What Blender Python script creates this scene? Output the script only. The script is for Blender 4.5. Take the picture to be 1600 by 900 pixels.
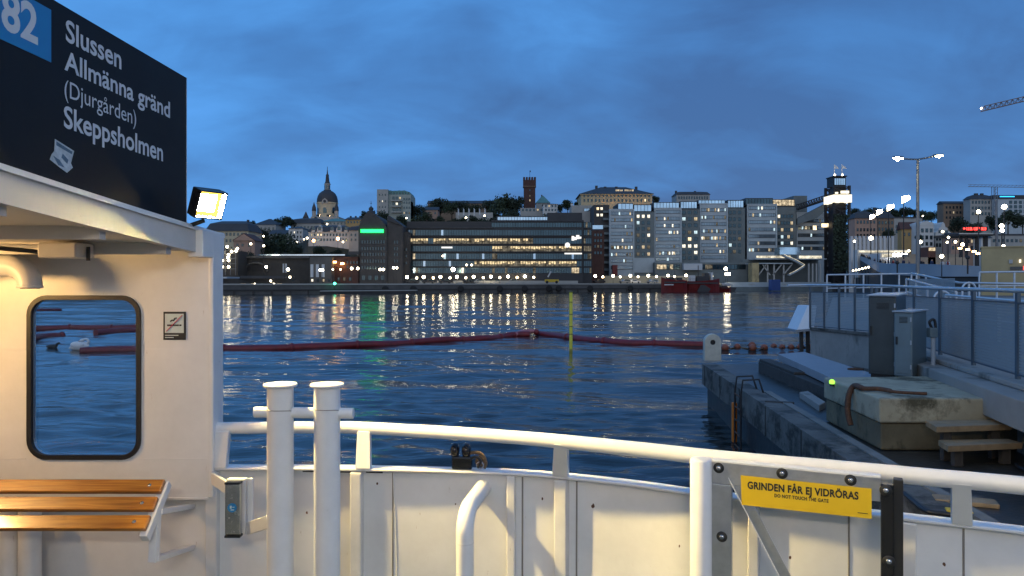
import bpy, math, random
import numpy as np
from mathutils import Vector, Matrix, noise
from mathutils.geometry import tessellate_polygon

for o in list(bpy.data.objects):
    bpy.data.objects.remove(o, do_unlink=True)
random.seed(7)
SC = bpy.context.scene
COL = SC.collection
R = math.radians

# ------------------------------------------------------------------ camera
F, CX, HY, EYE = 1150.0, 800.0, 441.0, 3.3          # focal length and horizon in photo pixels, eye height over the water
cd = bpy.data.cameras.new('camera')
cam = bpy.data.objects.new('camera', cd)
COL.objects.link(cam)
cam.location = (0, 0, EYE)
cam.rotation_euler = (R(90), 0, 0)
cd.sensor_width = 36.0
cd.lens = F / 1600 * 36.0
cd.shift_y = -(450 - HY) / 1600
cd.clip_start = 0.05
cd.clip_end = 9000
SC.camera = cam

# ------------------------------------------------------------------ sky, sun, exposure
SUN_EL, SUN_ROT = R(4), R(200)
w = bpy.data.worlds.new('World')
SC.world = w
w.use_nodes = True
nt = w.node_tree
nt.nodes.clear()
def N(nt, t, **kw):
    n = nt.nodes.new(t)
    for k, v in kw.items():
        setattr(n, k, v)
    return n
out = N(nt, 'ShaderNodeOutputWorld')
sky = N(nt, 'ShaderNodeTexSky', sky_type='NISHITA', sun_disc=False, sun_elevation=SUN_EL, sun_rotation=SUN_ROT)
bg1 = N(nt, 'ShaderNodeBackground'); bg1.inputs[1].default_value = 0.012
bg2 = N(nt, 'ShaderNodeBackground'); bg2.inputs[1].default_value = 1.16
add = N(nt, 'ShaderNodeAddShader')
nt.links.new(sky.outputs[0], bg1.inputs[0])
tc = N(nt, 'ShaderNodeTexCoord')
sep = N(nt, 'ShaderNodeSeparateXYZ')
nt.links.new(tc.outputs['Generated'], sep.inputs[0])
# flat cloud deck: direction / (z + c) gives the layer seen in perspective
zc = N(nt, 'ShaderNodeMath', operation='ADD'); zc.inputs[1].default_value = 0.42
zm = N(nt, 'ShaderNodeMath', operation='MAXIMUM'); zm.inputs[1].default_value = 0.0
nt.links.new(sep.outputs[2], zm.inputs[0]); nt.links.new(zm.outputs[0], zc.inputs[0])
dv = N(nt, 'ShaderNodeVectorMath', operation='DIVIDE')
cb = N(nt, 'ShaderNodeCombineXYZ')
for i in range(3):
    nt.links.new(zc.outputs[0], cb.inputs[i])
nt.links.new(tc.outputs['Generated'], dv.inputs[0]); nt.links.new(cb.outputs[0], dv.inputs[1])
n1 = N(nt, 'ShaderNodeTexNoise'); n1.inputs['Scale'].default_value = 1.5; n1.inputs['Detail'].default_value = 7; n1.inputs['Roughness'].default_value = 0.5; n1.inputs['Distortion'].default_value = 0.35
mp = N(nt, 'ShaderNodeMapping'); mp.inputs['Location'].default_value = (3.1, 0.9, 0.0); mp.inputs['Scale'].default_value = (0.8, 1.15, 1)
nt.links.new(dv.outputs[0], mp.inputs[0]); nt.links.new(mp.outputs[0], n1.inputs['Vector'])
# brighter in the west (towards -X), as the last light of the evening lies there
gx = N(nt, 'ShaderNodeMapRange'); gx.inputs['From Min'].default_value = -0.55; gx.inputs['From Max'].default_value = 0.15
gx.inputs['To Min'].default_value = 0.19; gx.inputs['To Max'].default_value = 0.0
nt.links.new(sep.outputs[0], gx.inputs[0])
gz = N(nt, 'ShaderNodeMapRange'); gz.inputs['From Min'].default_value = 0.0; gz.inputs['From Max'].default_value = 0.17
gz.inputs['To Min'].default_value = 0.04; gz.inputs['To Max'].default_value = 0.0
nt.links.new(sep.outputs[2], gz.inputs[0])
a1 = N(nt, 'ShaderNodeMath', operation='ADD'); a2 = N(nt, 'ShaderNodeMath', operation='ADD')
n2 = N(nt, 'ShaderNodeTexNoise'); n2.inputs['Scale'].default_value = 4.2; n2.inputs['Detail'].default_value = 6; n2.inputs['Roughness'].default_value = 0.55; n2.inputs['Distortion'].default_value = 0.6
nt.links.new(mp.outputs[0], n2.inputs['Vector'])
nm_ = N(nt, 'ShaderNodeMapRange'); nm_.inputs['To Min'].default_value = -0.16; nm_.inputs['To Max'].default_value = 0.16
nt.links.new(n2.outputs[0], nm_.inputs[0])
n12 = N(nt, 'ShaderNodeMath', operation='ADD'); nt.links.new(n1.outputs[0], n12.inputs[0]); nt.links.new(nm_.outputs[0], n12.inputs[1])
nt.links.new(n12.outputs[0], a1.inputs[0]); nt.links.new(gx.outputs[0], a1.inputs[1])
nt.links.new(a1.outputs[0], a2.inputs[0]); nt.links.new(gz.outputs[0], a2.inputs[1])
cr = N(nt, 'ShaderNodeValToRGB')
e = cr.color_ramp.elements
e[0].position = 0.34; e[0].color = (0.036, 0.115, 0.315, 1)
e[1].position = 0.86; e[1].color = (0.095, 0.35, 0.86, 1)
m_ = cr.color_ramp.elements.new(0.5); m_.color = (0.050, 0.188, 0.49, 1)
m_ = cr.color_ramp.elements.new(0.62); m_.color = (0.068, 0.265, 0.66, 1)
nt.links.new(a2.outputs[0], cr.inputs[0])
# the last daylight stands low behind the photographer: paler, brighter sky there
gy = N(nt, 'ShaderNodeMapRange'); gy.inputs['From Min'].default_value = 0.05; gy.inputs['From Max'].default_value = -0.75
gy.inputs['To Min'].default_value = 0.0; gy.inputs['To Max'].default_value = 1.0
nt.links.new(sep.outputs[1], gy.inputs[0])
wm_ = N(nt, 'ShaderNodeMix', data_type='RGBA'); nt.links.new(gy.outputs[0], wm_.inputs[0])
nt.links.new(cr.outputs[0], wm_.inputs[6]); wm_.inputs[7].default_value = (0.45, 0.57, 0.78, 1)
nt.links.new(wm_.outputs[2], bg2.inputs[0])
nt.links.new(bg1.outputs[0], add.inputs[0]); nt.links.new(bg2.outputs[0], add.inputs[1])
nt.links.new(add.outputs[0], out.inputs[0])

sl = bpy.data.lights.new('sun', 'SUN'); sl.energy = 0.03; sl.angle = R(40); sl.color = (1.0, 0.93, 0.86)
so = bpy.data.objects.new('sun', sl); COL.objects.link(so)
so.rotation_euler = (R(90) - SUN_EL, 0, R(180) - SUN_ROT)

vs = SC.view_settings
SC.display_settings.display_device = 'sRGB'
vs.view_transform = 'Standard'; vs.look = 'None'; vs.exposure = 0.0; vs.gamma = 1.0; vs.use_curve_mapping = False
cy = SC.cycles
cy.use_denoising = True
cy.max_bounces = 8; cy.diffuse_bounces = 3; cy.glossy_bounces = 4; cy.transparent_max_bounces = 16; cy.transmission_bounces = 4
cy.sample_clamp_indirect = 6.0
cy.sample_clamp_direct = 0.0
cy.caustics_reflective = False; cy.caustics_refractive = False
cy.use_light_tree = True

# ------------------------------------------------------------------ pixel helpers (photo pixel + a real distance -> a point in the place)
def P(x, y, d):
    return Vector(((x - CX) * d / F, d, EYE + (HY - y) * d / F))
def PX(x, d): return (x - CX) * d / F
def PZ(y, d): return EYE + (HY - y) * d / F
def ray_z(x, y, z):                         # where the sight line meets the level z
    d = (z - EYE) * F / (HY - y)
    return P(x, y, d)
def ray_plane(x, y, p, n):
    r = Vector(((x - CX) / F, 1, (HY - y) / F)); o = Vector((0, 0, EYE))
    return o + r * ((p - o).dot(n) / r.dot(n))

# ------------------------------------------------------------------ materials
M = {}
def mat(name, color=(.5, .5, .5), rough=.6, metal=0.0, var=0.0, vscale=3.0, bump=0.0, bscale=20.0, spec=0.5, emit=None, estr=0.0, coat=0.0, stain=None):
    """principled material; var = colour variation by noise, stain = (colour, scale, threshold, stretch)"""
    m = bpy.data.materials.new(name); m.use_nodes = True
    t = m.node_tree; b = t.nodes['Principled BSDF']
    b.inputs['Base Color'].default_value = (*color, 1)
    b.inputs['Roughness'].default_value = rough
    b.inputs['Metallic'].default_value = metal
    b.inputs['Specular IOR Level'].default_value = spec
    b.inputs['Coat Weight'].default_value = coat
    src = None
    if var or bump or stain:
        c = N(t, 'ShaderNodeTexCoord')
    if var:
        n = N(t, 'ShaderNodeTexNoise'); n.inputs['Scale'].default_value = vscale; n.inputs['Detail'].default_value = 6; n.inputs['Roughness'].default_value = .65
        t.links.new(c.outputs['Object'], n.inputs['Vector'])
        mr = N(t, 'ShaderNodeMapRange'); mr.inputs['From Min'].default_value = .3; mr.inputs['From Max'].default_value = .7
        mr.inputs['To Min'].default_value = 1 - var; mr.inputs['To Max'].default_value = 1 + var
        t.links.new(n.outputs[0], mr.inputs[0])
        mx = N(t, 'ShaderNodeMix', data_type='RGBA', blend_type='MULTIPLY'); mx.inputs[0].default_value = 1
        mx.inputs[6].default_value = (*color, 1)
        t.links.new(mr.outputs[0], mx.inputs[7])
        src = mx.outputs[2]
        rr = N(t, 'ShaderNodeMapRange'); rr.inputs['To Min'].default_value = max(.02, rough - .12); rr.inputs['To Max'].default_value = min(1, rough + .12)
        t.links.new(n.outputs[0], rr.inputs[0]); t.links.new(rr.outputs[0], b.inputs['Roughness'])
    if stain:
        sc, ss, th, st = stain
        mpp = N(t, 'ShaderNodeMapping'); mpp.inputs['Scale'].default_value = st
        t.links.new(c.outputs['Object'], mpp.inputs[0])
        n = N(t, 'ShaderNodeTexNoise'); n.inputs['Scale'].default_value = ss; n.inputs['Detail'].default_value = 8; n.inputs['Roughness'].default_value = .7
        t.links.new(mpp.outputs[0], n.inputs['Vector'])
        mr = N(t, 'ShaderNodeMapRange'); mr.inputs['From Min'].default_value = th; mr.inputs['From Max'].default_value = th + .12
        t.links.new(n.outputs[0], mr.inputs[0])
        mx = N(t, 'ShaderNodeMix', data_type='RGBA')
        t.links.new(mr.outputs[0], mx.inputs[0])
        if src: t.links.new(src, mx.inputs[6])
        else: mx.inputs[6].default_value = (*color, 1)
        mx.inputs[7].default_value = (*sc, 1)
        src = mx.outputs[2]
    if src: t.links.new(src, b.inputs['Base Color'])
    if bump:
        n = N(t, 'ShaderNodeTexNoise'); n.inputs['Scale'].default_value = bscale; n.inputs['Detail'].default_value = 6
        t.links.new(c.outputs['Object'], n.inputs['Vector'])
        bp = N(t, 'ShaderNodeBump'); bp.inputs['Strength'].default_value = bump; bp.inputs['Distance'].default_value = .02
        t.links.new(n.outputs[0], bp.inputs['Height']); t.links.new(bp.outputs[0], b.inputs['Normal'])
    if emit:
        b.inputs['Emission Color'].default_value = (*emit, 1); b.inputs['Emission Strength'].default_value = estr
    M[name] = m
    return m

def emis(name, color, strength, patchy=0.0, pscale=1.0):
    m = bpy.data.materials.new(name); m.use_nodes = True
    t = m.node_tree; t.nodes.clear()
    o = N(t, 'ShaderNodeOutputMaterial'); em = N(t, 'ShaderNodeEmission')
    em.inputs[0].default_value = (*color, 1); em.inputs[1].default_value = strength
    if patchy:                              # furniture, blinds and people behind a lit pane
        c = N(t, 'ShaderNodeTexCoord'); n = N(t, 'ShaderNodeTexNoise'); n.inputs['Scale'].default_value = pscale; n.inputs['Detail'].default_value = 4; n.inputs['Roughness'].default_value = .7
        t.links.new(c.outputs['Object'], n.inputs['Vector'])
        mr = N(t, 'ShaderNodeMapRange'); mr.inputs['From Min'].default_value = .38; mr.inputs['From Max'].default_value = .66
        mr.inputs['To Min'].default_value = strength * (1 - patchy); mr.inputs['To Max'].default_value = strength * 1.6
        t.links.new(n.outputs[0], mr.inputs[0]); t.links.new(mr.outputs[0], em.inputs[1])
    t.links.new(em.outputs[0], o.inputs[0])
    M[name] = m
    return m

# ------------------------------------------------------------------ mesh builder
class MB:
    def __init__(s): s.v = []; s.f = []; s.m = []; s.sm = []
    def add(s, vs, fs, mi=0, smooth=False):
        o = len(s.v); s.v += [tuple(a) for a in vs]
        for f in fs:
            s.f.append(tuple(i + o for i in f)); s.m.append(mi); s.sm.append(smooth)
        return s
    def box(s, x0, x1, y0, y1, z0, z1, mi=0):
        v = [(x, y, z) for z in (z0, z1) for y in (y0, y1) for x in (x0, x1)]
        return s.add(v, [(0, 2, 3, 1), (4, 5, 7, 6), (0, 1, 5, 4), (2, 6, 7, 3), (0, 4, 6, 2), (1, 3, 7, 5)], mi)
    def obox(s, p, ax, ay, az, mi=0):       # box from a corner and three edge vectors
        p, ax, ay, az = Vector(p), Vector(ax), Vector(ay), Vector(az)
        v = [p + ax * i + ay * j + az * k for k in (0, 1) for j in (0, 1) for i in (0, 1)]
        fs = [(0, 2, 3, 1), (4, 5, 7, 6), (0, 1, 5, 4), (2, 6, 7, 3), (0, 4, 6, 2), (1, 3, 7, 5)]
        if ax.cross(ay).dot(az) < 0: fs = [f[::-1] for f in fs]
        return s.add(v, fs, mi)
    def bar(s, a, b, w, h, mi=0, up=(0, 0, 1)):   # rectangular bar a->b, w wide, h high, centred
        a, b = Vector(a), Vector(b); d = (b - a)
        u = Vector(up); sd = d.cross(u)
        if sd.length < 1e-6: sd = d.cross(Vector((0, 1, 0)))
        sd.normalize(); u = sd.cross(d).normalized()
        return s.obox(a - sd * w / 2 - u * h / 2, d, sd * w, u * h, mi)
    def tube(s, pts, r, n=10, mi=0, caps=True, smooth=True):
        pts = [Vector(p) for p in pts]; k = len(pts)
        rs = r if isinstance(r, (list, tuple)) else [r] * k
        vs, fs = [], []
        pu = None
        for i, p in enumerate(pts):
            t = (pts[min(i + 1, k - 1)] - pts[max(i - 1, 0)]).normalized()
            if pu is None:
                pu = t.orthogonal().normalized()
            u = (pu - t * pu.dot(t))
            u = u.normalized() if u.length > 1e-6 else t.orthogonal().normalized()
            pu = u; v = t.cross(u)
            for j in range(n):
                a = 2 * math.pi * j / n
                vs.append(p + (u * math.cos(a) + v * math.sin(a)) * rs[i])
        for i in range(k - 1):
            for j in range(n):
                a, b = i * n + j, i * n + (j + 1) % n
                fs.append((a, b, b + n, a + n))
        s.add(vs, fs, mi, smooth)
        if caps:
            s.add(vs[:n], [tuple(range(n))[::-1]], mi); s.add(vs[-n:], [tuple(range(n))], mi)
        return s
    def lathe(s, c, prof, n=16, mi=0, axis=(0, 0, 1), smooth=True):   # prof: (r, h) pairs along axis
        c = Vector(c); ax = Vector(axis).normalized(); u = ax.orthogonal().normalized(); v = ax.cross(u)
        if ax.z > .99: u, v = Vector((1, 0, 0)), Vector((0, 1, 0))
        vs, fs = [], []
        for r, h in prof:
            for j in range(n):
                a = 2 * math.pi * j / n
                vs.append(c + ax * h + (u * math.cos(a) + v * math.sin(a)) * r)
        for i in range(len(prof) - 1):
            for j in range(n):
                a, b = i * n + j, i * n + (j + 1) % n
                fs.append((a, b, b + n, a + n))
        s.add(vs, fs, mi, smooth)
        s.add(vs[:n], [tuple(range(n))[::-1]], mi); s.add(vs[-n:], [tuple(range(n))], mi)
        return s
    def ball(s, c, r, n=10, mi=0, sq=(1, 1, 1)):
        c = Vector(c); k = max(4, n // 2); vs, fs = [], []
        for i in range(1, k):
            ph = math.pi * i / k
            for j in range(n):
                a = 2 * math.pi * j / n
                vs.append(c + Vector((r * sq[0] * math.sin(ph) * math.cos(a), r * sq[1] * math.sin(ph) * math.sin(a), -r * sq[2] * math.cos(ph))))
        b = len(vs); vs += [c - Vector((0, 0, r * sq[2])), c + Vector((0, 0, r * sq[2]))]
        for i in range(k - 2):
            for j in range(n):
                p, q = i * n + j, i * n + (j + 1) % n
                fs.append((p, q, q + n, p + n))
        for j in range(n):
            fs.append((b, (j + 1) % n, j)); o = (k - 2) * n; fs.append((b + 1, o + j, o + (j + 1) % n))
        return s.add(vs, fs, mi, True)
    def prism(s, poly, vec, mi=0, holes=()):      # polygon in space extruded by vec
        vec = Vector(vec); loops = [[Vector(p) for p in poly]] + [[Vector(p) for p in h] for h in holes]
        flat = [p for l in loops for p in l]; n = len(flat)
        tris = tessellate_polygon(loops)
        nrm = Vector((0, 0, 0)); l0 = loops[0]
        for i in range(len(l0)):
            nrm += l0[i].cross(l0[(i + 1) % len(l0)])
        sgn = nrm.dot(vec)
        fs = []
        for t in tris:
            tn = (flat[t[1]] - flat[t[0]]).cross(flat[t[2]] - flat[t[0]])
            if tn.dot(vec) > 0: t = t[::-1]
            fs.append(tuple(t)); fs.append(tuple(i + n for i in t[::-1]))
        o = 0
        for li, l in enumerate(loops):
            k = len(l)
            ln = Vector((0, 0, 0))
            for i in range(k): ln += l[i].cross(l[(i + 1) % k])
            flip = (ln.dot(vec) < 0) ^ (li > 0)
            for i in range(k):
                a, b = o + i, o + (i + 1) % k
                fs.append((b, a, a + n, b + n) if flip else (a, b, b + n, a + n))
            o += k
        return s.add(flat + [p + vec for p in flat], fs, mi)
    def mesh(s, name, mats, org=(0, 0, 0)):
        me = bpy.data.meshes.new(name)
        o = Vector(org)
        me.from_pydata([tuple(Vector(p) - o) for p in s.v], [], s.f)
        for m in (mats if isinstance(mats, (list, tuple)) else [mats]):
            me.materials.append(M[m] if isinstance(m, str) else m)
        me.polygons.foreach_set('material_index', s.m)
        me.polygons.foreach_set('use_smooth', s.sm)
        me.update()
        return me
    def build(s, name, mats, parent=None, org=None, bevel=0.0):
        if org is None:
            org = root_loc(parent) if parent else (0, 0, 0)
        ob = bpy.data.objects.new(name, s.mesh(name, mats, org))
        COL.objects.link(ob)
        if parent: ob.parent = parent
        elif org is not None: ob.location = org
        if bevel:
            b = ob.modifiers.new('bevel', 'BEVEL'); b.width = bevel; b.segments = 2; b.limit_method = 'ANGLE'; b.angle_limit = R(35)
        return ob

def root_loc(o):
    while o.parent: o = o.parent
    return o.location.copy()
def tag(o, label, cat, group=None):
    o['label'] = label; o['category'] = cat
    if group: o['group'] = group
    return o
def thing(name, label, cat, loc=(0, 0, 0), rz=0.0, group=None):
    o = bpy.data.objects.new(name, None); COL.objects.link(o)
    o.empty_display_size = .2
    o.location = loc; o.rotation_euler = (0, 0, rz)
    return tag(o, label, cat, group)
def struct(name, mb, mats, bevel=0):
    o = mb.build(name, mats, bevel=bevel); o['kind'] = 'structure'; return o
def copy_tree(o, parent=None):
    c = o.copy(); COL.objects.link(c); c.parent = parent
    if parent: c.matrix_parent_inverse = o.matrix_parent_inverse
    for ch in o.children: copy_tree(ch, c)
    return c
def put(mesh, name, parent, loc=(0, 0, 0), scale=None):    # one more object on shared mesh data
    ob = bpy.data.objects.new(name, mesh); COL.objects.link(ob); ob.parent = parent; ob.location = loc
    if scale: ob.scale = scale
    return ob
def arc(c, r, a0, a1, n, u, v):
    c, u, v = Vector(c), Vector(u), Vector(v)
    return [c + u * (r * math.cos(a0 + (a1 - a0) * i / n)) + v * (r * math.sin(a0 + (a1 - a0) * i / n)) for i in range(n + 1)]

# lettering: text laid on a plane, made into a thin mesh
def text_mesh(body, bold=0.0, size=1.0, spacing=1.0):
    cu = bpy.data.curves.new('lettering', 'FONT'); cu.body = body; cu.size = size; cu.offset = bold; cu.resolution_u = 4; cu.space_character = spacing
    ob = bpy.data.objects.new('lettering', cu); COL.objects.link(ob)
    dg = bpy.context.evaluated_depsgraph_get(); dg.update()
    me = bpy.data.meshes.new_from_object(ob.evaluated_get(dg))
    v = [p.co.copy() for p in me.vertices]; f = [tuple(p.vertices) for p in me.polygons]
    bpy.data.objects.remove(ob); bpy.data.curves.remove(cu); bpy.data.meshes.remove(me)
    return v, f
CAP = None
def lettering(body, org, uvec, width, cap, material, parent, nrm, bold=0.0, name='lettering', lift=.002, spacing=1.0):
    """width along uvec and cap height in metres; org is the baseline start"""
    global CAP
    if CAP is None:
        hv, _ = text_mesh('H'); CAP = max(p.y for p in hv) - min(p.y for p in hv)
    v, f = text_mesh(body, bold, spacing=spacing)
    x0 = min(p.x for p in v); x1 = max(p.x for p in v)
    org, u, nrm = Vector(org), Vector(uvec).normalized(), Vector(nrm).normalized()
    kx, ky = width / (x1 - x0), cap / CAP
    zz = Vector((0, 0, 1))
    mb = MB(); mb.add([org + u * ((p.x - x0) * kx) + zz * (p.y * ky) + nrm * lift for p in v], f)
    return mb.build(name, material, parent)
# ================================================================== materials of the ferry and the quay
PAINT = (.76, .755, .745)
mat('white_paint', PAINT, .36, var=.08, vscale=2.2, bump=.22, bscale=4.5, stain=((.30, .20, .12), 20, .665, (1, 1, .28)))
mat('white_tube_paint', (.78, .77, .75), .32, var=.04, vscale=9, bump=.05, bscale=30, stain=((.30, .22, .15), 22, .69, (1, 1, .4)))
mat('old_paint', (.70, .69, .67), .42, var=.10, vscale=4, bump=.22, bscale=9, stain=((.17, .10, .06), 18, .64, (1, 1, .4)))
mat('ceiling_paint', (.62, .59, .55), .5, var=.08, vscale=3, bump=.08, stain=((.22, .15, .10), 9, .66, (1, .25, 1)))
mat('deck_paint', (.16, .19, .17), .7, var=.15, vscale=6, bump=.3, bscale=80)
mat('rubber', (.012, .012, .013), .45, var=.2, vscale=20)
mat('black_gloss', (.010, .010, .012), .16, var=.2, vscale=10, bump=.05)
mat('sign_board', (.008, .008, .009), .55, spec=.25, var=.15, vscale=3)
mat('sign_blue', (.012, .19, .46), .4, var=.05)
mat('sign_white', (.66, .67, .68), .5)
mat('sticker_pale', (.50, .55, .56), .5, var=.25, vscale=40)
mat('sticker_ink', (.08, .14, .20), .5, var=.4, vscale=60)
mat('pale_print', (.60, .68, .66), .4)
mat('red_print', (.55, .02, .05), .4)
mat('dark_print', (.015, .015, .016), .45)
mat('sign_yellow', (.72, .47, .015), .35, var=.04, vscale=9)
mat('aluminium', (.52, .52, .52), .34, metal=.85, var=.12, vscale=14, bump=.04, bscale=40)
mat('steel', (.50, .50, .51), .24, metal=1, var=.08, vscale=40)
mat('galvanised', (.36, .38, .41), .45, metal=.75, var=.18, vscale=9)
mat('rusty_iron', (.10, .045, .022), .8, var=.4, vscale=18, bump=.4, bscale=40)
mat('rope_fibre', (.16, .10, .05), .9, var=.35, vscale=50, bump=.5, bscale=120)
mat('groove', (.22, .20, .18), .7)
emis('flood_face', (1.0, .74, .28), 7600)
emis('flood_glow', (1.0, .66, .10), 2.6)
emis('cabin_lamp_face', (1.0, .58, .20), 170)
emis('deck_fill_lamp_face', (1.0, .86, .70), 92)  # face of the unseen fill lamp added behind the camera

m = bpy.data.materials.new('varnished_wood'); m.use_nodes = True; M['varnished_wood'] = m
t = m.node_tree; b = t.nodes['Principled BSDF']
c = N(t, 'ShaderNodeTexCoord'); mp = N(t, 'ShaderNodeMapping'); mp.inputs['Scale'].default_value = (.9, 14, 14)
n = N(t, 'ShaderNodeTexNoise'); n.inputs['Scale'].default_value = 3.2; n.inputs['Detail'].default_value = 7; n.inputs['Distortion'].default_value = .6
cr = N(t, 'ShaderNodeValToRGB'); cr.color_ramp.elements[0].position = .32; cr.color_ramp.elements[0].color = (.24, .075, .010, 1)
cr.color_ramp.elements[1].position = .68; cr.color_ramp.elements[1].color = (.52, .22, .032, 1)
t.links.new(c.outputs['Object'], mp.inputs[0]); t.links.new(mp.outputs[0], n.inputs['Vector']); t.links.new(n.outputs[0], cr.inputs[0]); t.links.new(cr.outputs[0], b.inputs['Base Color'])
b.inputs['Roughness'].default_value = .28; b.inputs['Coat Weight'].default_value = .6; b.inputs['Coat Roughness'].default_value = .12

m = bpy.data.materials.new('window_glass'); m.use_nodes = True; M['window_glass'] = m
t = m.node_tree; t.nodes.clear()
o_ = N(t, 'ShaderNodeOutputMaterial'); tr = N(t, 'ShaderNodeBsdfTransparent'); tr.inputs[0].default_value = (.93, .95, .96, 1)
gl = N(t, 'ShaderNodeBsdfGlossy'); gl.inputs['Roughness'].default_value = .01
fr = N(t, 'ShaderNodeFresnel'); fr.inputs[0].default_value = 1.45; mx = N(t, 'ShaderNodeMixShader')
t.links.new(fr.outputs[0], mx.inputs[0]); t.links.new(tr.outputs[0], mx.inputs[1]); t.links.new(gl.outputs[0], mx.inputs[2]); t.links.new(mx.outputs[0], o_.inputs[0])

Zv = Vector((0, 0, 1))
DECK = EYE - 2.0
# ================================================================== the ferry itself
ferry = thing('ferry', 'white steel ferry deck with curved bulwark, handrail and roofed shelter at the stern', 'ferry', (0, 4.2, DECK))

# plan of the bulwark top (photo pixel column, row) at 1.2 m below the eye
def plan(pts, drop):
    return [ray_z(x, y, EYE - drop) for x, y in pts]
bul = [Vector((-5.2, 4.83, EYE - 1.2))] + plan([(335, 729), (470, 729), (560, 730), (700, 733), (800, 736.5), (880, 742), (1000, 755), (1090, 768), (1200, 780), (1300, 793), (1450, 810), (1600, 827)], 1.2)
e1, e2 = bul[-1], bul[-2]
bul += [e1 + (e1 - e2).normalized() * .6 + Vector((0, -.08, 0)), e1 + (e1 - e2).normalized() * 1.3 + Vector((0, -.25, 0))]
def catmull(p, sub=5):
    r = []
    for i in range(len(p) - 1):
        p0, p1, p2, p3 = p[max(i - 1, 0)], p[i], p[i + 1], p[min(i + 2, len(p) - 1)]
        for k in range(sub):
            s = k / sub
            r.append(.5 * ((2 * p1) + (p2 - p0) * s + (2 * p0 - 5 * p1 + 4 * p2 - p3) * s * s + (3 * p1 - p0 - 3 * p2 + p3) * s ** 3))
    return r + [p[-1]]
bulc = catmull(bul)
def tangent(path, i):
    a, b = path[max(i - 1, 0)], path[min(i + 1, len(path) - 1)]
    t = Vector((b.x - a.x, b.y - a.y, 0)); return t.normalized()
def inward(path, i):                        # towards the deck (camera side)
    t = tangent(path, i); return Vector((t.y, -t.x, 0))
def sweep(path, prof, mi=0, mb=None, smooth=False):   # prof: (inward offset, z offset) closed loop
    mb = mb or MB(); n = len(prof); vs = []; fs = []
    for i, p in enumerate(path):
        w_ = inward(path, i)
        for a, z in prof: vs.append(p + w_ * a + Zv * z)
    for i in range(len(path) - 1):
        for j in range(n):
            a, b = i * n + j, i * n + (j + 1) % n
            fs.append((a, b, b + n, a + n))
    mb.add(vs, fs, mi, smooth)
    return mb
hb = 1.2 - 2.0                                # deck level relative to the bulwark top
sweep(bulc, [(-.03, -.012), (.004, -.012), (.012, hb), (-.03, hb), (-.10, -2.6), (-.14, -2.6)]).build('bulwark', 'white_paint', ferry)
sweep(bulc, [(-.045, -.014), (.050, -.014), (.055, -.008), (.055, 0), (.05, .004), (-.045, .004)]).build('bulwark_cap', 'white_tube_paint', ferry)
# deck sheet
dk = MB(); poly = [(p.x, p.y) for p in bulc]
poly = [(x, y - .02) for x, y in poly] + [(bulc[-1].x, -3.2), (-5.2, -3.2)]
dk.prism([(x, y, DECK - .04) for x, y in poly], (0, 0, .04)); dk.build('deck', 'deck_paint', ferry)
# handrail
railp = [(338, 669), (470, 668), (560, 668.5), (700, 676), (800, 683), (880, 690), (1000, 702.5), (1095, 713), (1200, 723), (1300, 731.5), (1450, 745.5), (1600, 759)]
rail = plan(railp, .95); e1, e2 = rail[-1], rail[-2]
rail += [e1 + (e1 - e2).normalized() * .8 + Vector((0, -.08, 0))]
railc = catmull(rail, 6)
MB().tube(railc, [.039 + .0045 * min(1, max(0, (p.x + 1.9) / 2.6)) for p in railc], 16).build('handrail', 'white_tube_paint', ferry)
def near(path, px):                          # index of the path point seen at photo column px
    return min(range(len(path)), key=lambda i: abs(CX + path[i].x * F / path[i].y - px))
def at_px(path, px):
    f_ = lambda p: CX + p.x * F / p.y
    for a, b in zip(path, path[1:]):
        fa, fb = f_(a), f_(b)
        if fa <= px <= fb:
            return a.lerp(b, (px - fa) / (fb - fa + 1e-9))
    return path[near(path, px)]
# stanchions: tapered plates rising from the cap to the rail
for px, w0, w1 in ((350, .10, .075), (571, .083, .098), (879, .083, .10), (1185, .08, .095), (1500, .08, .09)):
    i = near(bulc, px); t_ = tangent(bulc, i); w_ = inward(bulc, i); b = at_px(bulc, px)
    top = at_px(railc, px)
    lo = b + Zv * .002 + w_ * .02; hi = top - Zv * .01
    mb = MB()
    th = .045
    mb.prism([lo - t_ * w1 / 2, lo + t_ * w1 / 2, hi + t_ * w0 / 2, hi - t_ * w0 / 2], w_ * th)
    mb.build('stanchion', 'white_tube_paint', ferry, bevel=.006)
# stiffening ribs on the inside of the bulwark
for px, wd, dp in ((571, .075, .07), (808, .055, .05), (883, .080, .075), (1185, .06, .06), (1425, .07, .06), (298, .08, .06)):
    i = near(bulc, px); t_ = tangent(bulc, i); w_ = inward(bulc, i); b = bulc[i] - Zv * .018
    lo = Zv * (hb + .018)
    mb = MB()
    a = b - t_ * wd / 2 - w_ * .03
    mb.obox(a, t_ * wd, w_ * (dp + .03), lo)
    mb.build('rib', 'old_paint', ferry, bevel=.008)
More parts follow.
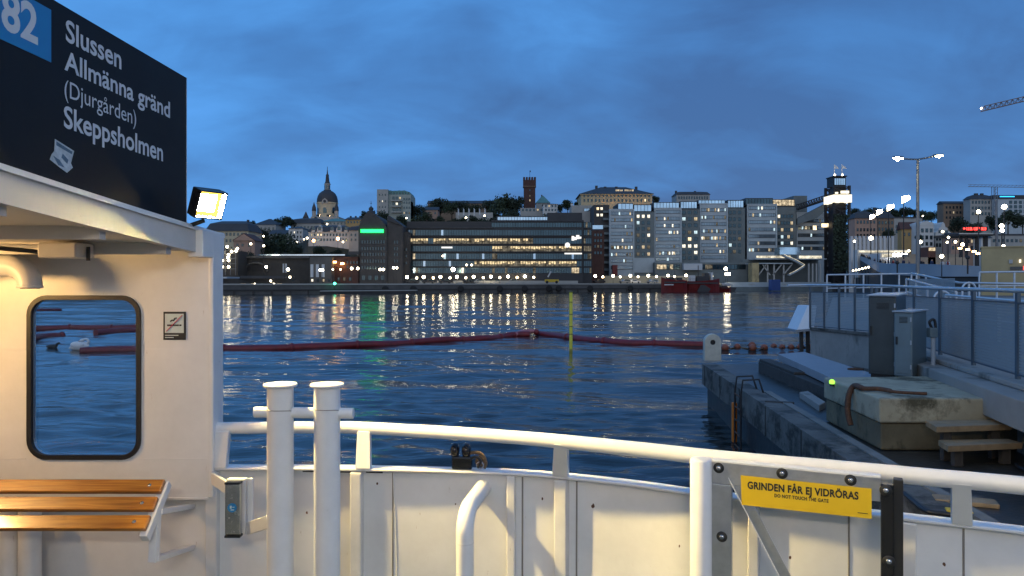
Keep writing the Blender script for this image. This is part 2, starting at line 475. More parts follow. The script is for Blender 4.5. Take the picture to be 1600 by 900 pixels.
# weld seams and open joints between the bulwark plates
for px, bow in ((618, .03), (824, .0), (600, 0), (905, 0), (1340, .0), (1510, 0)):
    i = near(bulc, px); t_ = tangent(bulc, i); w_ = inward(bulc, i); b = bulc[i] - Zv * .03
    pts = [b + w_ * (.004 + .008 * s) + Zv * ((hb + .03) * s) + t_ * bow * (math.sin(s * 1.6)) for s in [k / 8 for k in range(9)]]
    MB().tube(pts, .0055, 6).build('weld_seam', 'old_paint' if bow else 'groove', ferry)
i = near(bulc, 598); b = bulc[i]; w_ = inward(bulc, i); t_ = tangent(bulc, i)
MB().obox(b - Zv * .034 + w_ * .004 - t_ * .055, t_ * .11, w_ * .004, Zv * .014).build('slot_shade_strip', 'dark_print', ferry)
MB().obox(bulc[near(bulc, 486)] - Zv * .034 + w_ * .004 - t_ * .12, t_ * .4, w_ * .004, Zv * .016).build('slot_shade_strip', 'dark_print', ferry)  # dark strip painted in for the shade under the cap

rn = random.Random(21)
for px, dz, r_ in ((480, .30, .008), (528, .52, .010), (590, .10, .007), (655, .40, .006), (780, .62, .008), (848, .16, .007), (861, .44, .009), (927, .17, .011), (935, .42, .006), (1010, .55, .006), (1062, .33, .006), (1235, .30, .007), (1290, .48, .008), (1475, .22, .008), (1530, .40, .007), (712, .22, .005)):
    i = near(bulc, px); b = at_px(bulc, px); w_ = inward(bulc, i); t_ = tangent(bulc, i)
    c0 = b - Zv * dz + w_ * .0062
    pl = [c0 + t_ * (r_ * rn.uniform(.5, 1.2) * math.cos(k * .785)) + Zv * (r_ * 1.5 * rn.uniform(.5, 1.2) * math.sin(k * .785)) for k in range(8)]
    MB().prism(pl, w_ * .0012).build('paint_chip', 'rusty_iron', ferry)
# ---- shelter: end wall with the window
WY = 4.72
def W(x, y, d=WY): return P(x, y, d)
outer = [(-5.2, PZ(777, WY)), (PX(327, WY), PZ(777, WY)), (PX(327, WY), PZ(372, WY)), (-5.2, PZ(372, WY))]
def rrect(x0, x1, z0, z1, r, n=7):
    pts = []
    for cx_, cz_, a in ((x1 - r, z1 - r, 0), (x0 + r, z1 - r, 90), (x0 + r, z0 + r, 180), (x1 - r, z0 + r, 270)):
        for k in range(n + 1):
            q = R(a + 90 * k / n); pts.append((cx_ + r * math.cos(q), cz_ + r * math.sin(q)))
    return pts
wx0, wx1, wz0, wz1 = PX(43, WY), PX(221, WY), PZ(718, WY), PZ(461.5, WY)
hole = rrect(wx0 + .022, wx1 - .022, wz0 + .022, wz1 - .022, .105)
mb = MB(); mb.prism([(x, WY, z) for x, z in outer], (0, .05, 0), holes=[[(x, WY, z) for x, z in hole]])
end_wall = mb.build('end_wall', 'white_paint', ferry)
# return edge of the wall and its flange
mb = MB(); xr = PX(327, WY)
mb.box(xr - .004, xr + .028, WY - .006, WY + .16, PZ(777, WY), PZ(366, WY))
mb.build('corner_post', 'white_tube_paint', ferry, bevel=.008)
MB().box(-5.2, xr - .006, WY - .012, WY + .10, PZ(777, WY) - .012, PZ(777, WY)).build('wall_flange', 'white_tube_paint', ferry)
for yy in (546, 717):
    segs = [(-5.2, wx0 - .01), (wx1 + .01, xr - .01)]
    mb = MB()
    for a, b in segs: mb.box(a, b, WY - .0035, WY + .001, PZ(yy, WY) - .003, PZ(yy, WY) + .003)
    mb.build('weld_seam', 'white_paint', ferry)
# window: rubber gasket and pane
win = MB()
o2 = rrect(wx0, wx1, wz0, wz1, .125); i2 = rrect(wx0 + .030, wx1 - .030, wz0 + .030, wz1 - .030, .097)
win.prism([(x, WY - .014, z) for x, z in o2], (0, .03, 0), holes=[[(x, WY - .014, z) for x, z in i2]])
wfr = win.build('window', 'rubber', ferry, bevel=.006)
MB().prism([(x, WY + .02, z) for x, z in i2], (0, .006, 0)).build('pane', 'window_glass', wfr)
# ---- roof over the shelter: edge plane runs towards the camera, drooping aft
def edge(Y): return -1.935 - .095 * (4.82 - Y)
def rtop(Y): return EYE + .322 + .0785 * (4.82 - Y) + .006 * (4.82 - Y) ** 2
ys = [4.9, 4.8, 4.4, 4.0, 3.5, 3.0, 2.4, 1.6, .8, 0, -1, -2.2, -3.2]
def fasc(Y): return .155
mb = MB(); vs = []; fs = []
for Y in ys:
    x, z = edge(Y), rtop(Y)
    for dx, dz in ((0, -.155), (0, -.016), (.014, -.014), (.014, 0), (-3.4, .03), (-3.4, -.13), (-.05, -.13), (-.05, -.155)):
        vs.append((x + dx, Y, z + dz))
n = 8
for i in range(len(ys) - 1):
    for j in range(n):
        a, b = i * n + j, i * n + (j + 1) % n
        fs.append((a, b, b + n, a + n))
fs.append(tuple(range(n))[::-1]); fs.append(tuple(range(len(vs) - n, len(vs))))
mb.add(vs, fs); roof = mb.build('roof', 'ceiling_paint', ferry)
# lip and end corner in brighter paint
mb = MB(); vs = []; fs = []
for Y in ys:
    x, z = edge(Y), rtop(Y)
    for dx, dz in ((.0165, -.022), (.0165, .004), (-.10, .012), (-.10, .006)): vs.append((x + dx, Y, z + dz))
for i in range(len(ys) - 1):
    for j in range(4):
        a, b = i * 4 + j, i * 4 + (j + 1) % 4
        fs.append((a, b, b + 4, a + 4))
mb.add(vs, fs); mb.build('roof_lip', 'white_tube_paint', ferry)
MB().box(edge(4.55) - .05, edge(4.82) + .02, 4.56, 4.9, rtop(4.82) - .165, rtop(4.7) - .004).build('roof_corner', 'white_tube_paint', ferry, bevel=.006)
# beams, conduit and cable clamp under the roof
for Y in (4.35, 3.75, 3.1):
    MB().box(-5.2, edge(Y) - .05, Y - .03, Y + .03, rtop(Y) - .195, rtop(Y) - .125).build('roof_beam', 'ceiling_paint', ferry)
pts = [(-4.6, 3.9, rtop(3.9) - .175), (-3.2, 4.0, rtop(4.0) - .18), (-2.75, 4.12, rtop(4.12) - .20), (-2.6, 4.18, rtop(4.18) - .21), (-2.45, 4.22, rtop(4.2) - .16)]
MB().tube(catmull([Vector(p) for p in pts]), .013, 8).build('cable', 'rubber', ferry)
pts = [(-4.6, 4.02, rtop(4.0) - .165), (-3.2, 4.1, rtop(4.1) - .165), (-2.62, 4.2, rtop(4.2) - .17)]
MB().tube([Vector(p) for p in pts], .011, 8).build('cable', 'white_tube_paint', ferry)
MB().box(-2.66, -2.44, 4.12, 4.3, rtop(4.2) - .235, rtop(4.2) - .15).build('cable_clamp', 'ceiling_paint', ferry, bevel=.01)
MB().box(-2.43, -2.415, 4.2, 4.215, rtop(4.2) - .25, rtop(4.2) - .17).build('cable_end', 'dark_print', ferry)
# inner side wall of the shelter, outside the photograph
MB().box(-5.2, -5.14, -3.2, 4.72, DECK, rtop(2.0) - .1).build('side_wall', 'white_paint', ferry)
for px in (18, 50):
    x = PX(px, 4.62)
    MB().tube([(x, 4.6, DECK), (x, 4.6, PZ(777, WY) - .012)], .065, 14).build('drain_pipe', 'old_paint', ferry)

# ---- gooseneck vent on the end wall
gv = thing('gooseneck_vent', 'cream painted gooseneck vent pipe bending down beside the shelter window', 'vent pipe', (PX(20, 4.55), 4.55, PZ(440, 4.55)))
GD = 4.45; c0 = Vector((PX(15, GD), GD, PZ(447, GD)))      # centre of the quarter bend
rb = 32 * GD / F
pts = [c0 + Vector((-1.4, 0, rb)), c0 + Vector((-.3, 0, rb))] + arc(c0, rb, math.pi / 2, 0, 10, (1, 0, 0), (0, 0, 1))
MB().tube(pts, .066, 20).build('pipe', 'white_tube_paint', gv)
e0 = c0 + Vector((rb, 0, 0))
MB().lathe(e0, [(.066, -.012), (.070, -.010), (.070, .004), (.066, .006)], 20).build('rim', 'white_tube_paint', gv)
MB().tube([e0 - Zv * .0125, e0 - Zv * .016], .052, 16).build('mouth', 'dark_print', gv)
MB().box(c0.x - .16, c0.x - .10, GD, WY - .002, c0.z + rb - .02, c0.z + rb + .02).build('bracket', 'white_tube_paint', gv)

# ---- lamps of the ferry, with an added fill lamp behind the camera
fl = thing('floodlight', 'lit square floodlight with yellow glow on the roof corner beside the route sign', 'floodlight', P(323, 345, 4.5))
fc = P(323, 317, 4.47); aim = Vector((.79, -.49, -.37)).normalized()
sd = aim.cross(Zv).normalized(); up = sd.cross(aim).normalized()
hw, hh = .094, .086
mb = MB(); mb.obox(fc - sd * hw - up * hh - aim * .036, sd * 2 * hw, aim * .032, up * 2 * hh); mb.build('housing', 'rubber', fl, bevel=.008)
mb = MB()
g = .007
for a, b, c_, d_ in ((-hw, -hh, 2 * hw, g), (-hw, hh - g, 2 * hw, g), (-hw, -hh + g, g, 2 * hh - 2 * g), (hw - g, -hh + g, g, 2 * hh - 2 * g)):
    mb.obox(fc + sd * a + up * b - aim * .004, sd * c_, aim * .054, up * d_)
mb.build('bezel', 'rubber', fl)
mb = MB(); mb.obox(fc - sd * (hw - .008) - up * (hh - .008) - aim * .003, sd * 2 * (hw - .008), aim * .004, up * 2 * (hh - .008)); mb.build('lens', 'flood_glow', fl)
mb = MB(); mb.obox(fc - sd * hw * .62 - up * hh * .62 + aim * .0015, sd * 2 * hw * .62, aim * .003, up * 2 * hh * .62); mb.build('light_source', 'flood_face', fl)
mb = MB(); mb.tube([Vector((edge(4.5) - .03, 4.5, rtop(4.5) - .01)), P(318, 345, 4.5), fc - up * .08 - aim * .04], .014, 8); mb.build('stand', 'rubber', fl)

def bulkhead(name, label, c, face, mname, wdt, hgt, up=Zv):
    r = thing(name, label, 'lamp', c); c = Vector(c); f_ = Vector(face).normalized(); s_ = f_.cross(up).normalized(); u_ = s_.cross(f_)
    MB().obox(c - s_ * (wdt / 2 + .02) - u_ * (hgt / 2 + .02) - f_ * .05, s_ * (wdt + .04), f_ * .05, u_ * (hgt + .04)).build('housing', 'white_tube_paint', r, bevel=.006)
    MB().obox(c - s_ * wdt / 2 - u_ * hgt / 2, s_ * wdt, f_ * .03, u_ * hgt).build('diffuser', mname, r)
    return r
bulkhead('shelter_lamp', 'small warm lamp under the shelter roof above the bench', (-3.75, 3.72, EYE + .07), (.75, .62, -.15), 'cabin_lamp_face', .26, .14)
wh = thing('wheelhouse', 'unseen white wheelhouse front with dark windows, added to carry the fill lamp', 'wheelhouse', (0, -3.3, DECK))  # unseen wheelhouse front, added to hold the fill lamp
MB().box(-1.9, 2.6, -3.6, -3.3, DECK, EYE + 2.6).build('front_wall', 'white_paint', wh)
for k in range(3): MB().box(-1.6 + k * 1.4, -.5 + k * 1.4, -3.3, -3.27, EYE - .3, EYE + .8).build('window', 'black_gloss', wh)
bulkhead('deck_fill_lamp', 'long white fill lamp, added unseen on the wheelhouse front over the deck', (.3, -3.2, EYE + 1.75), (0, .92, -.38), 'deck_fill_lamp_face', 1.5, .26)  # unseen fill lamp, added to brighten the white paint of the deck

# ---- route sign on the roof
D0 = 4.55; sp0 = P(291, 121, D0); sdir = Vector(((885 - 800) / F, 1, -(470 - HY) / F)).normalized()
snrm = Vector((sdir.y, -sdir.x, 0)).normalized()
def S(x, y): return ray_plane(x, y, sp0, snrm)
h_sign = .90
rs = thing('route_sign', 'large black destination board with white place names standing on the shelter roof', 'sign', sp0 - sdir * 1.3 - Zv * h_sign)
far_top = sp0; L = 2.9
mb = MB(); mb.obox(sp0 - Zv * h_sign - sdir * L, sdir * L, -snrm * .05, Zv * h_sign); mb.build('board', 'sign_board', rs, bevel=.003)
mb = MB(); mb.obox(sp0 - Zv * h_sign + snrm * .001, sdir * .006, -snrm * .052, Zv * h_sign); mb.build('edge_trim', 'aluminium', rs)
def sline(body, x0, y0, x1, y1, cap_px, m_, bold):
    a = S(x0, y0); b = S(x1, y1)
    wd = (b - a).dot(sdir)
    cap = cap_px * (a - Vector((0, 0, EYE))).y / F
    lettering(body, a, sdir, wd, cap, m_, rs, snrm, bold, lift=.0025)
bx0, bx1 = S(-70, 30), S(79.5, 50)
bt, bb = S(79.5, 15.5).z, S(79.5, 97.5).z
wid = (bx1 - bx0).dot(sdir)
mb = MB(); q = S(79.5, 97.5); mb.obox(q - sdir * wid + snrm * .0005, sdir * wid, snrm * .0012, Zv * (bt - bb)); mb.build('route_number_panel', 'sign_blue', rs)
sline('82', 1.5, 41, 58.5, 69, 59, 'sign_white', .028)
sline('Slussen', 102, 63, 189, 106, 33, 'sign_white', .018)
sline('Allmänna gränd', 100, 108, 265, 188, 30, 'sign_white', .018)
sline('(Djurgården)', 100, 150, 212, 199, 26, 'sign_white', 0.0)
sline('Skeppsholmen', 99, 198, 254, 255, 33, 'sign_white', .018)
# torn sticker
stk = [S(85, 217), S(115, 236), S(110, 255), S(113, 262), S(104, 270), S(93, 262), S(88, 258), S(77, 249), S(80, 241), S(84, 236)]
st = tag(MB().prism([p + snrm * .002 for p in stk], snrm * .0008).build('sticker', 'sticker_pale', org=stk[0]), 'torn pale sticker stuck on the black route sign', 'sticker')
for pl in ([S(87, 221), S(112, 237), S(111, 241), S(87, 227)], [S(82, 243), S(92, 250), S(100, 262), S(90, 258)], [S(97, 240), S(106, 250), S(104, 256), S(95, 246)]):
    MB().prism([p + snrm * .003 for p in pl], snrm * .0006).build('ink_mark', 'sticker_ink', st, org=stk[0])

# ---- no smoking plate
ns = thing('no_smoking_sign', 'small framed no smoking plate on the white end wall', 'sign', W(273, 508))
x0, x1, z0, z1 = PX(256, WY), PX(291, WY), PZ(531, WY), PZ(487, WY)
MB().box(x0, x1, WY - .008, WY - .001, z0, z1).build('plate', 'dark_print', ns, bevel=.002)
px0, px1, pz0, pz1 = x0 + .012, x1 - .012, z0 + .045, z1 - .013
MB().box(px0, px1, WY - .0105, WY - .008, pz0, pz1).build('panel', 'pale_print', ns)
mb = MB(); cx_, cz_ = (px0 + px1) / 2, (pz0 + pz1) / 2
mb.box(px0 + .014, px1 - .030, WY - .0125, WY - .0105, cz_ - .017, cz_ - .007); mb.box(px1 - .027, px1 - .014, WY - .0125, WY - .0105, cz_ - .017, cz_ - .007)
mb.tube([(cx_ - .025, WY - .012, cz_ + .012), (cx_ - .012, WY - .012, cz_ + .022), (cx_ - .004, WY - .012, cz_ + .016), (cx_ + .004, WY - .012, cz_ + .032), (cx_ + .016, WY - .012, cz_ + .034)], .0045, 6)
mb.build('cigarette_symbol', 'dark_print', ns)
MB().bar((px0 + .010, WY - .014, pz0 + .010), (px1 - .008, WY - .014, pz1 - .010), .003, .011, up=(0, 1, 0)).build('red_slash', 'red_print', ns)
for k, wd in ((0, .085), (1, .055)):
    MB().box(px0, px0 + wd, WY - .0095, WY - .008, z0 + .027 - .014 * k, z0 + .032 - .014 * k).build('small_print', 'pale_print', ns)

# ---- bench
bn = thing('slatted_bench', 'varnished wood slat bench on white steel bracket below the window', 'bench', (-2.6, 4.15, DECK + .6))
XB = -2.0
pt, pf = Vector((0, 4.27, PZ(757, 4.24))), Vector((0, 4.03, PZ(833, 4.04)))      # the seat frame slopes down towards the deck
sv = (pf - pt); sL = sv.length; sv.normalize(); sn = Vector((0, sv.z, -sv.y)); sn = sn if sn.z > 0 else -sn
for s0, s1 in ((.0, .26), (.355, .62), (.715, .985)):
    a = pt + sv * (sL * s0) + sn * .012
    s_ = MB().obox(a + Vector((-5.1, 0, 0)), Vector((5.1 + XB, 0, 0)), sv * (sL * (s1 - s0)), sn * .030).build('slat', 'varnished_wood', bn, bevel=.007)
    q = a + sv * (sL * (s1 - s0) / 2) + sn * .030 + Vector((XB - .075, 0, 0))
    MB().lathe(q, [(.011, 0), (.011, .002), (.004, .0035)], 10, axis=sn).build('bolt', 'steel', s_)
for xb in (XB - .012, -4.3):
    q = Vector((xb, 0, 0)); mb = MB()
    mb.obox(q + pt + Vector((-.022, 0, 0)) - sn * .045 - sv * .01, Vector((.045, 0, 0)), sv * (sL + .03), sn * .055)
    mb.bar(q + Vector((0, 4.16, pt.z - .10)), q + Vector((-.0, 4.13, PZ(878, 4.13))), .045, .05, up=(0, 1, 0))
    mb.bar(q + Vector((0, 4.17, PZ(800, 4.17))), q + Vector((-.075, 4.78, PZ(791, 4.78))), .06, .03)
    mb.bar(q + Vector((0, 4.13, PZ(874, 4.13))), q + Vector((-.075, 4.78, PZ(855, 4.78))), .06, .03)
    mb.build('bracket', 'white_tube_paint', bn, bevel=.005)

# ---- twin mooring bollards joined by a cross bar
BD = 3.95
tb = thing('twin_bollard', 'pair of tall white mooring posts with flat caps and a cross bar', 'bollard', (PX(475, BD), BD, DECK))
for px in (438, 511):
    x = PX(px, BD)
    MB().lathe((x, BD, DECK), [(.069, 0), (.069, PZ(604, BD) - DECK)], 28).build('post', 'white_tube_paint', tb)
    zt = PZ(603, BD)
    MB().lathe((x, BD, zt), [(.070, -.004), (.086, -.003), (.089, .002), (.089, .008), (.085, .013), (.05, .015)], 28).build('cap', 'white_tube_paint', tb)
for px, y0 in ((438, 641), (511, 640)):
    x = PX(px, BD); z0 = PZ(y0, BD)
    pts = [Vector((x + .0695 * math.sin(R(a)), BD - .0695 * math.cos(R(a)), z0 + .022 * math.sin(R(a * .8 + 20)) - .0003 * a)) for a in range(-80, 81, 10)]
    MB().tube(pts, .0022, 5).build('rope_scuff', 'groove', tb)
MB().tube([(PX(398, BD), BD, PZ(644, BD)), (PX(552, BD), BD, PZ(646, BD))], .029, 16).build('cross_bar', 'white_tube_paint', tb, bevel=.006)

# ---- latch box for the gate, on its white frame
lb = thing('gate_latch_box', 'steel latch box with round blue sticker on a white frame by the posts', 'latch', P(372, 800, 4.25))
ld = 4.22
MB().box(PX(353, ld), PX(383, ld), ld + .004, ld + .05, PZ(836, ld), PZ(749, ld)).build('frame', 'white_tube_paint', lb, bevel=.006)
MB().box(PX(355, ld), PX(379, ld), ld - .04, ld + .003, PZ(833, ld), PZ(753, ld)).build('cover', 'steel', lb, bevel=.008)
for yy in (835, 752.5):
    MB().box(PX(355, ld), PX(379, ld), ld - .042, ld + .003, PZ(yy, ld) - .006, PZ(yy, ld) + .006).build('end_cap', 'rubber', lb)
cst = MB().lathe((PX(367, ld), ld - .041, PZ(790, ld)), [(.026, 0), (.026, .002)], 20, axis=(0, -1, 0)).build('round_sticker', 'sign_blue', lb)
mb = MB(); cx_, cz_ = PX(367, ld), PZ(790, ld)
mb.box(cx_ - .012, cx_ - .002, ld - .0442, ld - .0435, cz_ - .004, cz_ + .012); mb.box(cx_ + .001, cx_ + .014, ld - .0442, ld - .0435, cz_ + .002, cz_ + .006); mb.box(cx_ - .008, cx_ + .012, ld - .0442, ld - .0435, cz_ - .014, cz_ - .009)
mb.build('sticker_print', 'pale_print', cst)
mb = MB()
mb.bar((PX(326, 4.6), 4.66, PZ(765, 4.4)), (PX(354, ld), ld + .03, PZ(766, ld)), .02, .075)
mb.bar((PX(385, ld), ld + .02, PZ(828, ld)), (PX(418, 4.0), 4.02, PZ(817, 4.0)), .02, .07)
mb.bar((PX(389, ld), ld + .025, PZ(836, ld)), (PX(389, ld), ld + .025, PZ(749, ld)), .03, .02, up=(0, 1, 0))
mb.build('arm', 'white_tube_paint', lb, bevel=.004)

# ---- bent white pipe on the deck
bp_ = thing('bent_pipe', 'white steel pipe curving over towards the bulwark in mid deck', 'pipe', (PX(727, 4.18), 4.18, DECK))
LD = 4.18; a0 = Vector((PX(726.5, LD), LD, 0)); a1 = Vector((PX(756, 4.72), 4.72, 0)); u = (a1 - a0); run = u.length; u.normalize(); r_ = .13
zc_ = PZ(761, 4.7) - r_
pts = [a0 + Zv * DECK, a0 + Zv * (zc_ - .2), a0 + Zv * zc_] + [a0 + u * (r_ - r_ * math.cos(k * math.pi / 2 / 10)) + Zv * (zc_ + r_ * math.sin(k * math.pi / 2 / 10)) for k in range(1, 11)]
pts += [a1 + Zv * (zc_ + r_)]
MB().tube(pts, .050, 20).build('pipe', 'white_tube_paint', bp_)
ring = Vector((a0.x, a0.y, zc_ - .04)); MB().lathe(ring, [(.0505, -.004), (.0525, 0), (.0505, .004)], 20).build('weld', 'old_paint', bp_)

# ---- black fairlead with rope on the bulwark cap
i = near(bulc, 728); b = bulc[i]; t_ = tangent(bulc, i); w_ = inward(bulc, i)
fw = thing('fairlead', 'black twin lobed fairlead bolted on top of the white bulwark', 'fairlead', b)
s = 1.1
MB().obox(b - t_ * .062 * s - w_ * .03 + Zv * .004, t_ * .12 * s, w_ * .06, Zv * .085).build('base', 'black_gloss', fw, bevel=.012)
for k in (-.050, .018):
    MB().lathe(b + t_ * (k - .02) * s + Zv * .125, [(.02, 0), (.040, .006), (.049, .026), (.040, .048), (.02, .054)], 18, axis=t_).build('roller', 'black_gloss', fw)
rp = thing('rope_coil', 'short brown rope and shackle hanging off the black fairlead', 'rope', b + t_ * .1)
pts = [b + t_ * .03 + Zv * .10, b + t_ * .075 + Zv * .112, b + t_ * .12 + Zv * .10 - w_ * .01, b + t_ * .145 + Zv * .065, b + t_ * .12 + Zv * .035, b + t_ * .09 + Zv * .05, b + t_ * .11 + Zv * .085, b + t_ * .15 + Zv * .05, b + t_ * .14 + Zv * .012]
MB().tube(catmull(pts), .011, 8).build('rope', 'rope_fibre', rp)
MB().tube(arc(b + t_ * .115 + Zv * .035 + w_ * .015, .022, 0, 2 * math.pi, 14, t_, Zv), .006, 6).build('shackle', 'steel', rp)
MB().tube(catmull([b + t_ * .05 + Zv * .07 + w_ * .02, b + t_ * .09 + Zv * .09 + w_ * .02, b + t_ * .12 + Zv * .06 + w_ * .02, b + t_ * .10 + Zv * .02 + w_ * .02]), .009, 8).build('black_strop', 'rubber', rp)

# ---- gate
GZ = EYE - .935
gl0, gl1 = ray_z(1108, 718, GZ), ray_z(1405, 747, GZ)
gl0.z = gl1.z = GZ
gu = (gl1 - gl0); gu.z = 0; gw = gu.length; gu.normalize(); gn = Vector((gu.y, -gu.x, 0))
def G(x, y, off=0): return ray_plane(x, y, gl0 + gn * off, gn)
gp = thing('gate_post', 'thick round white gate post beside the aluminium gate frame', 'post', (PX(1097, 3.9), 3.98, DECK))
gpx = ray_z(1098, 718, GZ)
MB().lathe((gpx.x, gpx.y + .02, DECK), [(.060, 0), (.060, GZ - DECK - .008), (.055, GZ - DECK), (.03, GZ - DECK + .002)], 28).build('tube', 'white_tube_paint', gp)
gt = thing('sliding_gate', 'aluminium gate frame with diagonal brace and black rubber edge on the deck', 'gate', (gl0.x + .4, gl0.y, DECK))
def gbox(xa, xb, za, zb, n0, n1, nm, m_, bev=.003, par=None):
    return MB().obox(gl0 + gu * xa + gn * n0 + Zv * (za - GZ), gu * (xb - xa), gn * (n1 - n0), Zv * (zb - za)).build(nm, m_, par or gt, bevel=bev)
def gx(x, y=800): return (G(x, y) - gl0).dot(gu)
zl = DECK + .02
x_a, x_b, x_c, x_d, x_e = gx(1113), gx(1144), gx(1376), gx(1396), gx(1411)
th_ = (G(1250, 732).z - G(1250, 764).z)
gbox(x_a, x_c, GZ - .118, GZ - .004, -.02, .02, 'top_bar', 'aluminium')
gbox(x_a, x_c, GZ - .004, GZ + .004, -.035, .024, 'top_cap', 'white_tube_paint', 0)
gbox(x_a, x_b, zl, GZ - .119, -.02, .02, 'side_bar', 'aluminium')
gbox(x_c, x_d, zl, GZ - .030, -.02, .030, 'edge_strip', 'black_gloss')
gbox(x_d, x_e, zl, GZ - .004, -.03, .024, 'rubber_edge', 'rubber')
A, B = G(1146, 742), G(1228, 900); dv_ = (B - A).normalized()
MB().bar(A + gn * .012, B + gn * .012 + dv_ * .5, .05, .012, up=gn).build('brace', 'aluminium', gt, bevel=.002)
perp = Vector((gu.x * -dv_.z, gu.y * -dv_.z, dv_.dot(gu))).normalized()
MB().bar(A + gn * .010 - perp * .026, B + gn * .010 + dv_ * .5 - perp * .026, .004, .03, up=gn).build('brace_flange', 'white_tube_paint', gt)
for (px, py, off) in ((1123, 731, .02), (1222, 739.5, .02), (1329, 750, .02), (1128, 838.5, .02), (1384, 766, .030), (1389, 877, .030)):
    p = G(px, py, off)
    w1 = MB().lathe(p, [(.0275, 0), (.0275, .004), (.024, .006), (.012, .006)], 20, axis=gn).build('washer', 'rubber', gt)
    MB().lathe(p + gn * .005, [(.013, 0), (.0125, .004), (.009, .007), (.003, .008)], 14, axis=gn).build('bolt', 'steel', w1)
ys_ = thing('warning_sign', 'yellow do not touch warning plate fixed on the aluminium gate', 'sign', G(1260, 775))
sg = .024
c00, c10, c11, c01 = G(1159, 788.5, sg), G(1362, 810.5, sg), G(1362, 763.5, sg), G(1157.5, 742.5, sg)
MB().prism([c00, c10, c11, c01], gn * .003).build('plate', 'sign_yellow', ys_)
def gline(body, x0, y0, x1, y1, cap_px, bold, sp=1.0):
    a, b = G(x0, y0, sg + .003), G(x1, y1, sg + .003); u_ = (b - a)
    v, f = text_mesh(body, bold, spacing=sp)
    if CAP is None: pass
    xa, xb = min(p.x for p in v), max(p.x for p in v)
    k = u_.length / (xb - xa); un = u_.normalized(); up_ = un.cross(gn) * -1
    if up_.z < 0: up_ = -up_
    cp = cap_px * a.y / F / CAP
    MB().add([a + un * (p.x - xa) * k + up_ * p.y * cp + gn * .0008 for p in v], f).build('lettering', 'dark_print', ys_)
gline('GRINDEN FÅR EJ VIDRÖRAS', 1168, 763, 1341.5, 780.5, 10.6, .036, 1.06)
gline('DO NOT TOUCH THE GATE', 1210, 776.5, 1294.5, 785.6, 5.0, .034, 1.1)
a, b = G(1340, 801.5, sg + .004), G(1356, 803.2, sg + .004)
MB().obox(a, b - a, gn * .0006, Zv * .003).build('small_print', 'dark_print', ys_)
# ================================================================== water
def wave(X, Y, cell):
    rng = np.random.RandomState(5)
    z = np.zeros_like(X)
    for k in range(46):
        lam = .55 * (9.0 / .55) ** (k / 45.0)
        th = rng.normal(.12, .42)
        kx, ky = math.sin(th) * 2 * math.pi / lam, math.cos(th) * 2 * math.pi / lam
        ph = rng.uniform(0, 2 * math.pi)
        amp = .0050 * lam ** .62 * rng.uniform(.5, 1.3)
        q = np.sin(kx * X + ky * Y + ph + 1.1 * np.sin(X * .13 + Y * .05 + k) + .9 * np.sin(Y * .11 - X * .06 + 2 * k))
        fade = np.clip((lam - 2.2 * cell) / (2.2 * cell + 1e-6), 0, 1)
        # wave groups: ruffled patches and calm lanes
        grp = .62 + .75 * np.sin(X * .05 + Y * .42 + 1.5 * np.sin(X * .09 + 1) + 1.2 * np.sin(Y * .13 - X * .04 + 2) + k * .12)
        z += amp * q * fade * np.clip(grp, .24, 1.3)
    return z
rows = [2.6]
while rows[-1] < 430: rows.append(rows[-1] * 1.0072 + .004)
rows = np.array(rows); nc = 560
ang = np.linspace(-R(52), R(46), nc)
Yg = np.repeat(rows[:, None], nc, 1); Xg = Yg * np.tan(ang)[None, :]
cell = np.repeat(np.gradient(rows)[:, None], nc, 1)
cell = np.maximum(cell, Yg * (R(98) / nc) * .6)
Zg = wave(Xg, Yg, cell)
nr = len(rows)
co = np.stack([Xg, Yg, Zg], -1).reshape(-1, 3)
idx = np.arange(nr * nc).reshape(nr, nc)
quads = np.stack([idx[:-1, :-1], idx[:-1, 1:], idx[1:, 1:], idx[1:, :-1]], -1).reshape(-1, 4)
# calm outer sheet, a hand lower
oc = np.array([(-900, -200, -.22), (900, -200, -.22), (900, 600, -.22), (-900, 600, -.22)], float)
co = np.concatenate([co, oc]); quads = np.concatenate([quads, np.array([[nr * nc, nr * nc + 1, nr * nc + 2, nr * nc + 3]])])
me = bpy.data.meshes.new('water')
me.vertices.add(len(co)); me.vertices.foreach_set('co', co.astype(np.float32).ravel())
me.loops.add(quads.size); me.loops.foreach_set('vertex_index', quads.astype(np.int32).ravel())
me.polygons.add(len(quads)); me.polygons.foreach_set('loop_start', np.arange(0, quads.size, 4, dtype=np.int32)); me.polygons.foreach_set('loop_total', np.full(len(quads), 4, dtype=np.int32))
me.update(); me.polygons.foreach_set('use_smooth', np.ones(len(quads), bool)); me.validate()
m = bpy.data.materials.new('water'); m.use_nodes = True; M['water'] = m
t = m.node_tree; b = t.nodes['Principled BSDF']
b.inputs['Base Color'].default_value = (.020, .024, .024, 1); b.inputs['Roughness'].default_value = .09; b.inputs['IOR'].default_value = 1.333
c = N(t, 'ShaderNodeTexCoord')
def wn(scale, st, det):
    mp = N(t, 'ShaderNodeMapping'); mp.inputs['Scale'].default_value = st; mp.inputs['Rotation'].default_value = (0, 0, R(12))
    n = N(t, 'ShaderNodeTexNoise'); n.inputs['Scale'].default_value = scale; n.inputs['Detail'].default_value = det; n.inputs['Roughness'].default_value = .6; n.inputs['Distortion'].default_value = .5
    t.links.new(c.outputs['Object'], mp.inputs[0]); t.links.new(mp.outputs[0], n.inputs['Vector']); return n
na, nb = wn(1.3, (.38, 1, 1), 3), wn(6.0, (.5, 1, 1), 3)
b1 = N(t, 'ShaderNodeBump'); b1.inputs['Strength'].default_value = 1; b1.inputs['Distance'].default_value = .055
b2 = N(t, 'ShaderNodeBump'); b2.inputs['Strength'].default_value = 1; b2.inputs['Distance'].default_value = .0045
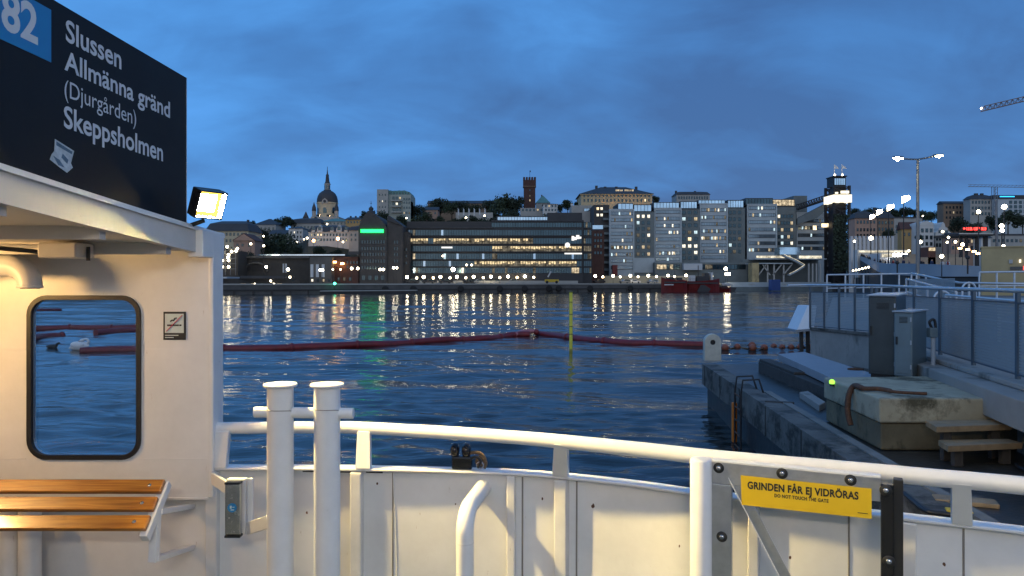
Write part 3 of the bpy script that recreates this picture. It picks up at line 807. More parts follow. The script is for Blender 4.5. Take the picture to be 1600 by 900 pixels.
t.links.new(na.outputs[0], b1.inputs['Height']); t.links.new(nb.outputs[0], b2.inputs['Height'])
t.links.new(b1.outputs[0], b2.inputs['Normal']); t.links.new(b2.outputs[0], b.inputs['Normal'])
me.materials.append(m)
wo = bpy.data.objects.new('water', me); COL.objects.link(wo); wo['kind'] = 'structure'

# ================================================================== booms, pole, swan
mat('boom_red', (.15, .008, .012), .5, var=.35, vscale=3, bump=.3, bscale=6)
mat('boom_pale', (.36, .13, .14), .55, var=.3, vscale=4)
mat('pole_yellow', (.66, .62, .07), .5, var=.12, vscale=5)
mat('pole_ring', (.10, .10, .03), .6)
mat('float_orange', (.24, .065, .030), .5, var=.25, vscale=8)
mat('swan_white', (.72, .74, .76), .7, var=.05, bump=.2, bscale=20)
mat('beak_orange', (.55, .20, .03), .5)
def boom(pts, label, r=.21, step=3.2, pale_end=None):
    ps = [ray_z(x, y, 0) for x, y in pts]
    o = thing('oil_boom', label, 'boom', ps[0])
    c_ = catmull(ps, 8); fine = [c_[0]]
    for a, b in zip(c_, c_[1:]):
        k = max(1, int((b - a).length / .4))
        for i in range(1, k + 1): fine.append(a.lerp(b, i / k))
    acc = 0; rs = []; bands = []; last = 0
    for i, p in enumerate(fine):
        if i: acc += (p - fine[i - 1]).length
        ph = (acc % step) / step
        rs.append(r * (.82 + .20 * math.sin(math.pi * ph) ** .6 + .05 * noise.noise(p * 1.3)))
        if i and int(acc / step) != last: last = int(acc / step); bands.append(i)
    fine = [p + Zv * (.05 + .07 * noise.noise(p * .55)) + Vector((.1 * noise.noise(p * .5 + Vector((9, 0, 0))), .38 * noise.noise(p * .28), 0)) for p in fine]
    MB().tube(fine, rs, 10).build('float_tube', 'boom_red', o)
    for i in bands[:60]:
        t_ = (fine[min(i + 1, len(fine) - 1)] - fine[i - 1]).normalized()
        MB().lathe(fine[i], [(r * .75, -.09), (r * 1.16, -.07), (r * 1.16, .07), (r * .75, .09)], 10, axis=t_).build('joint', 'boom_red', o)
    return o
boom([(120, 551), (200, 549), (270, 547.5), (340, 547), (420, 546), (520, 542.5), (620, 538), (700, 533.5), (760, 529.5), (800, 526), (826, 525.5)], 'long dark red floating boom stretched over the water past the yellow pole')
boom([(842, 523.5), (870, 526), (900, 531), (950, 535.5), (1000, 538.5), (1060, 540), (1104, 540.5)], 'shorter dark red boom running from the yellow pole to the quay')
boom([(20, 516), (60, 515), (120, 513.5), (180, 514), (228, 513)], 'far red boom seen through the shelter window above the swan', .24)
boom([(150, 522), (185, 519), (228, 516.5)], 'faded red boom lying close to the far boom behind the window', .24)
boom([(-20, 540), (30, 535), (60, 529), (98, 526)], 'short red boom end behind the window beside the dark duck', .24)
boom([(20, 487.5), (60, 486), (95, 484.5)], 'thin distant boom high up in the shelter window', .22)
tb_ = ray_z(832, 525.5, 0)
o = thing('boom_coupling', 'pale faded coupling joining the two red booms near the pole', 'coupling', tb_)
MB().tube(catmull([ray_z(805, 526, 0) + Zv * .12, ray_z(818, 524.5, 0) + Zv * .22, ray_z(833, 524, 0) + Zv * .24, ray_z(842, 524, 0) + Zv * .16]), [.13, .14, .15, .16, .16, .15, .15, .14, .14, .14, .13, .13, .13, .12, .12, .12][:16], 8).build('sleeve', 'boom_pale', o)
MB().ball(ray_z(838, 524, 0) + Zv * .2, .2, 10).build('float', 'boom_red', o)
# yellow pole
pb = ray_z(892, 546, 0)
o = thing('mooring_pole', 'tall slim yellow pole standing in the water by the booms', 'pole', pb)
MB().tube([pb - Zv * 3, Vector((pb.x, pb.y, PZ(457, pb.y)))], .085, 12).build('shaft', 'pole_yellow', o)
for yy in (472, 491, 510, 522):
    MB().lathe((pb.x, pb.y, PZ(yy, pb.y)), [(.087, -.02), (.092, -.015), (.092, .015), (.087, .02)], 12).build('ring', 'pole_ring', o)
MB().lathe((pb.x, pb.y, PZ(457, pb.y)), [(.085, 0), (.11, .01), (.11, .05), (.03, .09)], 12).build('cap', 'pole_ring', o)
# swan behind the window: feeding, head turned down along the breast
sp = ray_z(126, 547, 0)
sw = thing('swan', 'white swan with tucked neck floating between the red booms', 'swan', sp)
sw.scale = (.9, .9, .9)
mb = MB(); k = 1.0
mb.tube(catmull([sp + Vector((-.62, 0, .10)), sp + Vector((-.40, 0, .16)), sp + Vector((-.10, 0, .22)), sp + Vector((.22, 0, .24)), sp + Vector((.44, 0, .20))], 4),
        [.03, .06, .10, .14, .18, .21, .235, .25, .26, .265, .26, .25, .235, .20, .16, .12, .06], 14)
mb.tube(catmull([sp + Vector((.30, 0, .28)), sp + Vector((.44, -.02, .46)), sp + Vector((.36, -.06, .60)), sp + Vector((.18, -.10, .56)), sp + Vector((.02, -.12, .50))], 4), [.10, .09, .085, .08, .075, .072, .07, .068, .066, .066, .066, .07, .075, .08, .078, .06, .03], 10)
mb.build('body', 'swan_white', sw)
mb = MB(); mb.ball(sp + Vector((-.08, -.20, .30)), .30, 14, 0, (1.25, .30, .62)); mb.ball(sp + Vector((-.08, .20, .30)), .30, 14, 0, (1.25, .30, .62)); mb.build('wing', 'swan_white', sw)
MB().lathe(sp + Vector((.02, -.12, .50)), [(.028, 0), (.022, .06), (.008, .13)], 8, axis=(-.9, -.1, -.35)).build('beak', 'beak_orange', sw)
mat('duck_brown', (.03, .028, .026), .8)
dp_ = ray_z(81, 544, 0)
o = thing('duck', 'small dark duck on the water beside the red boom end', 'duck', dp_)
MB().tube([dp_ + Vector((-.30, 0, .10)), dp_ + Vector((-.15, 0, .08)), dp_ + Vector((.12, 0, .09)), dp_ + Vector((.22, 0, .12)), dp_ + Vector((.27, 0, .22)), dp_ + Vector((.36, 0, .25)), dp_ + Vector((.43, 0, .23))], [.02, .09, .11, .08, .055, .06, .02], 10).build('body', 'duck_brown', o)

# ================================================================== the near quay
mat('wet_asphalt', (.032, .031, .028), .36, var=.4, vscale=.9, bump=.35, bscale=14, stain=((.095, .092, .080), 2.6, .57, (1, 1, 1)))
mat('quay_concrete', (.125, .115, .10), .75, var=.4, vscale=1.6, bump=.5, bscale=8, stain=((.028, .026, .020), 1.5, .47, (1, 1, 1.6)))
mat('block_concrete', (.36, .325, .23), .78, var=.22, vscale=1.6, bump=.3, bscale=9, stain=((.085, .075, .045), 1.5, .50, (1, 1, .8)))
mat('mossy_concrete', (.135, .115, .070), .85, var=.3, vscale=2, bump=.35, bscale=9, stain=((.035, .034, .018), 2.4, .52, (1, 1, .5)))
mat('wall_concrete', (.27, .26, .24), .75, var=.15, vscale=1.5, bump=.2, bscale=9, stain=((.11, .11, .10), 1.4, .56, (1, 1, .35)))
mat('kerb_edge', (.20, .195, .18), .8, var=.3, vscale=3, bump=.4, bscale=12)
mat('old_timber', (.045, .040, .036), .8, var=.35, vscale=5, bump=.5, bscale=18)
mat('tread_timber', (.30, .215, .125), .6, var=.3, vscale=4, bump=.25, bscale=20)
mat('gangway_metal', (.28, .30, .33), .55, metal=.2, var=.12, vscale=4)
mat('cabinet_dark', (.06, .072, .075), .36, metal=.4, var=.15, vscale=3, bump=.03)
mat('cabinet_grey', (.15, .20, .22), .45, metal=.3, var=.12, vscale=3)
mat('cabinet_top', (.34, .38, .42), .4, var=.1)
mat('rail_steel', (.52, .55, .58), .36, metal=.5, var=.12, vscale=9)
mat('fence_post', (.09, .12, .15), .45, metal=.4, var=.1)
mat('white_fibre', (.62, .65, .68), .5, var=.06, vscale=3)
mat('fender_cream', (.50, .49, .42), .6, var=.15, vscale=6, stain=((.16, .14, .10), 8, .62, (1, 1, .5)))
mat('fender_orange', (.55, .16, .01), .5, var=.2)  # orange colour of the fender strip by the ladder
emis('green_lamp', (.35, 1.0, .08), 2.2)
m = bpy.data.materials.new('perforated_sheet'); m.use_nodes = True; M['perforated_sheet'] = m     # galvanised sheet with rows of round holes
t = m.node_tree; b = t.nodes['Principled BSDF']
b.inputs['Base Color'].default_value = (.31, .35, .37, 1); b.inputs['Metallic'].default_value = .2; b.inputs['Roughness'].default_value = .5
uvn = N(t, 'ShaderNodeUVMap'); sc_ = N(t, 'ShaderNodeVectorMath', operation='SCALE'); sc_.inputs['Scale'].default_value = 1 / .042
fr_ = N(t, 'ShaderNodeVectorMath', operation='FRACTION'); sb = N(t, 'ShaderNodeVectorMath', operation='SUBTRACT'); sb.inputs[1].default_value = (.5, .5, 0)
ln = N(t, 'ShaderNodeVectorMath', operation='LENGTH'); lt = N(t, 'ShaderNodeMath', operation='GREATER_THAN'); lt.inputs[1].default_value = .28
t.links.new(uvn.outputs[0], sc_.inputs[0]); t.links.new(sc_.outputs[0], fr_.inputs[0]); t.links.new(fr_.outputs[0], sb.inputs[0]); t.links.new(sb.outputs[0], ln.inputs[0]); t.links.new(ln.outputs['Value'], lt.inputs[0]); t.links.new(lt.outputs[0], b.inputs['Alpha'])

QZ = EYE - 2.17                              # quay surface
WZ = EYE - 1.30                              # raised walkway
q0, q1 = ray_z(1097, 568, QZ), ray_z(1330, 722, QZ)
dq = (q1 - q0).normalized()
q2 = q1 + dq * 6.4
fa, fb = P(1266, 513, 21), P(1362, 522, 18.6); fa.z = fb.z = WZ
fc_, fd = ray_z(1452, 556, WZ), ray_z(1602, 601, WZ)
fe = fd + (fd - fc_).normalized() * 4.5
fence_line = [fa, fb, fc_, fd, fe]
# quay slab (asphalt), its edge beam and its dark face
far_r = Vector((70, 21.8, QZ))
mb = MB(); in_ = Vector((-dq.y, dq.x, 0)) * -1
if in_.x < 0: in_ = -in_
ed = [q0 + in_ * .36, q2 + in_ * .36]
mb.prism([(ed[0].x, ed[0].y + .0, QZ - .3), (ed[1].x, ed[1].y, QZ - .3), (12, q2.y - 2, QZ - .3), (12, 21.2, QZ - .3)], (0, 0, .27))
struct('quay_surface', mb, 'wet_asphalt')
mb = MB()
mb.prism([q0 - Zv * .55, q2 - Zv * .55, q2 + in_ * .36 - Zv * .55, q0 + in_ * .36 - Zv * .55], Zv * .55, 0)
mb.prism([q0 + in_ * .14 - Zv * 5, q2 + in_ * .14 - Zv * 5, Vector((12, q2.y - 2, QZ - 5)), Vector((12, 21.15, QZ - 5))], Zv * 4.45 - Zv * .004, 1)
for k in range(7):                           # broken lips and joints along the edge beam
    s = .4 + k * 2.1
    p = q0 + dq * s
    mb.obox(p - in_ * .012 - Zv * .54, dq * .025, in_ * .02, Zv * .53, 1)
mat('wet_wall', (.022, .024, .024), .5, var=.5, vscale=1.2, bump=.4, bscale=6)
tag(mb.build('quay_wall', ['quay_concrete', 'wet_wall'], bevel=.02), 'stained concrete quay edge with dark wet face rising from the water', 'quay wall')
# worn strip just behind the edge beam
mb = MB(); mb.prism([q0 + in_ * .38 + dq * 5 - Zv * .027, q2 + in_ * .38 - Zv * .027, q2 + in_ * .50 - Zv * .027, q0 + in_ * .52 + dq * 5 - Zv * .027], Zv * .035)
st_ = mb.build('kerb_strip', 'kerb_edge'); st_['kind'] = 'structure'
# raised walkway slab behind the fence
mb = MB()
poly = [fa, fb, fc_, fd, fe, Vector((75, fe.y, WZ)), Vector((75, 62, WZ)), Vector((27, 62, WZ)), Vector((10.4, 24.5, WZ)), Vector((8.75, 21.2, WZ))]
mb.prism([p - Zv * 3.2 for p in poly], Zv * 3.2)
tag(mb.build('walkway_wall', 'wall_concrete', bevel=.02), 'pale concrete retaining wall carrying the perforated metal fence', 'retaining wall')
tag(MB().prism([fa + Vector((-.04, -.05, -.06)), fb + Vector((-.04, -.05, -.06)), fb + Vector((.1, .2, -.06)), fa + Vector((.1, .2, -.06))], Zv * .075).build('coping', 'quay_concrete', bevel=.01), 'thin weathered coping on the pale concrete retaining wall', 'coping')
# stepped footing below the fence near the block
mb = MB(); u_ = (fd - fc_).normalized(); o_ = Vector((-u_.y, u_.x, 0));  o_ = o_ if o_.x < 0 else -o_
mb.prism([fc_ + o_ * .45 - u_ * 1.0 - Zv * .42, fe + o_ * .45 - Zv * .42, fe + o_ * .006 - Zv * .42, fc_ + o_ * .006 - u_ * 1.0 - Zv * .42], Zv * .36)
mb.prism([fc_ + o_ * .12 - u_ * 1.0 - Zv * .055, fe + o_ * .12 - Zv * .055, fe + o_ * .006 - Zv * .055, fc_ + o_ * .006 - u_ * 1.0 - Zv * .055], Zv * .075)
tag(mb.build('fence_footing', 'wall_concrete', bevel=.015), 'stepped pale concrete footing under the fence beside the mossy block', 'footing')

# perforated fence: things = panels' runs
def uvbox(name, a, b, z0, z1, parent, th=.012):
    a, b = Vector(a), Vector(b); d = (b - a); d.z = 0; L = d.length; d.normalize(); n = Vector((d.y, -d.x, 0))
    me = bpy.data.meshes.new(name); o = root_loc(parent)
    vs = [a + Zv * (z0 - a.z) - o, b + Zv * (z0 - b.z) - o, b + Zv * (z1 - b.z) - o, a + Zv * (z1 - a.z) - o]
    me.from_pydata([tuple(v) for v in vs], [], [(0, 1, 2, 3)])
    uv = me.uv_layers.new(name='UVMap')
    for i, c_ in enumerate([(0, 0), (L, 0), (L, z1 - z0), (0, z1 - z0)]): uv.data[i].uv = c_
    me.materials.append(M['perforated_sheet'])
    ob = bpy.data.objects.new(name, me); COL.objects.link(ob); ob.parent = parent
    s_ = ob.modifiers.new('sheet', 'SOLIDIFY'); s_.thickness = .003
    return ob
def fence_run(label, a, b, n, hp, hr, rail_r=.026, grp=None, lower_gap=.06):
    o = thing('perforated_fence', label, 'fence', a, group=grp)
    for i in range(n + 1):
        p = a.lerp(b, i / n)
        MB().box(p.x - .025, p.x + .025, p.y - .025, p.y + .025, p.z, p.z + hr - .01).build('fence_post', 'fence_post', o)
        if i < n:
            q = a.lerp(b, (i + 1) / n); d = (q - p).normalized() * .035
            s_ = uvbox('perforated_panel', p + d, q - d, p.z + lower_gap, p.z + hp, o)
            for zz in (lower_gap, hp):
                MB().bar(p + d + Zv * zz, q - d + Zv * zz, .03, .022).build('panel_frame', 'fence_post', s_)
    return o
hr = PZ(466, fd.y) - WZ
r1 = fence_run('short fence of narrow perforated panels on the low concrete wall', fa, fb, 4, 1.02, 1.18)
r2 = fence_run('long fence of wide perforated steel panels beside the mossy block', fb + Vector((-.12, -.5, 0)), fe, 8, 1.02, 1.18)
hp_ = [fa + Zv * 1.21 + Vector((-.6, .1, .0)), fa + Zv * 1.22, fb + Zv * 1.22, fc_ + Zv * 1.20, fd + Zv * 1.19, fe + Zv * 1.18]
hr_ = thing('fence_handrail', 'round steel handrail curving along the top of the perforated fence', 'handrail', fa + Zv)
MB().tube(catmull(hp_, 8), .030, 12).build('rail', 'rail_steel', hr_)
# white fibreglass shelter end and its dark legs, at the far end of the low wall
cv = P(1258, 512, 21.6)
o = thing('white_canopy', 'sloping white fibreglass canopy on dark legs beyond the concrete wall', 'canopy', cv)
mb = MB()
A_ = [P(1262, 478, 21.9), P(1276, 478, 21.9), P(1272, 514, 21.5), P(1245, 516, 21.5)]
mb.prism(A_, Vector((.05, .9, 0))); mb.build('shell', 'white_fibre', o, bevel=.02)
MB().prism([P(1243, 515.5, 21.45), P(1272, 513.5, 21.45), P(1272, 517, 21.45), P(1243, 519, 21.45)], Vector((.05, 1.0, 0))).build('rim', 'gangway_metal', o)
for x in (1252, 1262):
    MB().bar(P(x, 517, 21.6), Vector((PX(x + 1, 21.6), 21.6, -.5)), .09, .09, up=(0, 1, 0)).build('leg', 'old_timber', o)
# cream fender post with an eye
d_ = 20.9; c0 = P(1114, 568, d_)
o = thing('fender_post', 'cream rounded post with a round hole at the tip of the quay', 'post', c0)
wpx = .235; ztop = PZ(522, d_)
prof = [(-wpx, QZ - .06), (wpx, QZ - .06)] + [(wpx * math.cos(R(a)), ztop - wpx + wpx * math.sin(R(a))) for a in range(0, 181, 15)]
hl = [(.075 * math.cos(R(a)), PZ(535, d_) + .075 * math.sin(R(a))) for a in range(0, 360, 24)]
MB().prism([(c0.x + x, d_, z) for x, z in prof], (.02, .26, 0), holes=[[(c0.x + x, d_, z) for x, z in hl]]).build('plate', 'fender_cream', o, bevel=.02)
MB().tube([c0 + Vector((0, .02, PZ(535, d_) - c0.z)), c0 + Vector((.02, .24, PZ(535, d_) - c0.z))], .072, 14).build('pin', 'rubber', o)
MB().lathe((c0.x, d_ - .006, PZ(535, d_)), [(.078, 0), (.12, 0), (.12, .01), (.078, .01)], 16, axis=(0, -1, 0)).build('ring', 'cabinet_top', o) if False else None
# string of orange floats
pts = [(1133, 544.5), (1152, 543), (1176, 545), (1194, 544.5), (1209, 542), (1222, 543.5), (1236, 543.5), (1251, 543), (1264, 543), (1175, 540.5)]
for k, (x, y) in enumerate(pts):
    p = ray_z(x, y + 2, 0)
    if k == 0:
        f0 = thing('float_ball', 'weathered orange float ball in the string between red boom and quay', 'float', p, group='string of orange floats')
        MB().ball(Vector((0, 0, .10)), .185, 14).build('ball', 'float_orange', f0, org=(0, 0, 0))
        MB().tube([(-.22, 0, .1), (.22, 0, .1)], .04, 8).build('eyelet', 'rubber', f0, org=(0, 0, 0))
    else:
        c_ = copy_tree(f0); c_.location = p; s = random.uniform(.85, 1.1); c_.scale = (s, s, s); c_.rotation_euler.z = random.uniform(0, 3)
rp_ = tag(MB().tube(catmull([ray_z(x, y + 2, 0) + Zv * .06 for x, y in [(1104, 541)] + pts[:9]], 4), .03, 6).build('float_rope', 'rope_fibre', org=ray_z(1180, 545, 0)), 'dark rope threading the row of orange float balls', 'rope')
# timber beam and grey gangway plate on the quay
def slab4(name, label, cat, px4, ztop, th, m_, par=None, bev=.015):
    ps = [ray_z(x, y, ztop) for x, y in px4]
    return tag(MB().prism([p - Zv * th for p in ps], Zv * th).build(name, m_, org=ps[0] - Zv * th, bevel=bev), label, cat)
a_, b_ = ray_z(1185, 563, QZ + .25), ray_z(1287, 603, QZ + .25)
u_ = (b_ - a_).normalized(); s_ = Vector((u_.y, -u_.x, 0)); s_ = s_ if s_.x > 0 else -s_
mb = MB().obox(a_ - Zv * .29, u_ * ((b_ - a_).length + 1.0), s_ * .32, Zv * .27)
mb.obox(a_ - Zv * .02 + s_ * .02, u_ * ((b_ - a_).length * .6), s_ * .28, Zv * .06)
tag(mb.build('timber_beam', 'old_timber', org=a_, bevel=.012), 'dark weathered timber beam lying on the wet quay', 'beam')
slab4('gangway_plate', 'long flat grey metal gangway plate lying along the concrete wall', 'gangway', [(1216, 553), (1256, 549.5), (1384, 590), (1298, 590)], QZ + .42, .16, 'gangway_metal')
slab4('kerb_stone', 'short pale kerb stone lying on the asphalt below the timber beam', 'kerb stone', [(1249, 612.5), (1262, 610.5), (1290, 628), (1280, 633)], QZ + .08, .12, 'wall_concrete')
pd_ = ray_z(1337, 577, QZ + .43)
tag(MB().tube(arc(pd_, .14, 0, 2 * math.pi, 16, (1, 0, 0), (0, .7, 0)), .022, 8).build('mooring_ring', 'rusty_iron', org=pd_), 'small dark iron ring lying on the grey gangway plate', 'ring')
# concrete block in two courses
BZ = EYE - 1.505
f0_ = Vector((PX(1374, 9.56), 9.56)); b0_ = Vector((PX(1289, 11.6), 11.6))
blk = thing('concrete_block', 'big stained concrete block in two courses on the quay, moss on its face', 'concrete block', (6.2, 10.5, QZ))
def course(z0, z1, g, m_, nm):
    mb = MB()
    pts = [(f0_.x + g, f0_.y + g, z0), (7.15, f0_.y + g - .04, z0), (7.75, 11.9, z0), (b0_.x + g, b0_.y + .05, z0)]
    mb.prism(pts, (0, 0, z1 - z0)); return mb.build(nm, m_, blk, bevel=.025)
zm_ = EYE - (661 - HY) * 9.56 / F
course(QZ - .02, zm_ - .012, .035, 'mossy_concrete', 'lower_course')
course(zm_, BZ, 0, 'block_concrete', 'upper_course')
# green lamp on the block corner
gp_ = P(1300, 597, 11.2)
o = thing('green_lamp', 'small lit green lamp on the corner of the concrete block', 'lamp', gp_)
MB().ball(gp_, .043, 10).build('lens', 'green_lamp', o)
MB().lathe(gp_ - Zv * .06, [(.035, 0), (.035, .03), (.03, .035)], 10).build('base', 'rubber', o)
# old rope draped over the block
ht = BZ + .045
hA, hB = f0_, b0_                             # the block's edge towards the water
he = hA.lerp(hB, .42); ho = Vector((hB.y - hA.y, hA.x - hB.x)).normalized(); ho = ho if ho.x < 0 else -ho
h3 = Vector((he.x + ho.x * .05, he.y + ho.y * .05, 0))
pts = [h3 + Zv * (BZ - .50) + Vector((-.04, -.10, 0)), h3 + Zv * (BZ - .32) + Vector((-.05, -.03, 0)), h3 + Zv * (BZ - .10) + Vector((-.02, 0, 0)), h3 + Zv * (BZ + .035) + Vector((.06, .01, 0))] + [ray_z(x, y, ht) for x, y in ((1350, 607), (1372, 607.5), (1388, 610), (1396, 612), (1422, 614), (1448, 615))]
tag(MB().tube(catmull(pts), [.040] * 20 + [.032] * 14 + [.022] * 12, 9).build('old_hose', 'rusty_iron', org=pts[0]), 'rusty brown hose draped over the edge of the concrete block', 'hose')
# timber steps down from the block
st1 = thing('timber_steps', 'two pale timber treads on posts leaning against the concrete block', 'steps', (6.0, 9.0, QZ))
def tread(pa, pb, pc, pd, zt, th):
    ps = [ray_z(x, y, zt) for x, y in (pa, pb, pc, pd)]
    h = ps[0].lerp(ps[3], .49), ps[1].lerp(ps[2], .49), ps[0].lerp(ps[3], .51), ps[1].lerp(ps[2], .51)
    MB().prism([p - Zv * th for p in (ps[0], ps[1], h[1], h[0])], Zv * th).build('tread', 'tread_timber', st1, bevel=.006)
    MB().prism([p - Zv * th for p in (h[2], h[3], ps[2], ps[3])], Zv * th).build('tread', 'tread_timber', st1, bevel=.006)
    return ps
z1_ = EYE - 1.76; z2_ = EYE - 1.93
p1 = tread((1446, 657), (1560, 655.5), (1581, 663), (1463, 667), z1_, .07)
p2 = tread((1466, 687.5), (1576, 685.5), (1598, 692), (1481, 697), z2_, .07)
for ps, zt in ((p1, z1_), (p2, z2_)):
    for k in (.18, .82):
        c_ = ps[3].lerp(ps[2], k)
        MB().box(c_.x - .05, c_.x + .05, c_.y + .05, c_.y + .13, QZ - .02, zt - .07).build('leg', 'old_timber', st1)
# cabinets
def cabinet(name, label, xl, xr, yt, yb, d, dep, m_, rz, topm, slope=0, extras=True):
    x0, x1 = PX(xl, d), PX(xr, d); wv = x1 - x0; z0, z1 = PZ(yb, d), PZ(yt, d); h = z1 - z0
    o = thing(name, label, 'cabinet', (x0, d, z0), rz)
    mb = MB(); mb.prism([(0, 0, 0), (0, 0, h), (0, dep, h + slope), (0, dep, 0)], (wv, 0, 0)); mb.build('body', m_, o, org=(0, 0, 0), bevel=.012)
    MB().prism([(-.025, -.03, h + .003), (-.025, -.03, h + .028), (-.025, dep + .03, h + slope + .028), (-.025, dep + .03, h + slope + .003)], (wv + .05, 0, 0)).build('lid', topm, o, org=(0, 0, 0), bevel=.006)
    if extras:
        MB().box(.02, wv - .02, -.008, 0, .05, h - .04).build('door', m_, o, org=(0, 0, 0), bevel=.004)
        MB().box(.03, .055, -.03, -.008, h * .5, h * .62).build('handle', 'rubber', o, org=(0, 0, 0))
        vb = MB()
        for q in range(5): vb.box(wv * .3, wv * .75, -.014, -.0085, h * .84 + q * .022, h * .84 + q * .022 + .010)
        vb.build('vent', 'rubber', o, org=(0, 0, 0))
        for zz in (.12, .5, .86): MB().box(wv - .03, wv - .008, -.02, -.0085, h * zz, h * zz + .07).build('hinge', 'cabinet_top', o, org=(0, 0, 0))
    MB().box(.03, wv - .03, .03, dep - .03, -.12, 0).build('plinth', 'rubber', o, org=(0, 0, 0))
    return o
cabinet('tall_cabinet', 'tall dark grey steel electrical cabinet standing behind the concrete block', 1357, 1396, 463, 584, 12.6, .85, 'cabinet_dark', R(-38), 'cabinet_top', .03)
cabinet('low_cabinet', 'lower blue grey cabinet tucked beside the tall dark cabinet', 1397, 1423, 488, 587, 12.2, .80, 'cabinet_grey', R(-44), 'cabinet_top', .01)
o = thing('water_standpipe', 'slim standpipe with valve and hose beside the grey cabinet', 'standpipe', P(1458, 588, 12.1))
a = P(1458, 588, 12.1)
MB().tube([a - Zv * .1, Vector((a.x, a.y, PZ(527, 12.1)))], .035, 10).build('pipe', 'cabinet_top', o)
MB().box(a.x - .08, a.x + .05, a.y - .06, a.y + .06, PZ(527, 12.1), PZ(512, 12.1)).build('valve_box', 'cabinet_grey', o, bevel=.01)
MB().tube(catmull([Vector((a.x - .02, a.y, PZ(513, 12.1))), Vector((a.x - .06, a.y, PZ(503, 12.1))), Vector((a.x + .02, a.y, PZ(500, 12.1))), Vector((a.x + .05, a.y, PZ(520, 12.1)))]), .022, 8).build('hose', 'rubber', o)
MB().box(a.x - .06, a.x + .09, a.y - .07, a.y + .07, a.z - .02, a.z + .10).build('base', 'cabinet_top', o, bevel=.01)
# quay ladder with hoops
la = ray_z(1158, 607, QZ)
o = thing('quay_ladder', 'black iron ladder with bent hoops hanging on the quay edge', 'ladder', la)
for k in (0, .55):
    p = q0 + dq * ((la - q0).dot(dq) + k)
    MB().tube([p - Zv * 1.6 - in_ * .10, p - Zv * .05 - in_ * .10, p + Zv * .24 - in_ * .06, p + Zv * .26 + in_ * .25, p + in_ * .34 - Zv * .02], .020, 8).build('hoop', 'rubber', o)
for k in range(6):
    p = q0 + dq * ((la - q0).dot(dq)) - in_ * .10 - Zv * (.1 + .26 * k)
    MB().tube([p, p + dq * .55], .016, 6).build('rung', 'rusty_iron', o)
p = q0 + dq * ((la - q0).dot(dq) - .1) - in_ * .09 - Zv * .62
tag(MB().box(p.x - .05, p.x + .05, p.y - .05, p.y + .05, p.z - .5, p.z + .32).build('orange_fender', 'fender_orange', org=p, bevel=.02), 'orange rubber fender strip on the wall by the quay ladder', 'fender')
mb = MB(); c0 = ray_z(1172, 605, QZ + .10)
mb.tube([c0, c0 + in_ * .5], .02, 6)
# rail of light-frame hoops near edge
# litter on the asphalt below the rail
for k, (x, y, L_, w_, m_, lab, nm, cat) in enumerate([(1462, 782, .55, .20, 'tread_timber', 'broken yellowish board lying on the asphalt below the handrail', 'board', 'board'),
                                         (1480, 800, .22, .12, 'sign_yellow', 'small yellow scrap on the asphalt by the board', 'scrap', 'scrap'),
                                         (1195, 628, .5, .1, 'old_timber', 'short dark offcut of timber lying near the quay edge', 'offcut', 'timber')]):
    p = ray_z(x, y, QZ)
    tag(MB().obox(p - Zv * .03, Vector((.94, -.34, 0)) * L_, Vector((.34, .94, 0)) * w_, Zv * .045).build(nm, m_, org=p, bevel=.008), lab, cat)
hs = [ray_z(x, y, QZ) + Zv * .02 for x, y in ((1408, 770), (1425, 785), (1448, 802), (1475, 806), (1500, 812), (1530, 830))]
tag(MB().tube(catmull(hs), .024, 8).build('black_hose', 'rubber', org=hs[0]), 'black hose snaking across the asphalt behind the gate', 'hose')
hs = [ray_z(x, y, QZ) + Zv * .02 for x, y in ((1588, 728), (1594, 734), (1612, 741))]
tag(MB().tube(catmull(hs), .022, 8).build('short_cable', 'rubber', org=hs[0]), 'short black cable end lying near the timber steps', 'cable')

# ---- railings on the raised walkway further back
def railing(label, pts, n_rails, h, r=.03, posts=5, m_='rail_steel', nm='walkway_railing'):
    o = thing(nm, label, 'railing', pts[0])
    for k in range(n_rails):
        z = h * (1 - k / max(1, n_rails))
        MB().tube([p + Zv * z for p in pts], r if k == 0 else r * .7, 8).build('rail', m_, o)
    L = sum((b - a).length for a, b in zip(pts, pts[1:]))
    for k in range(posts):
        s = L * k / (posts - 1)
        for a, b in zip(pts, pts[1:]):
            if s <= (b - a).length + 1e-6:
                p = a.lerp(b, s / (b - a).length); break
            s -= (b - a).length
        MB().box(p.x - .025, p.x + .025, p.y - .025, p.y + .025, p.z, p.z + h).build('railing_post', m_, o)
    return o
def rz_(x, ytop, d, h): p = P(x, ytop, d); return p - Zv * h
railing('far steel railing with two rails in front of the dark underpass', [rz_(1292, 429.5, 30, 1.1), rz_(1432, 427.5, 31, 1.1)], 2, 1.1, .034, 6)
railing('steel railing with two rails near the yellow concrete building', [rz_(1530, 425.5, 29, 1.1), rz_(1640, 424, 29, 1.1)], 2, 1.1, .038, 5)
railing('sloping ramp handrail descending towards the walkway, upper side', [rz_(1424, 427, 30, 1.0), rz_(1500, 442, 24, 1.0), rz_(1640, 444, 23, 1.0)], 1, 1.0, .038, 5)
railing('sloping ramp handrail descending towards the walkway, lower side', [rz_(1416, 436, 27, .9), rz_(1494, 456, 20, .9)], 2, .9, .030, 5)
railing('nearer walkway rail with hooped ends behind the perforated fence', [rz_(1478, 454, 16.5, 1.0), rz_(1660, 468, 13.8, 1.0)], 2, .9, .028, 5)
rsl = [rz_(1420, 430, 29, .7), rz_(1492, 446, 22.5, .7)]
o = thing('ramp_grating', 'grey perforated side of the sloping ramp between its handrails', 'ramp', rsl[0])
uvb = uvbox('perforated_panel', rsl[0] - Zv * .3, rsl[1] - Zv * .3, rsl[0].z - .1, rsl[0].z + .55, o)
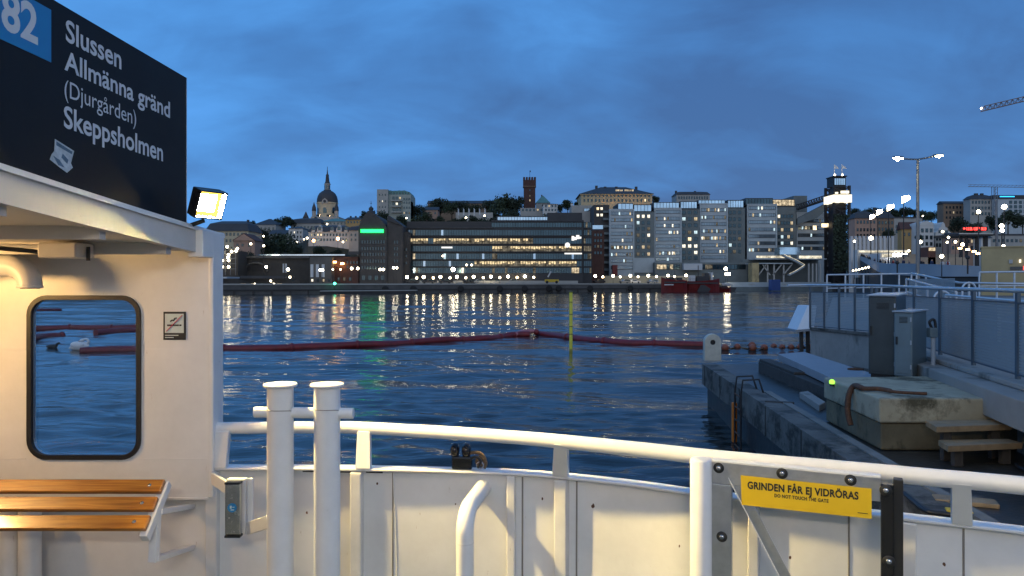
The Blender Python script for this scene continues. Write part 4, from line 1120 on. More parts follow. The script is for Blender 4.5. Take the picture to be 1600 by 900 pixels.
MB().bar(rsl[0] + Zv * .55, rsl[1] + Zv * .55, .05, .05).build('frame', 'rail_steel', o)
for (x, y, d) in ((1482, 452, 20), (1514, 444, 22), (1472, 458, 18)):
    p = P(x, y, d); o = thing('hoop_end', {1482: 'bent steel hoop closing the lower ramp handrail', 1514: 'bent steel hoop closing the upper ramp handrail', 1472: 'bent steel hoop at the end of the nearer walkway rail'}[x], 'handrail')
    o.location = p
    MB().tube([p - Zv * .9 - Vector((.2, 0, 0)), p - Zv * .15 - Vector((.2, 0, 0))] + arc(p - Zv * .15, .2, math.pi, 0, 8, (1, 0, 0), (0, 0, 1)) + [p - Zv * .9 + Vector((.2, 0, 0))], .03, 8).build('bar', 'rail_steel', o)
# ================================================================== the far shore
def dq_(X): return 190 + (X + 85) * .489          # distance of the far quay edge at X
STREET = 2.9
def height(X, Y):
    q = Y - dq_(X)
    if q < 0: return STREET - .05
    def ss(a, b, v):
        v = min(1, max(0, (v - a) / (b - a))); return v * v * (3 - 2 * v)
    wr = ss(95, 150, X)                        # lower ground behind the square on the east side
    wl = ss(-60, -110, X)
    hill = ss(62, 120, q) * (26 - 16 * wl) + ss(120, 330, q) * (9 + 14 * wl)
    right = ss(70, 420, q) * 34
    return STREET - .05 + hill * (1 - wr) + right * wr + ss(500, 1500, q) * 14 + .8 * noise.noise(Vector((X * .02, Y * .02, 0))) * min(1, q / 80)
xs = [-1500, -900, -600] + list(range(-400, 401, 16)) + [600, 900, 1500]
mb = MB(); vs = []; nq = [0, .6, 20, 45, 62, 72, 82, 92, 102, 112, 122, 140, 165, 195, 230, 270, 320, 380, 460, 600, 900, 1500, 2500]
for X in xs:
    for q in nq: vs.append((X, max(60, dq_(X)) + q if dq_(X) > 60 else 60 + q, height(X, dq_(X) + q)))
fs = []
for i in range(len(xs) - 1):
    for j in range(len(nq) - 1):
        a = i * len(nq) + j; fs.append((a, a + len(nq), a + len(nq) + 1, a + 1))
mb.add(vs, fs, 0, True)
mat('hill_ground', (.030, .036, .024), .95, var=.4, vscale=.08)
mat('street_paving', (.10, .10, .10), .8, var=.2, vscale=.2)
struct('terrain', mb, 'hill_ground')
# quay street sheet
mb = MB(); xx = [-260, 260]
mb.add([(x, dq_(x) + a, STREET) for x in xx for a in (-.2, 58)], [(0, 2, 3, 1)])
struct('quay_street', mb, 'street_paving')

mat('far_stone', (.085, .082, .078), .85, var=.3, vscale=.35)
mat('far_stone_dark', (.040, .038, .036), .85, var=.3, vscale=.3)
mat('plaster_cream', (.50, .42, .28), .85, var=.1, vscale=.3)
mat('plaster_grey', (.34, .33, .30), .85, var=.12, vscale=.3)
mat('plaster_white', (.52, .51, .48), .85, var=.1, vscale=.3)
mat('plaster_yellow', (.44, .36, .22), .85, var=.1, vscale=.3)
mat('plaster_pink', (.36, .23, .17), .85, var=.12, vscale=.3)
mat('plaster_ochre', (.42, .27, .11), .85, var=.12, vscale=.3)
mat('plaster_brown', (.22, .15, .10), .85, var=.15, vscale=.3)
mat('brick_dark', (.060, .056, .054), .9, var=.25, vscale=.6)
mat('brick_red', (.075, .036, .028), .9, var=.25, vscale=.6)
mat('slab_panel', (.38, .43, .45), .7, var=.12, vscale=.25)
mat('slab_panel_dark', (.14, .165, .165), .7, var=.2, vscale=.25)
mat('roof_dark', (.040, .042, .046), .7, var=.3, vscale=.3)
mat('roof_copper', (.10, .22, .20), .7, var=.2, vscale=.4)
mat('roof_tile', (.085, .035, .024), .8, var=.2, vscale=.5)
mat('tower_panel', (.30, .33, .29), .85, var=.1, vscale=.3)
mat('glass_dark', (.055, .095, .115), .12, metal=.75, var=.3, vscale=.25)
mat('glass_slab', (.20, .26, .30), .14, metal=.7, var=.35, vscale=.3)
mat('glass_blue', (.48, .66, .78), .10, metal=.85, var=.25, vscale=.25)
mat('mullion', (.020, .022, .025), .5)
mat('frame_pale', (.40, .40, .38), .7)
mat('black_steel', (.012, .012, .014), .6, var=.2)
mat('grey_steel', (.16, .17, .18), .5, metal=.5, var=.1)
mat('ship_red', (.15, .012, .012), .55, var=.25, vscale=.4)
mat('ship_dark', (.035, .035, .040), .6, var=.2)
mat('ship_white', (.50, .50, .50), .6)
mat('container_blue', (.02, .06, .22), .6, var=.1)
mat('ramp_concrete', (.30, .33, .36), .8, var=.12, vscale=.15)
mat('yellow_concrete', (.40, .32, .17), .85, var=.18, vscale=.3, stain=((.17, .14, .08), .35, .56, (1, 1, .4)))
mat('tyre', (.014, .014, .014), .8)
mat('banner_white', (.42, .46, .50), .7)
mat('flag_white', (.75, .72, .68), .7)
mat('crane_red', (.16, .10, .07), .6)
mat('excavator_yellow', (.50, .33, .02), .5)
mat('bark', (.035, .026, .018), .9)
mat('leaves', (.034, .050, .024), .8, var=.45, vscale=.35)
mat('leaves_dark', (.026, .038, .020), .8, var=.45, vscale=.35)
emis('win_warm', (1, .80, .52), .8, .75, .9)
emis('win_warm_bright', (1, .78, .46), 1.9, .6, .8)
emis('win_white', (1, .92, .74), 1.5, .5, 1.0)
emis('win_dim', (.85, .74, .55), .20, .8, .8)
emis('win_cool', (.70, .92, 1), 1.1, .6, .9)
emis('office_lit', (1, .76, .42), 1.15, .8, .9)
emis('lamp_white', (1, .86, .60), 32)
emis('lamp_big', (1, .85, .52), 260)
emis('lamp_small', (1, .84, .56), 15)
emis('lamp_orange', (1, .50, .16), 30)
emis('church_flood', (1, .62, .30), 70)
emis('lamp_warm', (1, .70, .36), 24)
emis('lamp_cool', (.92, .96, 1), 30)
emis('sign_green_lit', (.015, 1.0, .12), 5.0)
emis('sign_red_lit', (1, .05, .04), 4.5)
emis('sign_blue_lit', (.03, .42, 1), 3.0)
emis('sign_white_lit', (1, .98, .94), 1.25)
emis('band_lit', (1, .90, .68), 1.7)
emis('signal_green', (.05, 1, .5), 14)
emis('strip_white', (1, .90, .68), .9, .6, .5)

WCACHE = {}
def win_mesh(w_, h_, pane, frame='mullion'):
    k = (round(w_, 2), round(h_, 2), pane, frame)
    if k not in WCACHE:
        mb = MB(); f = min(.10, w_ * .12)
        mb.box(-w_ / 2, w_ / 2, -.03, .02, 0, h_, 1)                      # pane
        for a, b, c_, d_ in ((-w_ / 2 - f, -w_ / 2, -f, h_ + f), (w_ / 2, w_ / 2 + f, -f, h_ + f), (-w_ / 2, w_ / 2, -f, 0), (-w_ / 2, w_ / 2, h_, h_ + f)):
            mb.box(a, b, -.08, .02, c_, d_, 0)
        mb.box(-f * .3, f * .3, -.06, -.03, 0, h_, 0)
        WCACHE[k] = mb.mesh('window', [frame, pane])
    return WCACHE[k]

class B_:
    """one building: front at local y = 0 facing the water, x from -W/2 to W/2, z from the ground up"""
    def __init__(s, name, label, x0, x1, yt, d, dep, wall, zb=None, rz=0.0, cat='building', body=True):
        s.d = d; s.X = (PX(x0, d) + PX(x1, d)) / 2; s.W = PX(x1, d) - PX(x0, d)
        s.zb = STREET if zb is None else zb; s.H = PZ(yt, d) - s.zb; s.dep = dep; s.wallm = wall
        s.o = thing(name, label, cat, (s.X, d, s.zb), rz)
        s.rn = random.Random(sum(map(ord, label)))
        if body:
            s.part('wall', MB().box(-s.W / 2, s.W / 2, 0, dep, -6, s.H), wall)
    def part(s, name, mb, m_, par=None): return mb.build(name, m_, par or s.o, org=(0, 0, 0))
    def x(s, px): return PX(px, s.d) - s.X
    def z(s, py): return PZ(py, s.d) - s.zb
    def parapet(s, h=.5, m_=None, out=.15):
        return s.part('parapet', MB().box(-s.W / 2 - out, s.W / 2 + out, -out, s.dep + out, s.H, s.H + h), m_ or 'roof_dark')
    def roof(s, kind, ytop, m_='roof_dark', ov=.4, name='roof'):
        w_, h, d_ = s.W / 2 + ov, s.z(ytop) - s.H, s.dep; H = s.H
        mb = MB()
        if kind == 'hip':
            r = min(w_ * .9, d_ / 2)
            v = [(-w_, -ov, H), (w_, -ov, H), (w_, d_ + ov, H), (-w_, d_ + ov, H), (-w_ + r, d_ / 2, H + h), (w_ - r, d_ / 2, H + h)]
            mb.add(v, [(0, 1, 5, 4), (1, 2, 5), (2, 3, 4, 5), (3, 0, 4), (3, 2, 1, 0)])
        elif kind == 'gable_side':
            v = [(-w_, -ov, H), (w_, -ov, H), (w_, d_ + ov, H), (-w_, d_ + ov, H), (-w_, d_ / 2, H + h), (w_, d_ / 2, H + h)]
            mb.add(v, [(0, 1, 5, 4), (1, 2, 5), (2, 3, 4, 5), (3, 0, 4), (3, 2, 1, 0)])
        elif kind == 'gable_front':
            mb.prism([(-w_, -ov, H), (w_, -ov, H), (0, -ov, H + h + .3)], (0, d_ + ov, 0))
            s.part('gable', MB().prism([(-s.W / 2, -ov - .05, H - .02), (s.W / 2, -ov - .05, H - .02), (0, -ov - .05, H + h)], (0, .04, 0)), s.wallm)
        elif kind == 'mansard':
            k1, k2 = w_ * .05 + .9, h * .68
            v = [(-w_, -ov, H), (w_, -ov, H), (w_, d_ + ov, H), (-w_, d_ + ov, H)]
            a = [(-w_ + k1, k1, H + k2), (w_ - k1, k1, H + k2), (w_ - k1, d_ - k1, H + k2), (-w_ + k1, d_ - k1, H + k2)]
            b = [(-w_ + k1 * 2.6, d_ / 2, H + h), (w_ - k1 * 2.6, d_ / 2, H + h)]
            mb.add(v + a + b, [(0, 1, 5, 4), (1, 2, 6, 5), (2, 3, 7, 6), (3, 0, 4, 7), (4, 5, 9, 8), (5, 6, 9), (6, 7, 8, 9), (7, 4, 8), (3, 2, 1, 0)])
        rf = s.part(name, mb, m_); s.rf = rf; return rf
    def chimney(s, px, yt, wpx=3, m_='brick_dark', par=None):
        x, w_ = s.x(px), wpx * s.d / F
        return s.part('chimney', MB().box(x - w_ / 2, x + w_ / 2, s.dep * .45, s.dep * .45 + 1, s.H - .5, s.z(yt)), m_, par)
    def windows(s, rows, cols, wpx, hpx, lit=.12, lits=('win_warm', 'win_white', 'win_dim'), dark='glass_dark', frame='mullion', y=0.0, must={}):
        k = s.d / F; w_, h_ = wpx * k, hpx * k
        for i, ry in enumerate(rows):
            for j, cx_ in enumerate(cols):
                p = dark
                if (i, j) in must: p = must[(i, j)]
                elif s.rn.random() < lit: p = s.rn.choice(lits)
                put(win_mesh(w_, h_, p, frame), 'window', s.o, (s.x(cx_), y, s.z(ry) - h_ / 2))
    def band(s, ry, x0, x1, n, hpx, pl, y=0.0, frame='mullion', name='window_band', side=None):
        """one storey's strip of glazing: n panes between mullions; pl(j) gives the pane's material"""
        k = s.d / F; h_ = hpx * k; a, b = s.x(x0), s.x(x1); z0 = s.z(ry) - h_ / 2
        mats = [frame]; mb = MB(); w_ = (b - a) / n; g = min(.07, w_ * .06)
        for j in range(n):
            m_ = pl(j)
            if m_ not in mats: mats.append(m_)
            mb.box(a + j * w_ + g, a + (j + 1) * w_ - g, y - .05, y + .02, z0, z0 + h_, mats.index(m_))
            mb.box(a + j * w_ - g, a + j * w_ + g, y - .14, y + .02, z0, z0 + h_, 0)
        mb.box(b - g, b + g, y - .14, y + .02, z0, z0 + h_, 0)
        for za in (z0 - .12, z0 + h_): mb.box(a - g, b + g, y - .16, y + .02, za, za + .12, 0)
        return s.part(name, mb, mats)
    def rnd(s, lit, lits=('win_warm', 'win_white', 'win_dim', 'win_cool'), dark='glass_dark'):
        return lambda j: s.rn.choice(lits) if s.rn.random() < lit else dark
def lin(a, b, n): return [a + (b - a) * i / max(1, n - 1) for i in range(n)]

# ---------------- west side: old houses on the slope
b = B_('manor_house', 'cream house with mansard roof and rows of small windows on the western slope', 322, 388, 361, 262, 14, 'plaster_cream')
b.roof('mansard', 343); b.windows([366, 376], lin(336, 384, 9), 2.4, 4.2, .06); b.chimney(377, 341, 3, par=b.rf)
b = B_('gabled_house', 'small tan house with front gable below the cream mansard house', 365, 398, 376, 250, 10, 'plaster_pink')
b.roof('gable_front', 365.5, 'roof_tile'); b.windows([383], [371, 379, 389], 2.4, 4, 0)
b = B_('hilltop_house', 'grey house with dark hipped roof among trees left of the white houses', 397, 431, 351, 330, 14, 'plaster_grey')
b.roof('hip', 340); b.windows([357], lin(402, 427, 5), 2, 3.4, .0)
b = B_('low_white_house', 'low white house below the grey hipped house', 421, 452, 366, 320, 10, 'plaster_white')
b.roof('gable_side', 358); b.windows([370], lin(425, 449, 4), 2, 3, .0)
b = B_('white_house', 'tall white house with shallow roof left of the long dormer building', 451, 473, 357, 300, 12, 'plaster_white')
b.roof('hip', 352); b.windows([363, 370, 377], lin(455, 470, 4), 1.8, 3, .05)
b = B_('terrace_house', 'pale terrace house behind the tall white house under the church', 455, 502, 349, 345, 14, 'plaster_grey')
b.roof('mansard', 339); b.windows([355], lin(460, 498, 8), 1.8, 3, .1); b.chimney(470, 336); b.chimney(487, 337)
b = B_('dormer_building', 'long pale building with dark mansard roof and dormers below the church dome', 482, 545, 362, 292, 14, 'plaster_white')
b.roof('mansard', 350); b.windows([367, 374.5], lin(487, 541, 12), 2, 3.6, .08, lits=('win_warm', 'win_warm_bright'))
for px in (490, 500, 519, 530, 541):
    big = px in (500, 530)
    x, wv = b.x(px), (4.2 if big else 2.6) * b.d / F
    b.part('dormer', MB().prism([(x - wv, -.45, b.H - .3), (x + wv, -.45, b.H - .3), (x + wv, -.45, b.z(358 if big else 358.5)), (x + wv * .5, -.45, b.z(353.5 if big else 355)), (x, -.45, b.z(351.5 if big else 354)), (x - wv * .5, -.45, b.z(353.5 if big else 355)), (x - wv, -.45, b.z(358 if big else 358.5))], (0, 3.2, 0)), 'plaster_white')
    put(win_mesh(1.0, 1.3, 'glass_dark'), 'window', b.o, (x, -.47, b.z(359.5)))
b = B_('side_wing', 'plain grey wing at the right end of the long dormer building', 545, 566, 360, 290, 14, 'plaster_grey')
b.roof('mansard', 351); b.windows([367, 374.5], lin(549, 562, 3), 2, 3.6, .05)
b = B_('copper_roof_house', 'low house with long green copper roof right under the church drum', 502, 543, 346, 350, 12, 'plaster_grey')
b.roof('hip', 339.5, 'roof_copper'); b.windows([349], lin(506, 539, 7), 1.8, 2.4, .1)
b = B_('ochre_house', 'ochre house with many chimneys left of the domed gable building', 540, 572, 343, 340, 14, 'plaster_ochre')
b.roof('gable_side', 337.5); b.windows([347], lin(544, 568, 6), 2, 3, .0)
for px in (543, 551, 558, 567): b.chimney(px, 335.5, 2.5)

# ---------------- the domed church
d = 430; ch = B_('church', 'domed church with lantern and spire lit from below above the roofs', 484, 528, 340, d, 26, 'plaster_white', zb=28, cat='church', body=False)
k = d / F; cx_ = ch.x(505.5); cyy = 9
def rr(px): return px * k
ch.part('nave', MB().box(ch.x(484), ch.x(528), 2, 24, -8, ch.z(338)), 'plaster_grey')
ch.part('drum', MB().lathe((cx_, cyy, 0), [(rr(16), -4), (rr(16), ch.z(317)), (rr(17), ch.z(316)), (rr(17), ch.z(314.5)), (rr(15.5), ch.z(314))], 24, smooth=False), 'plaster_cream')
dome = ch.part('dome', MB().lathe((cx_, cyy, 0), [(rr(16.5), ch.z(313.5)), (rr(16.2), ch.z(309)), (rr(15), ch.z(304)), (rr(12.5), ch.z(299.5)), (rr(9), ch.z(296.5)), (rr(6), ch.z(295)), (rr(5.5), ch.z(293.5))], 24), 'roof_dark')
lan = ch.part('lantern', MB().lathe((cx_, cyy, 0), [(rr(4.6), ch.z(294)), (rr(4.6), ch.z(285.5)), (rr(5.4), ch.z(285)), (rr(5.0), ch.z(284))], 12, smooth=False), 'plaster_grey')
ch.part('spire', MB().lathe((cx_, cyy, 0), [(rr(4.6), ch.z(284)), (rr(3.2), ch.z(280)), (rr(2.4), ch.z(272)), (rr(2.6), ch.z(270.5)), (rr(1.2), ch.z(268)), (rr(.5), ch.z(262)), (rr(.3), ch.z(256.5))], 10), 'roof_dark', lan)
for a in (-.9, 0, .9):
    x = cx_ + math.sin(a) * rr(16.2); y = cyy - math.cos(a) * rr(16.2)
    ob = ch.part('window', MB().prism([(-1.0, 0, 0), (1.0, 0, 0), (1.0, 0, 2.6), (.6, 0, 3.3), (0, 0, 3.6), (-.6, 0, 3.3), (-1.0, 0, 2.6)], (0, .3, 0)), 'glass_dark')
    ob.location = (x, y, ch.z(332)); ob.rotation_euler = (0, 0, a)
    x = cx_ + math.sin(a) * rr(4.7); y = cyy - math.cos(a) * rr(4.7)
    ob = ch.part('lantern_opening', MB().box(-.45, .45, 0, .2, 0, 2.2), 'glass_dark', lan); ob.location = (x, y, ch.z(292.5)); ob.rotation_euler = (0, 0, a)
ch.part('clock_gable', MB().prism([(cx_ - rr(5), cyy - rr(16.8), ch.z(317)), (cx_ + rr(5), cyy - rr(16.8), ch.z(317)), (cx_ + rr(4), cyy - rr(16.8), ch.z(312)), (cx_, cyy - rr(16.8), ch.z(308.5)), (cx_ - rr(4), cyy - rr(16.8), ch.z(312))], (0, 1.5, 0)), 'plaster_grey')
ch.part('clock_face', MB().lathe((cx_, cyy - rr(16.8) - .05, ch.z(313.5)), [(rr(2.2), 0), (rr(2.2), .12)], 16, axis=(0, -1, 0)), 'roof_dark')
for px in (488.5, 524):
    x = ch.x(px)
    t_ = ch.part('corner_turret', MB().lathe((x, 3, 0), [(rr(3.2), -4), (rr(3.2), ch.z(329))], 10, smooth=False), 'plaster_grey')
    ch.part('turret_roof', MB().lathe((x, 3, 0), [(rr(3.6), ch.z(329)), (rr(3.0), ch.z(323)), (rr(1.4), ch.z(319)), (rr(.3), ch.z(315))], 10), 'roof_dark', t_)
o = B_('small_spire_house', 'little dark turret roof left of the church', 474, 479, 341, 420, 4, 'plaster_grey', zb=28); o.roof('hip', 330)

# ---------------- dark viaduct and waterfront below the old houses
b = B_('viaduct', 'long dark stone viaduct wall with a wide arch above the western waterfront', 372, 484, 402, 240, 12, 'far_stone_dark', cat='viaduct')
b.part('deck_edge', MB().box(b.x(372), b.x(484), -.8, 0, b.z(403.5), b.z(400)), 'far_stone')
ar = [(b.x(400) + (b.x(416) - b.x(384)) / 2 * math.cos(R(a)), -.06, b.z(424) + (b.z(413) - b.z(424)) * math.sin(R(a))) for a in range(0, 181, 15)]
b.part('arch_opening', MB().prism(ar, (0, .1, 0)), 'black_steel')
ar2 = [(b.x(400) + (b.x(418) - b.x(382)) / 2 * math.cos(R(a)), -.16, b.z(424) + (b.z(411) - b.z(424)) * math.sin(R(a))) for a in range(0, 181, 15)]
b.part('arch_ring', MB().tube(ar2, .4, 6), 'far_stone')
for px in (443, 447): b.part('light_slot', MB().box(b.x(px) - .25, b.x(px) + .25, -.1, 0, b.z(426), b.z(412)), 'banner_white')
b = B_('glass_hall', 'pale glazed roof edge standing above the viaduct near the banner building', 405, 540, 399.5, 246, 8, 'far_stone', cat='hall')
b.part('glass_roof', MB().box(b.x(405), b.x(540), -1, 7, b.z(399.5), b.z(397.5)), 'glass_blue')
b = B_('banner_building', 'grey stone building with three tall white banners by the quay', 484, 518, 401, 232, 12, 'far_stone', cat='building')
for px in (484.5, 493, 502): b.part('banner', MB().box(b.x(px + 3) - .45, b.x(px + 3) + .45, -.12, -.02, b.z(433), b.z(413)), 'banner_white')
b.windows([438], lin(488, 514, 4), 3, 4, .2)
b = B_('arched_building', 'reddish building with warm wall lamps left of the green sign block', 510, 562, 401, 236, 12, 'brick_red')
b.windows([410, 417], lin(543, 558, 4), 2, 4, .0); b.windows([430], [511], 4, 8, 1, lits=('win_warm_bright',)); b.windows([431], [520], 3, 5, 1, lits=('win_warm',)); b.windows([436], [529, 538, 547], 3, 5, .3)
b.part('awning', MB().box(b.x(545), b.x(562), -1.2, 0, b.z(398), b.z(393)), 'roof_dark')
b = B_('waterfront_shed', 'low dark waterfront shed with a light roof edge at the western end', 336, 455, 437, 208, 8, 'far_stone_dark', cat='shed')
b.part('roof', MB().box(b.x(378), b.x(447), -1.5, 8, b.z(435), b.z(431)), 'roof_dark'); b.part('roof', MB().box(b.x(322), b.x(358), -1.5, 8, b.z(435), b.z(432.5)), 'banner_white')
b.windows([446], [380, 396, 437], 8, 6, 1, lits=('win_warm_bright', 'win_warm')); b.windows([446], [350, 366, 410, 422], 5, 6, 0)

# ---------------- gabled block with the green sign
b = B_('gabled_block', 'dark brick block with green lit sign, tall gable and small onion dome', 560, 604, 357, 236, 22, 'brick_dark')
gp__ = [(b.x(560), -.02, b.H), (b.x(604), -.02, b.H), (b.x(601), -.02, b.z(350)), (b.x(592), -.02, b.z(340)), (b.x(583), -.02, b.z(333)), (b.x(577), -.02, b.z(331)), (b.x(570), -.02, b.z(335)), (b.x(564), -.02, b.z(344))]
b.part('gable', MB().prism(gp__, (0, 21, 0)), 'brick_dark')
b.part('wing', MB().prism([(b.x(604), 1, -3), (b.x(628), 1, -3), (b.x(628), 1, b.z(352)), (b.x(604), 1, b.z(344))], (0, 18, 0)), 'brick_dark')
b.part('wing_roof', MB().prism([(b.x(604), .6, b.z(344)), (b.x(628), .6, b.z(352)), (b.x(622), .6, b.z(347)), (b.x(606), .6, b.z(336))], (0, 18, 0)), 'roof_dark')
on = b.part('onion_dome', MB().lathe((b.x(577), 3, 0), [(1.4, b.z(333)), (1.3, b.z(329)), (.6, b.z(327.5)), (.8, b.z(326)), (.75, b.z(323.5)), (.25, b.z(321.5)), (.06, b.z(320))], 12), 'roof_dark')
b.part('cross', MB().box(b.x(577) - .05, b.x(577) + .05, 2.95, 3.05, b.z(321), b.z(312.5)).box(b.x(575.5), b.x(578.5), 2.95, 3.05, b.z(316.5), b.z(315.8)), 'roof_dark', on)
for i, ry in enumerate((378, 388.5, 397.5, 408, 418)):
    b.windows([ry], lin(566, 600, 9), 1.9, 5.2, .03, lits=('win_dim', 'win_cool'))
    b.windows([ry], [616, 620], 1.6, 5, .05, y=1.0)
b.windows([434], lin(568, 598, 4), 5, 7, .0)
sg_ = MB()
for kx, wv in ((564.5, 4.6), (569.7, 3.2), (573.4, 4.2), (578.2, 3.0), (581.7, 4.4), (586.7, 3.4), (590.6, 3.2), (594.4, 4.4)):
    sg_.box(b.x(kx), b.x(kx + wv), -.5, -.25, b.z(363), b.z(359))
sg_.box(b.x(564), b.x(599.5), -.32, -.22, b.z(363.6), b.z(358.4))
b.part('roof_sign', sg_, 'sign_green_lit')
b = B_('dark_wing', 'narrow dark wing between the gabled block and the glass office building', 627, 638, 362, 240, 16, 'brick_dark')
b.windows([390, 400, 411], [631, 635], 1.6, 4, .1)

b = B_('apartment_tower', 'pale concrete apartment tower with green mansard roof on the hill', 590, 642, 304, 350, 16, 'tower_panel', zb=24)
b.part('left_bay', MB().box(b.x(590), b.x(607), -1.6, 8, -6, b.z(296.5)), 'plaster_grey')
b.part('right_bay', MB().box(b.x(630), b.x(642), -1.0, 8, -6, b.z(314)), 'tower_panel')
b.part('roof', MB().prism([(b.x(607), .5, b.H), (b.x(642), .5, b.H), (b.x(640), .5, b.z(300)), (b.x(632), .5, b.z(297.5)), (b.x(607), .5, b.z(298))], (0, 14, 0)), 'roof_copper')
b.windows([302], lin(611, 638, 7), 1.6, 3, 0, y=.45); b.windows([311.5], lin(632, 640, 3), 1.6, 3, 0, y=-1.0); b.windows([317, 325, 333], lin(632, 640, 3), 1.6, 3, .1, y=-1.0); b.windows([305, 315, 324, 332], lin(594, 603, 3), 1.4, 2.5, .04, y=-1.6)
for ry in (311, 320, 329):
    b.part('balcony', MB().box(b.x(612), b.x(628), -1.3, 0, b.z(ry + 3.5), b.z(ry + 2)), 'plaster_grey')
    b.windows([ry - 1.5], [615, 620, 625], 3, 3.6, .0, must={(0, 1): 'win_white'} if ry == 320 else ({(0, 2): 'win_warm'} if ry == 311 else {}))
for px in (596, 606, 620, 628): b.chimney(px, 294.5, 2.6, 'roof_copper')

# ---------------- glass office building
b = B_('glass_office', 'wide dark glass office building with warm lit floors behind the quay lamps', 636, 911, 346, 246, 30, 'mullion', cat='office building')
fl_y = [362, 374.5, 386.5, 398.5, 410.5, 422]
def seg(*rng):
    def f(j):
        for a, c_, m_ in rng:
            if a <= j < c_: return m_
        return 'glass_dark'
    return f
N_ = 68
def px2(x): return int((x - 637) / (909 - 637) * N_)
lit_rows = {
    0: [(px2(897), px2(905), 'win_dim')],
    1: [(px2(822), px2(845), 'glass_blue')],
    2: [],
    3: [], 4: [], 5: []}
specs = [
    (351.5, 768, 909, 34, []), (363.5, 637, 909, N_, []), (376.5, 637, 909, N_, [(637, 668, 'office_lit'), (676, 786, 'office_lit'), (786, 826, 'office_lit'), (826, 832, 'win_dim')]),
    (388.5, 637, 909, N_, [(637, 641, 'win_warm'), (770, 883, 'office_lit'), (883, 909, 'office_lit')]),
    (400.5, 637, 909, N_, [(637, 641, 'win_warm'), (646, 650, 'win_warm'), (768, 776, 'win_dim'), (692, 698, 'win_cool')]),
    (412, 637, 909, N_, [(637, 641, 'win_warm'), (743, 900, 'office_lit'), (668, 671, 'win_white')]),
    (422.5, 637, 909, N_, [(651, 655, 'win_dim'), (895, 906, 'win_warm'), (768, 773, 'win_dim'), (722, 725, 'win_white')])]
for ry, xa, xb, n_, lits in specs:
    def pl(j, xa=xa, xb=xb, n_=n_, lits=lits):
        x = xa + (xb - xa) * (j + .5) / n_
        for a, c_, m_ in lits:
            if a <= x < c_:
                if m_ == 'office_lit' and b.rn.random() < .12: return 'win_dim'
                return m_
        q = b.rn.random()
        return 'win_dim' if q < .012 else ('glass_blue' if q < .04 else 'glass_dark')
    low = {'office_lit': 'win_dim', 'win_white': 'win_dim', 'win_warm': 'win_dim'}
    picks = [pl(j) for j in range(n_)]
    b.band(ry, xa, xb, n_, 8.4 if ry > 355 else 7, lambda j: low.get(picks[j], picks[j]) if picks[j] == 'office_lit' else picks[j])
    runs = [j for j in range(n_) if picks[j] == 'office_lit']
    if runs:
        mb = MB(); kk = b.d / F; wv = (b.x(xb) - b.x(xa)) / n_
        for j in runs: mb.box(b.x(xa) + j * wv + .08, b.x(xa) + (j + 1) * wv - .08, -.075, -.052, b.z(ry - 2.9), b.z(ry - 2.9) + (2.4 + 1.6 * b.rn.random()) * kk * -1 if False else b.z(ry - 3.6))
        for j in runs:
            h_ = b.rn.uniform(1.6, 4.2) * kk; mb.box(b.x(xa) + j * wv + .1, b.x(xa) + (j + 1) * wv - .1, -.072, -.052, b.z(ry - 2.9) - h_, b.z(ry - 2.9) - .02)
        b.part('lit_ceiling', mb, 'office_lit')
b.part('roof_terrace', MB().box(b.x(775), b.x(860), 4, 22, b.H, b.z(336)), 'mullion'); b.band(340, 777, 858, 18, 5, b.rnd(0, dark='glass_blue'), y=4)
b.part('plant_room', MB().box(b.x(856), b.x(911), 3, 24, b.H, b.z(331)), 'roof_dark')
b.part('roof_edge', MB().box(b.x(635), b.x(770), -.5, 10, b.z(357), b.z(354.5)), 'roof_dark'); b.part('roof_edge', MB().box(b.x(768), b.x(912), -.5, 10, b.z(346.5), b.z(344)), 'roof_dark')
b.part('roof_screen', MB().box(b.x(650), b.x(768), 4, 12, b.z(354.5), b.z(350)), 'glass_dark')
for ry in (369.5, 381.8, 394, 406, 417): b.part('floor_edge', MB().box(b.x(636), b.x(910), -.45, .0, b.z(ry + .7), b.z(ry - .9)), 'black_steel')
# white lit wall signs on the glass
mb = MB()
for x0, x1, y0, y1 in ((893, 897, 369, 376), (896.5, 901, 370.5, 375), (900, 905, 367.5, 373.5), (904.5, 908, 370, 373)): mb.box(b.x(x0), b.x(x1), -.6, -.3, b.z(y1), b.z(y0))
b.part('wall_logo', mb, 'sign_white_lit')
mb = MB(); mb.lathe((b.x(886.5), -.3, b.z(383)), [(.85, 0), (.85, .3)], 16, axis=(0, -1, 0)); b.part('round_sign', mb, 'sign_white_lit')
b.part('sign_strip', MB().box(b.x(882), b.x(909), -.6, -.3, b.z(397.3), b.z(395.2)), 'sign_white_lit'); b.part('sign_strip', MB().box(b.x(690), b.x(707), -.6, -.3, b.z(388), b.z(385.6)), 'sign_white_lit')
b = B_('office_wing', 'dark set back wing at the right end of the glass office', 911, 925, 347, 250, 26, 'mullion', cat='office building')
for ry in (351.5, 363.5, 376.5, 388.5, 400.5, 412, 422.5): b.band(ry, 912, 924, 4, 8, b.rnd(.06 if ry != 388.5 else 1, lits=('win_dim',)))

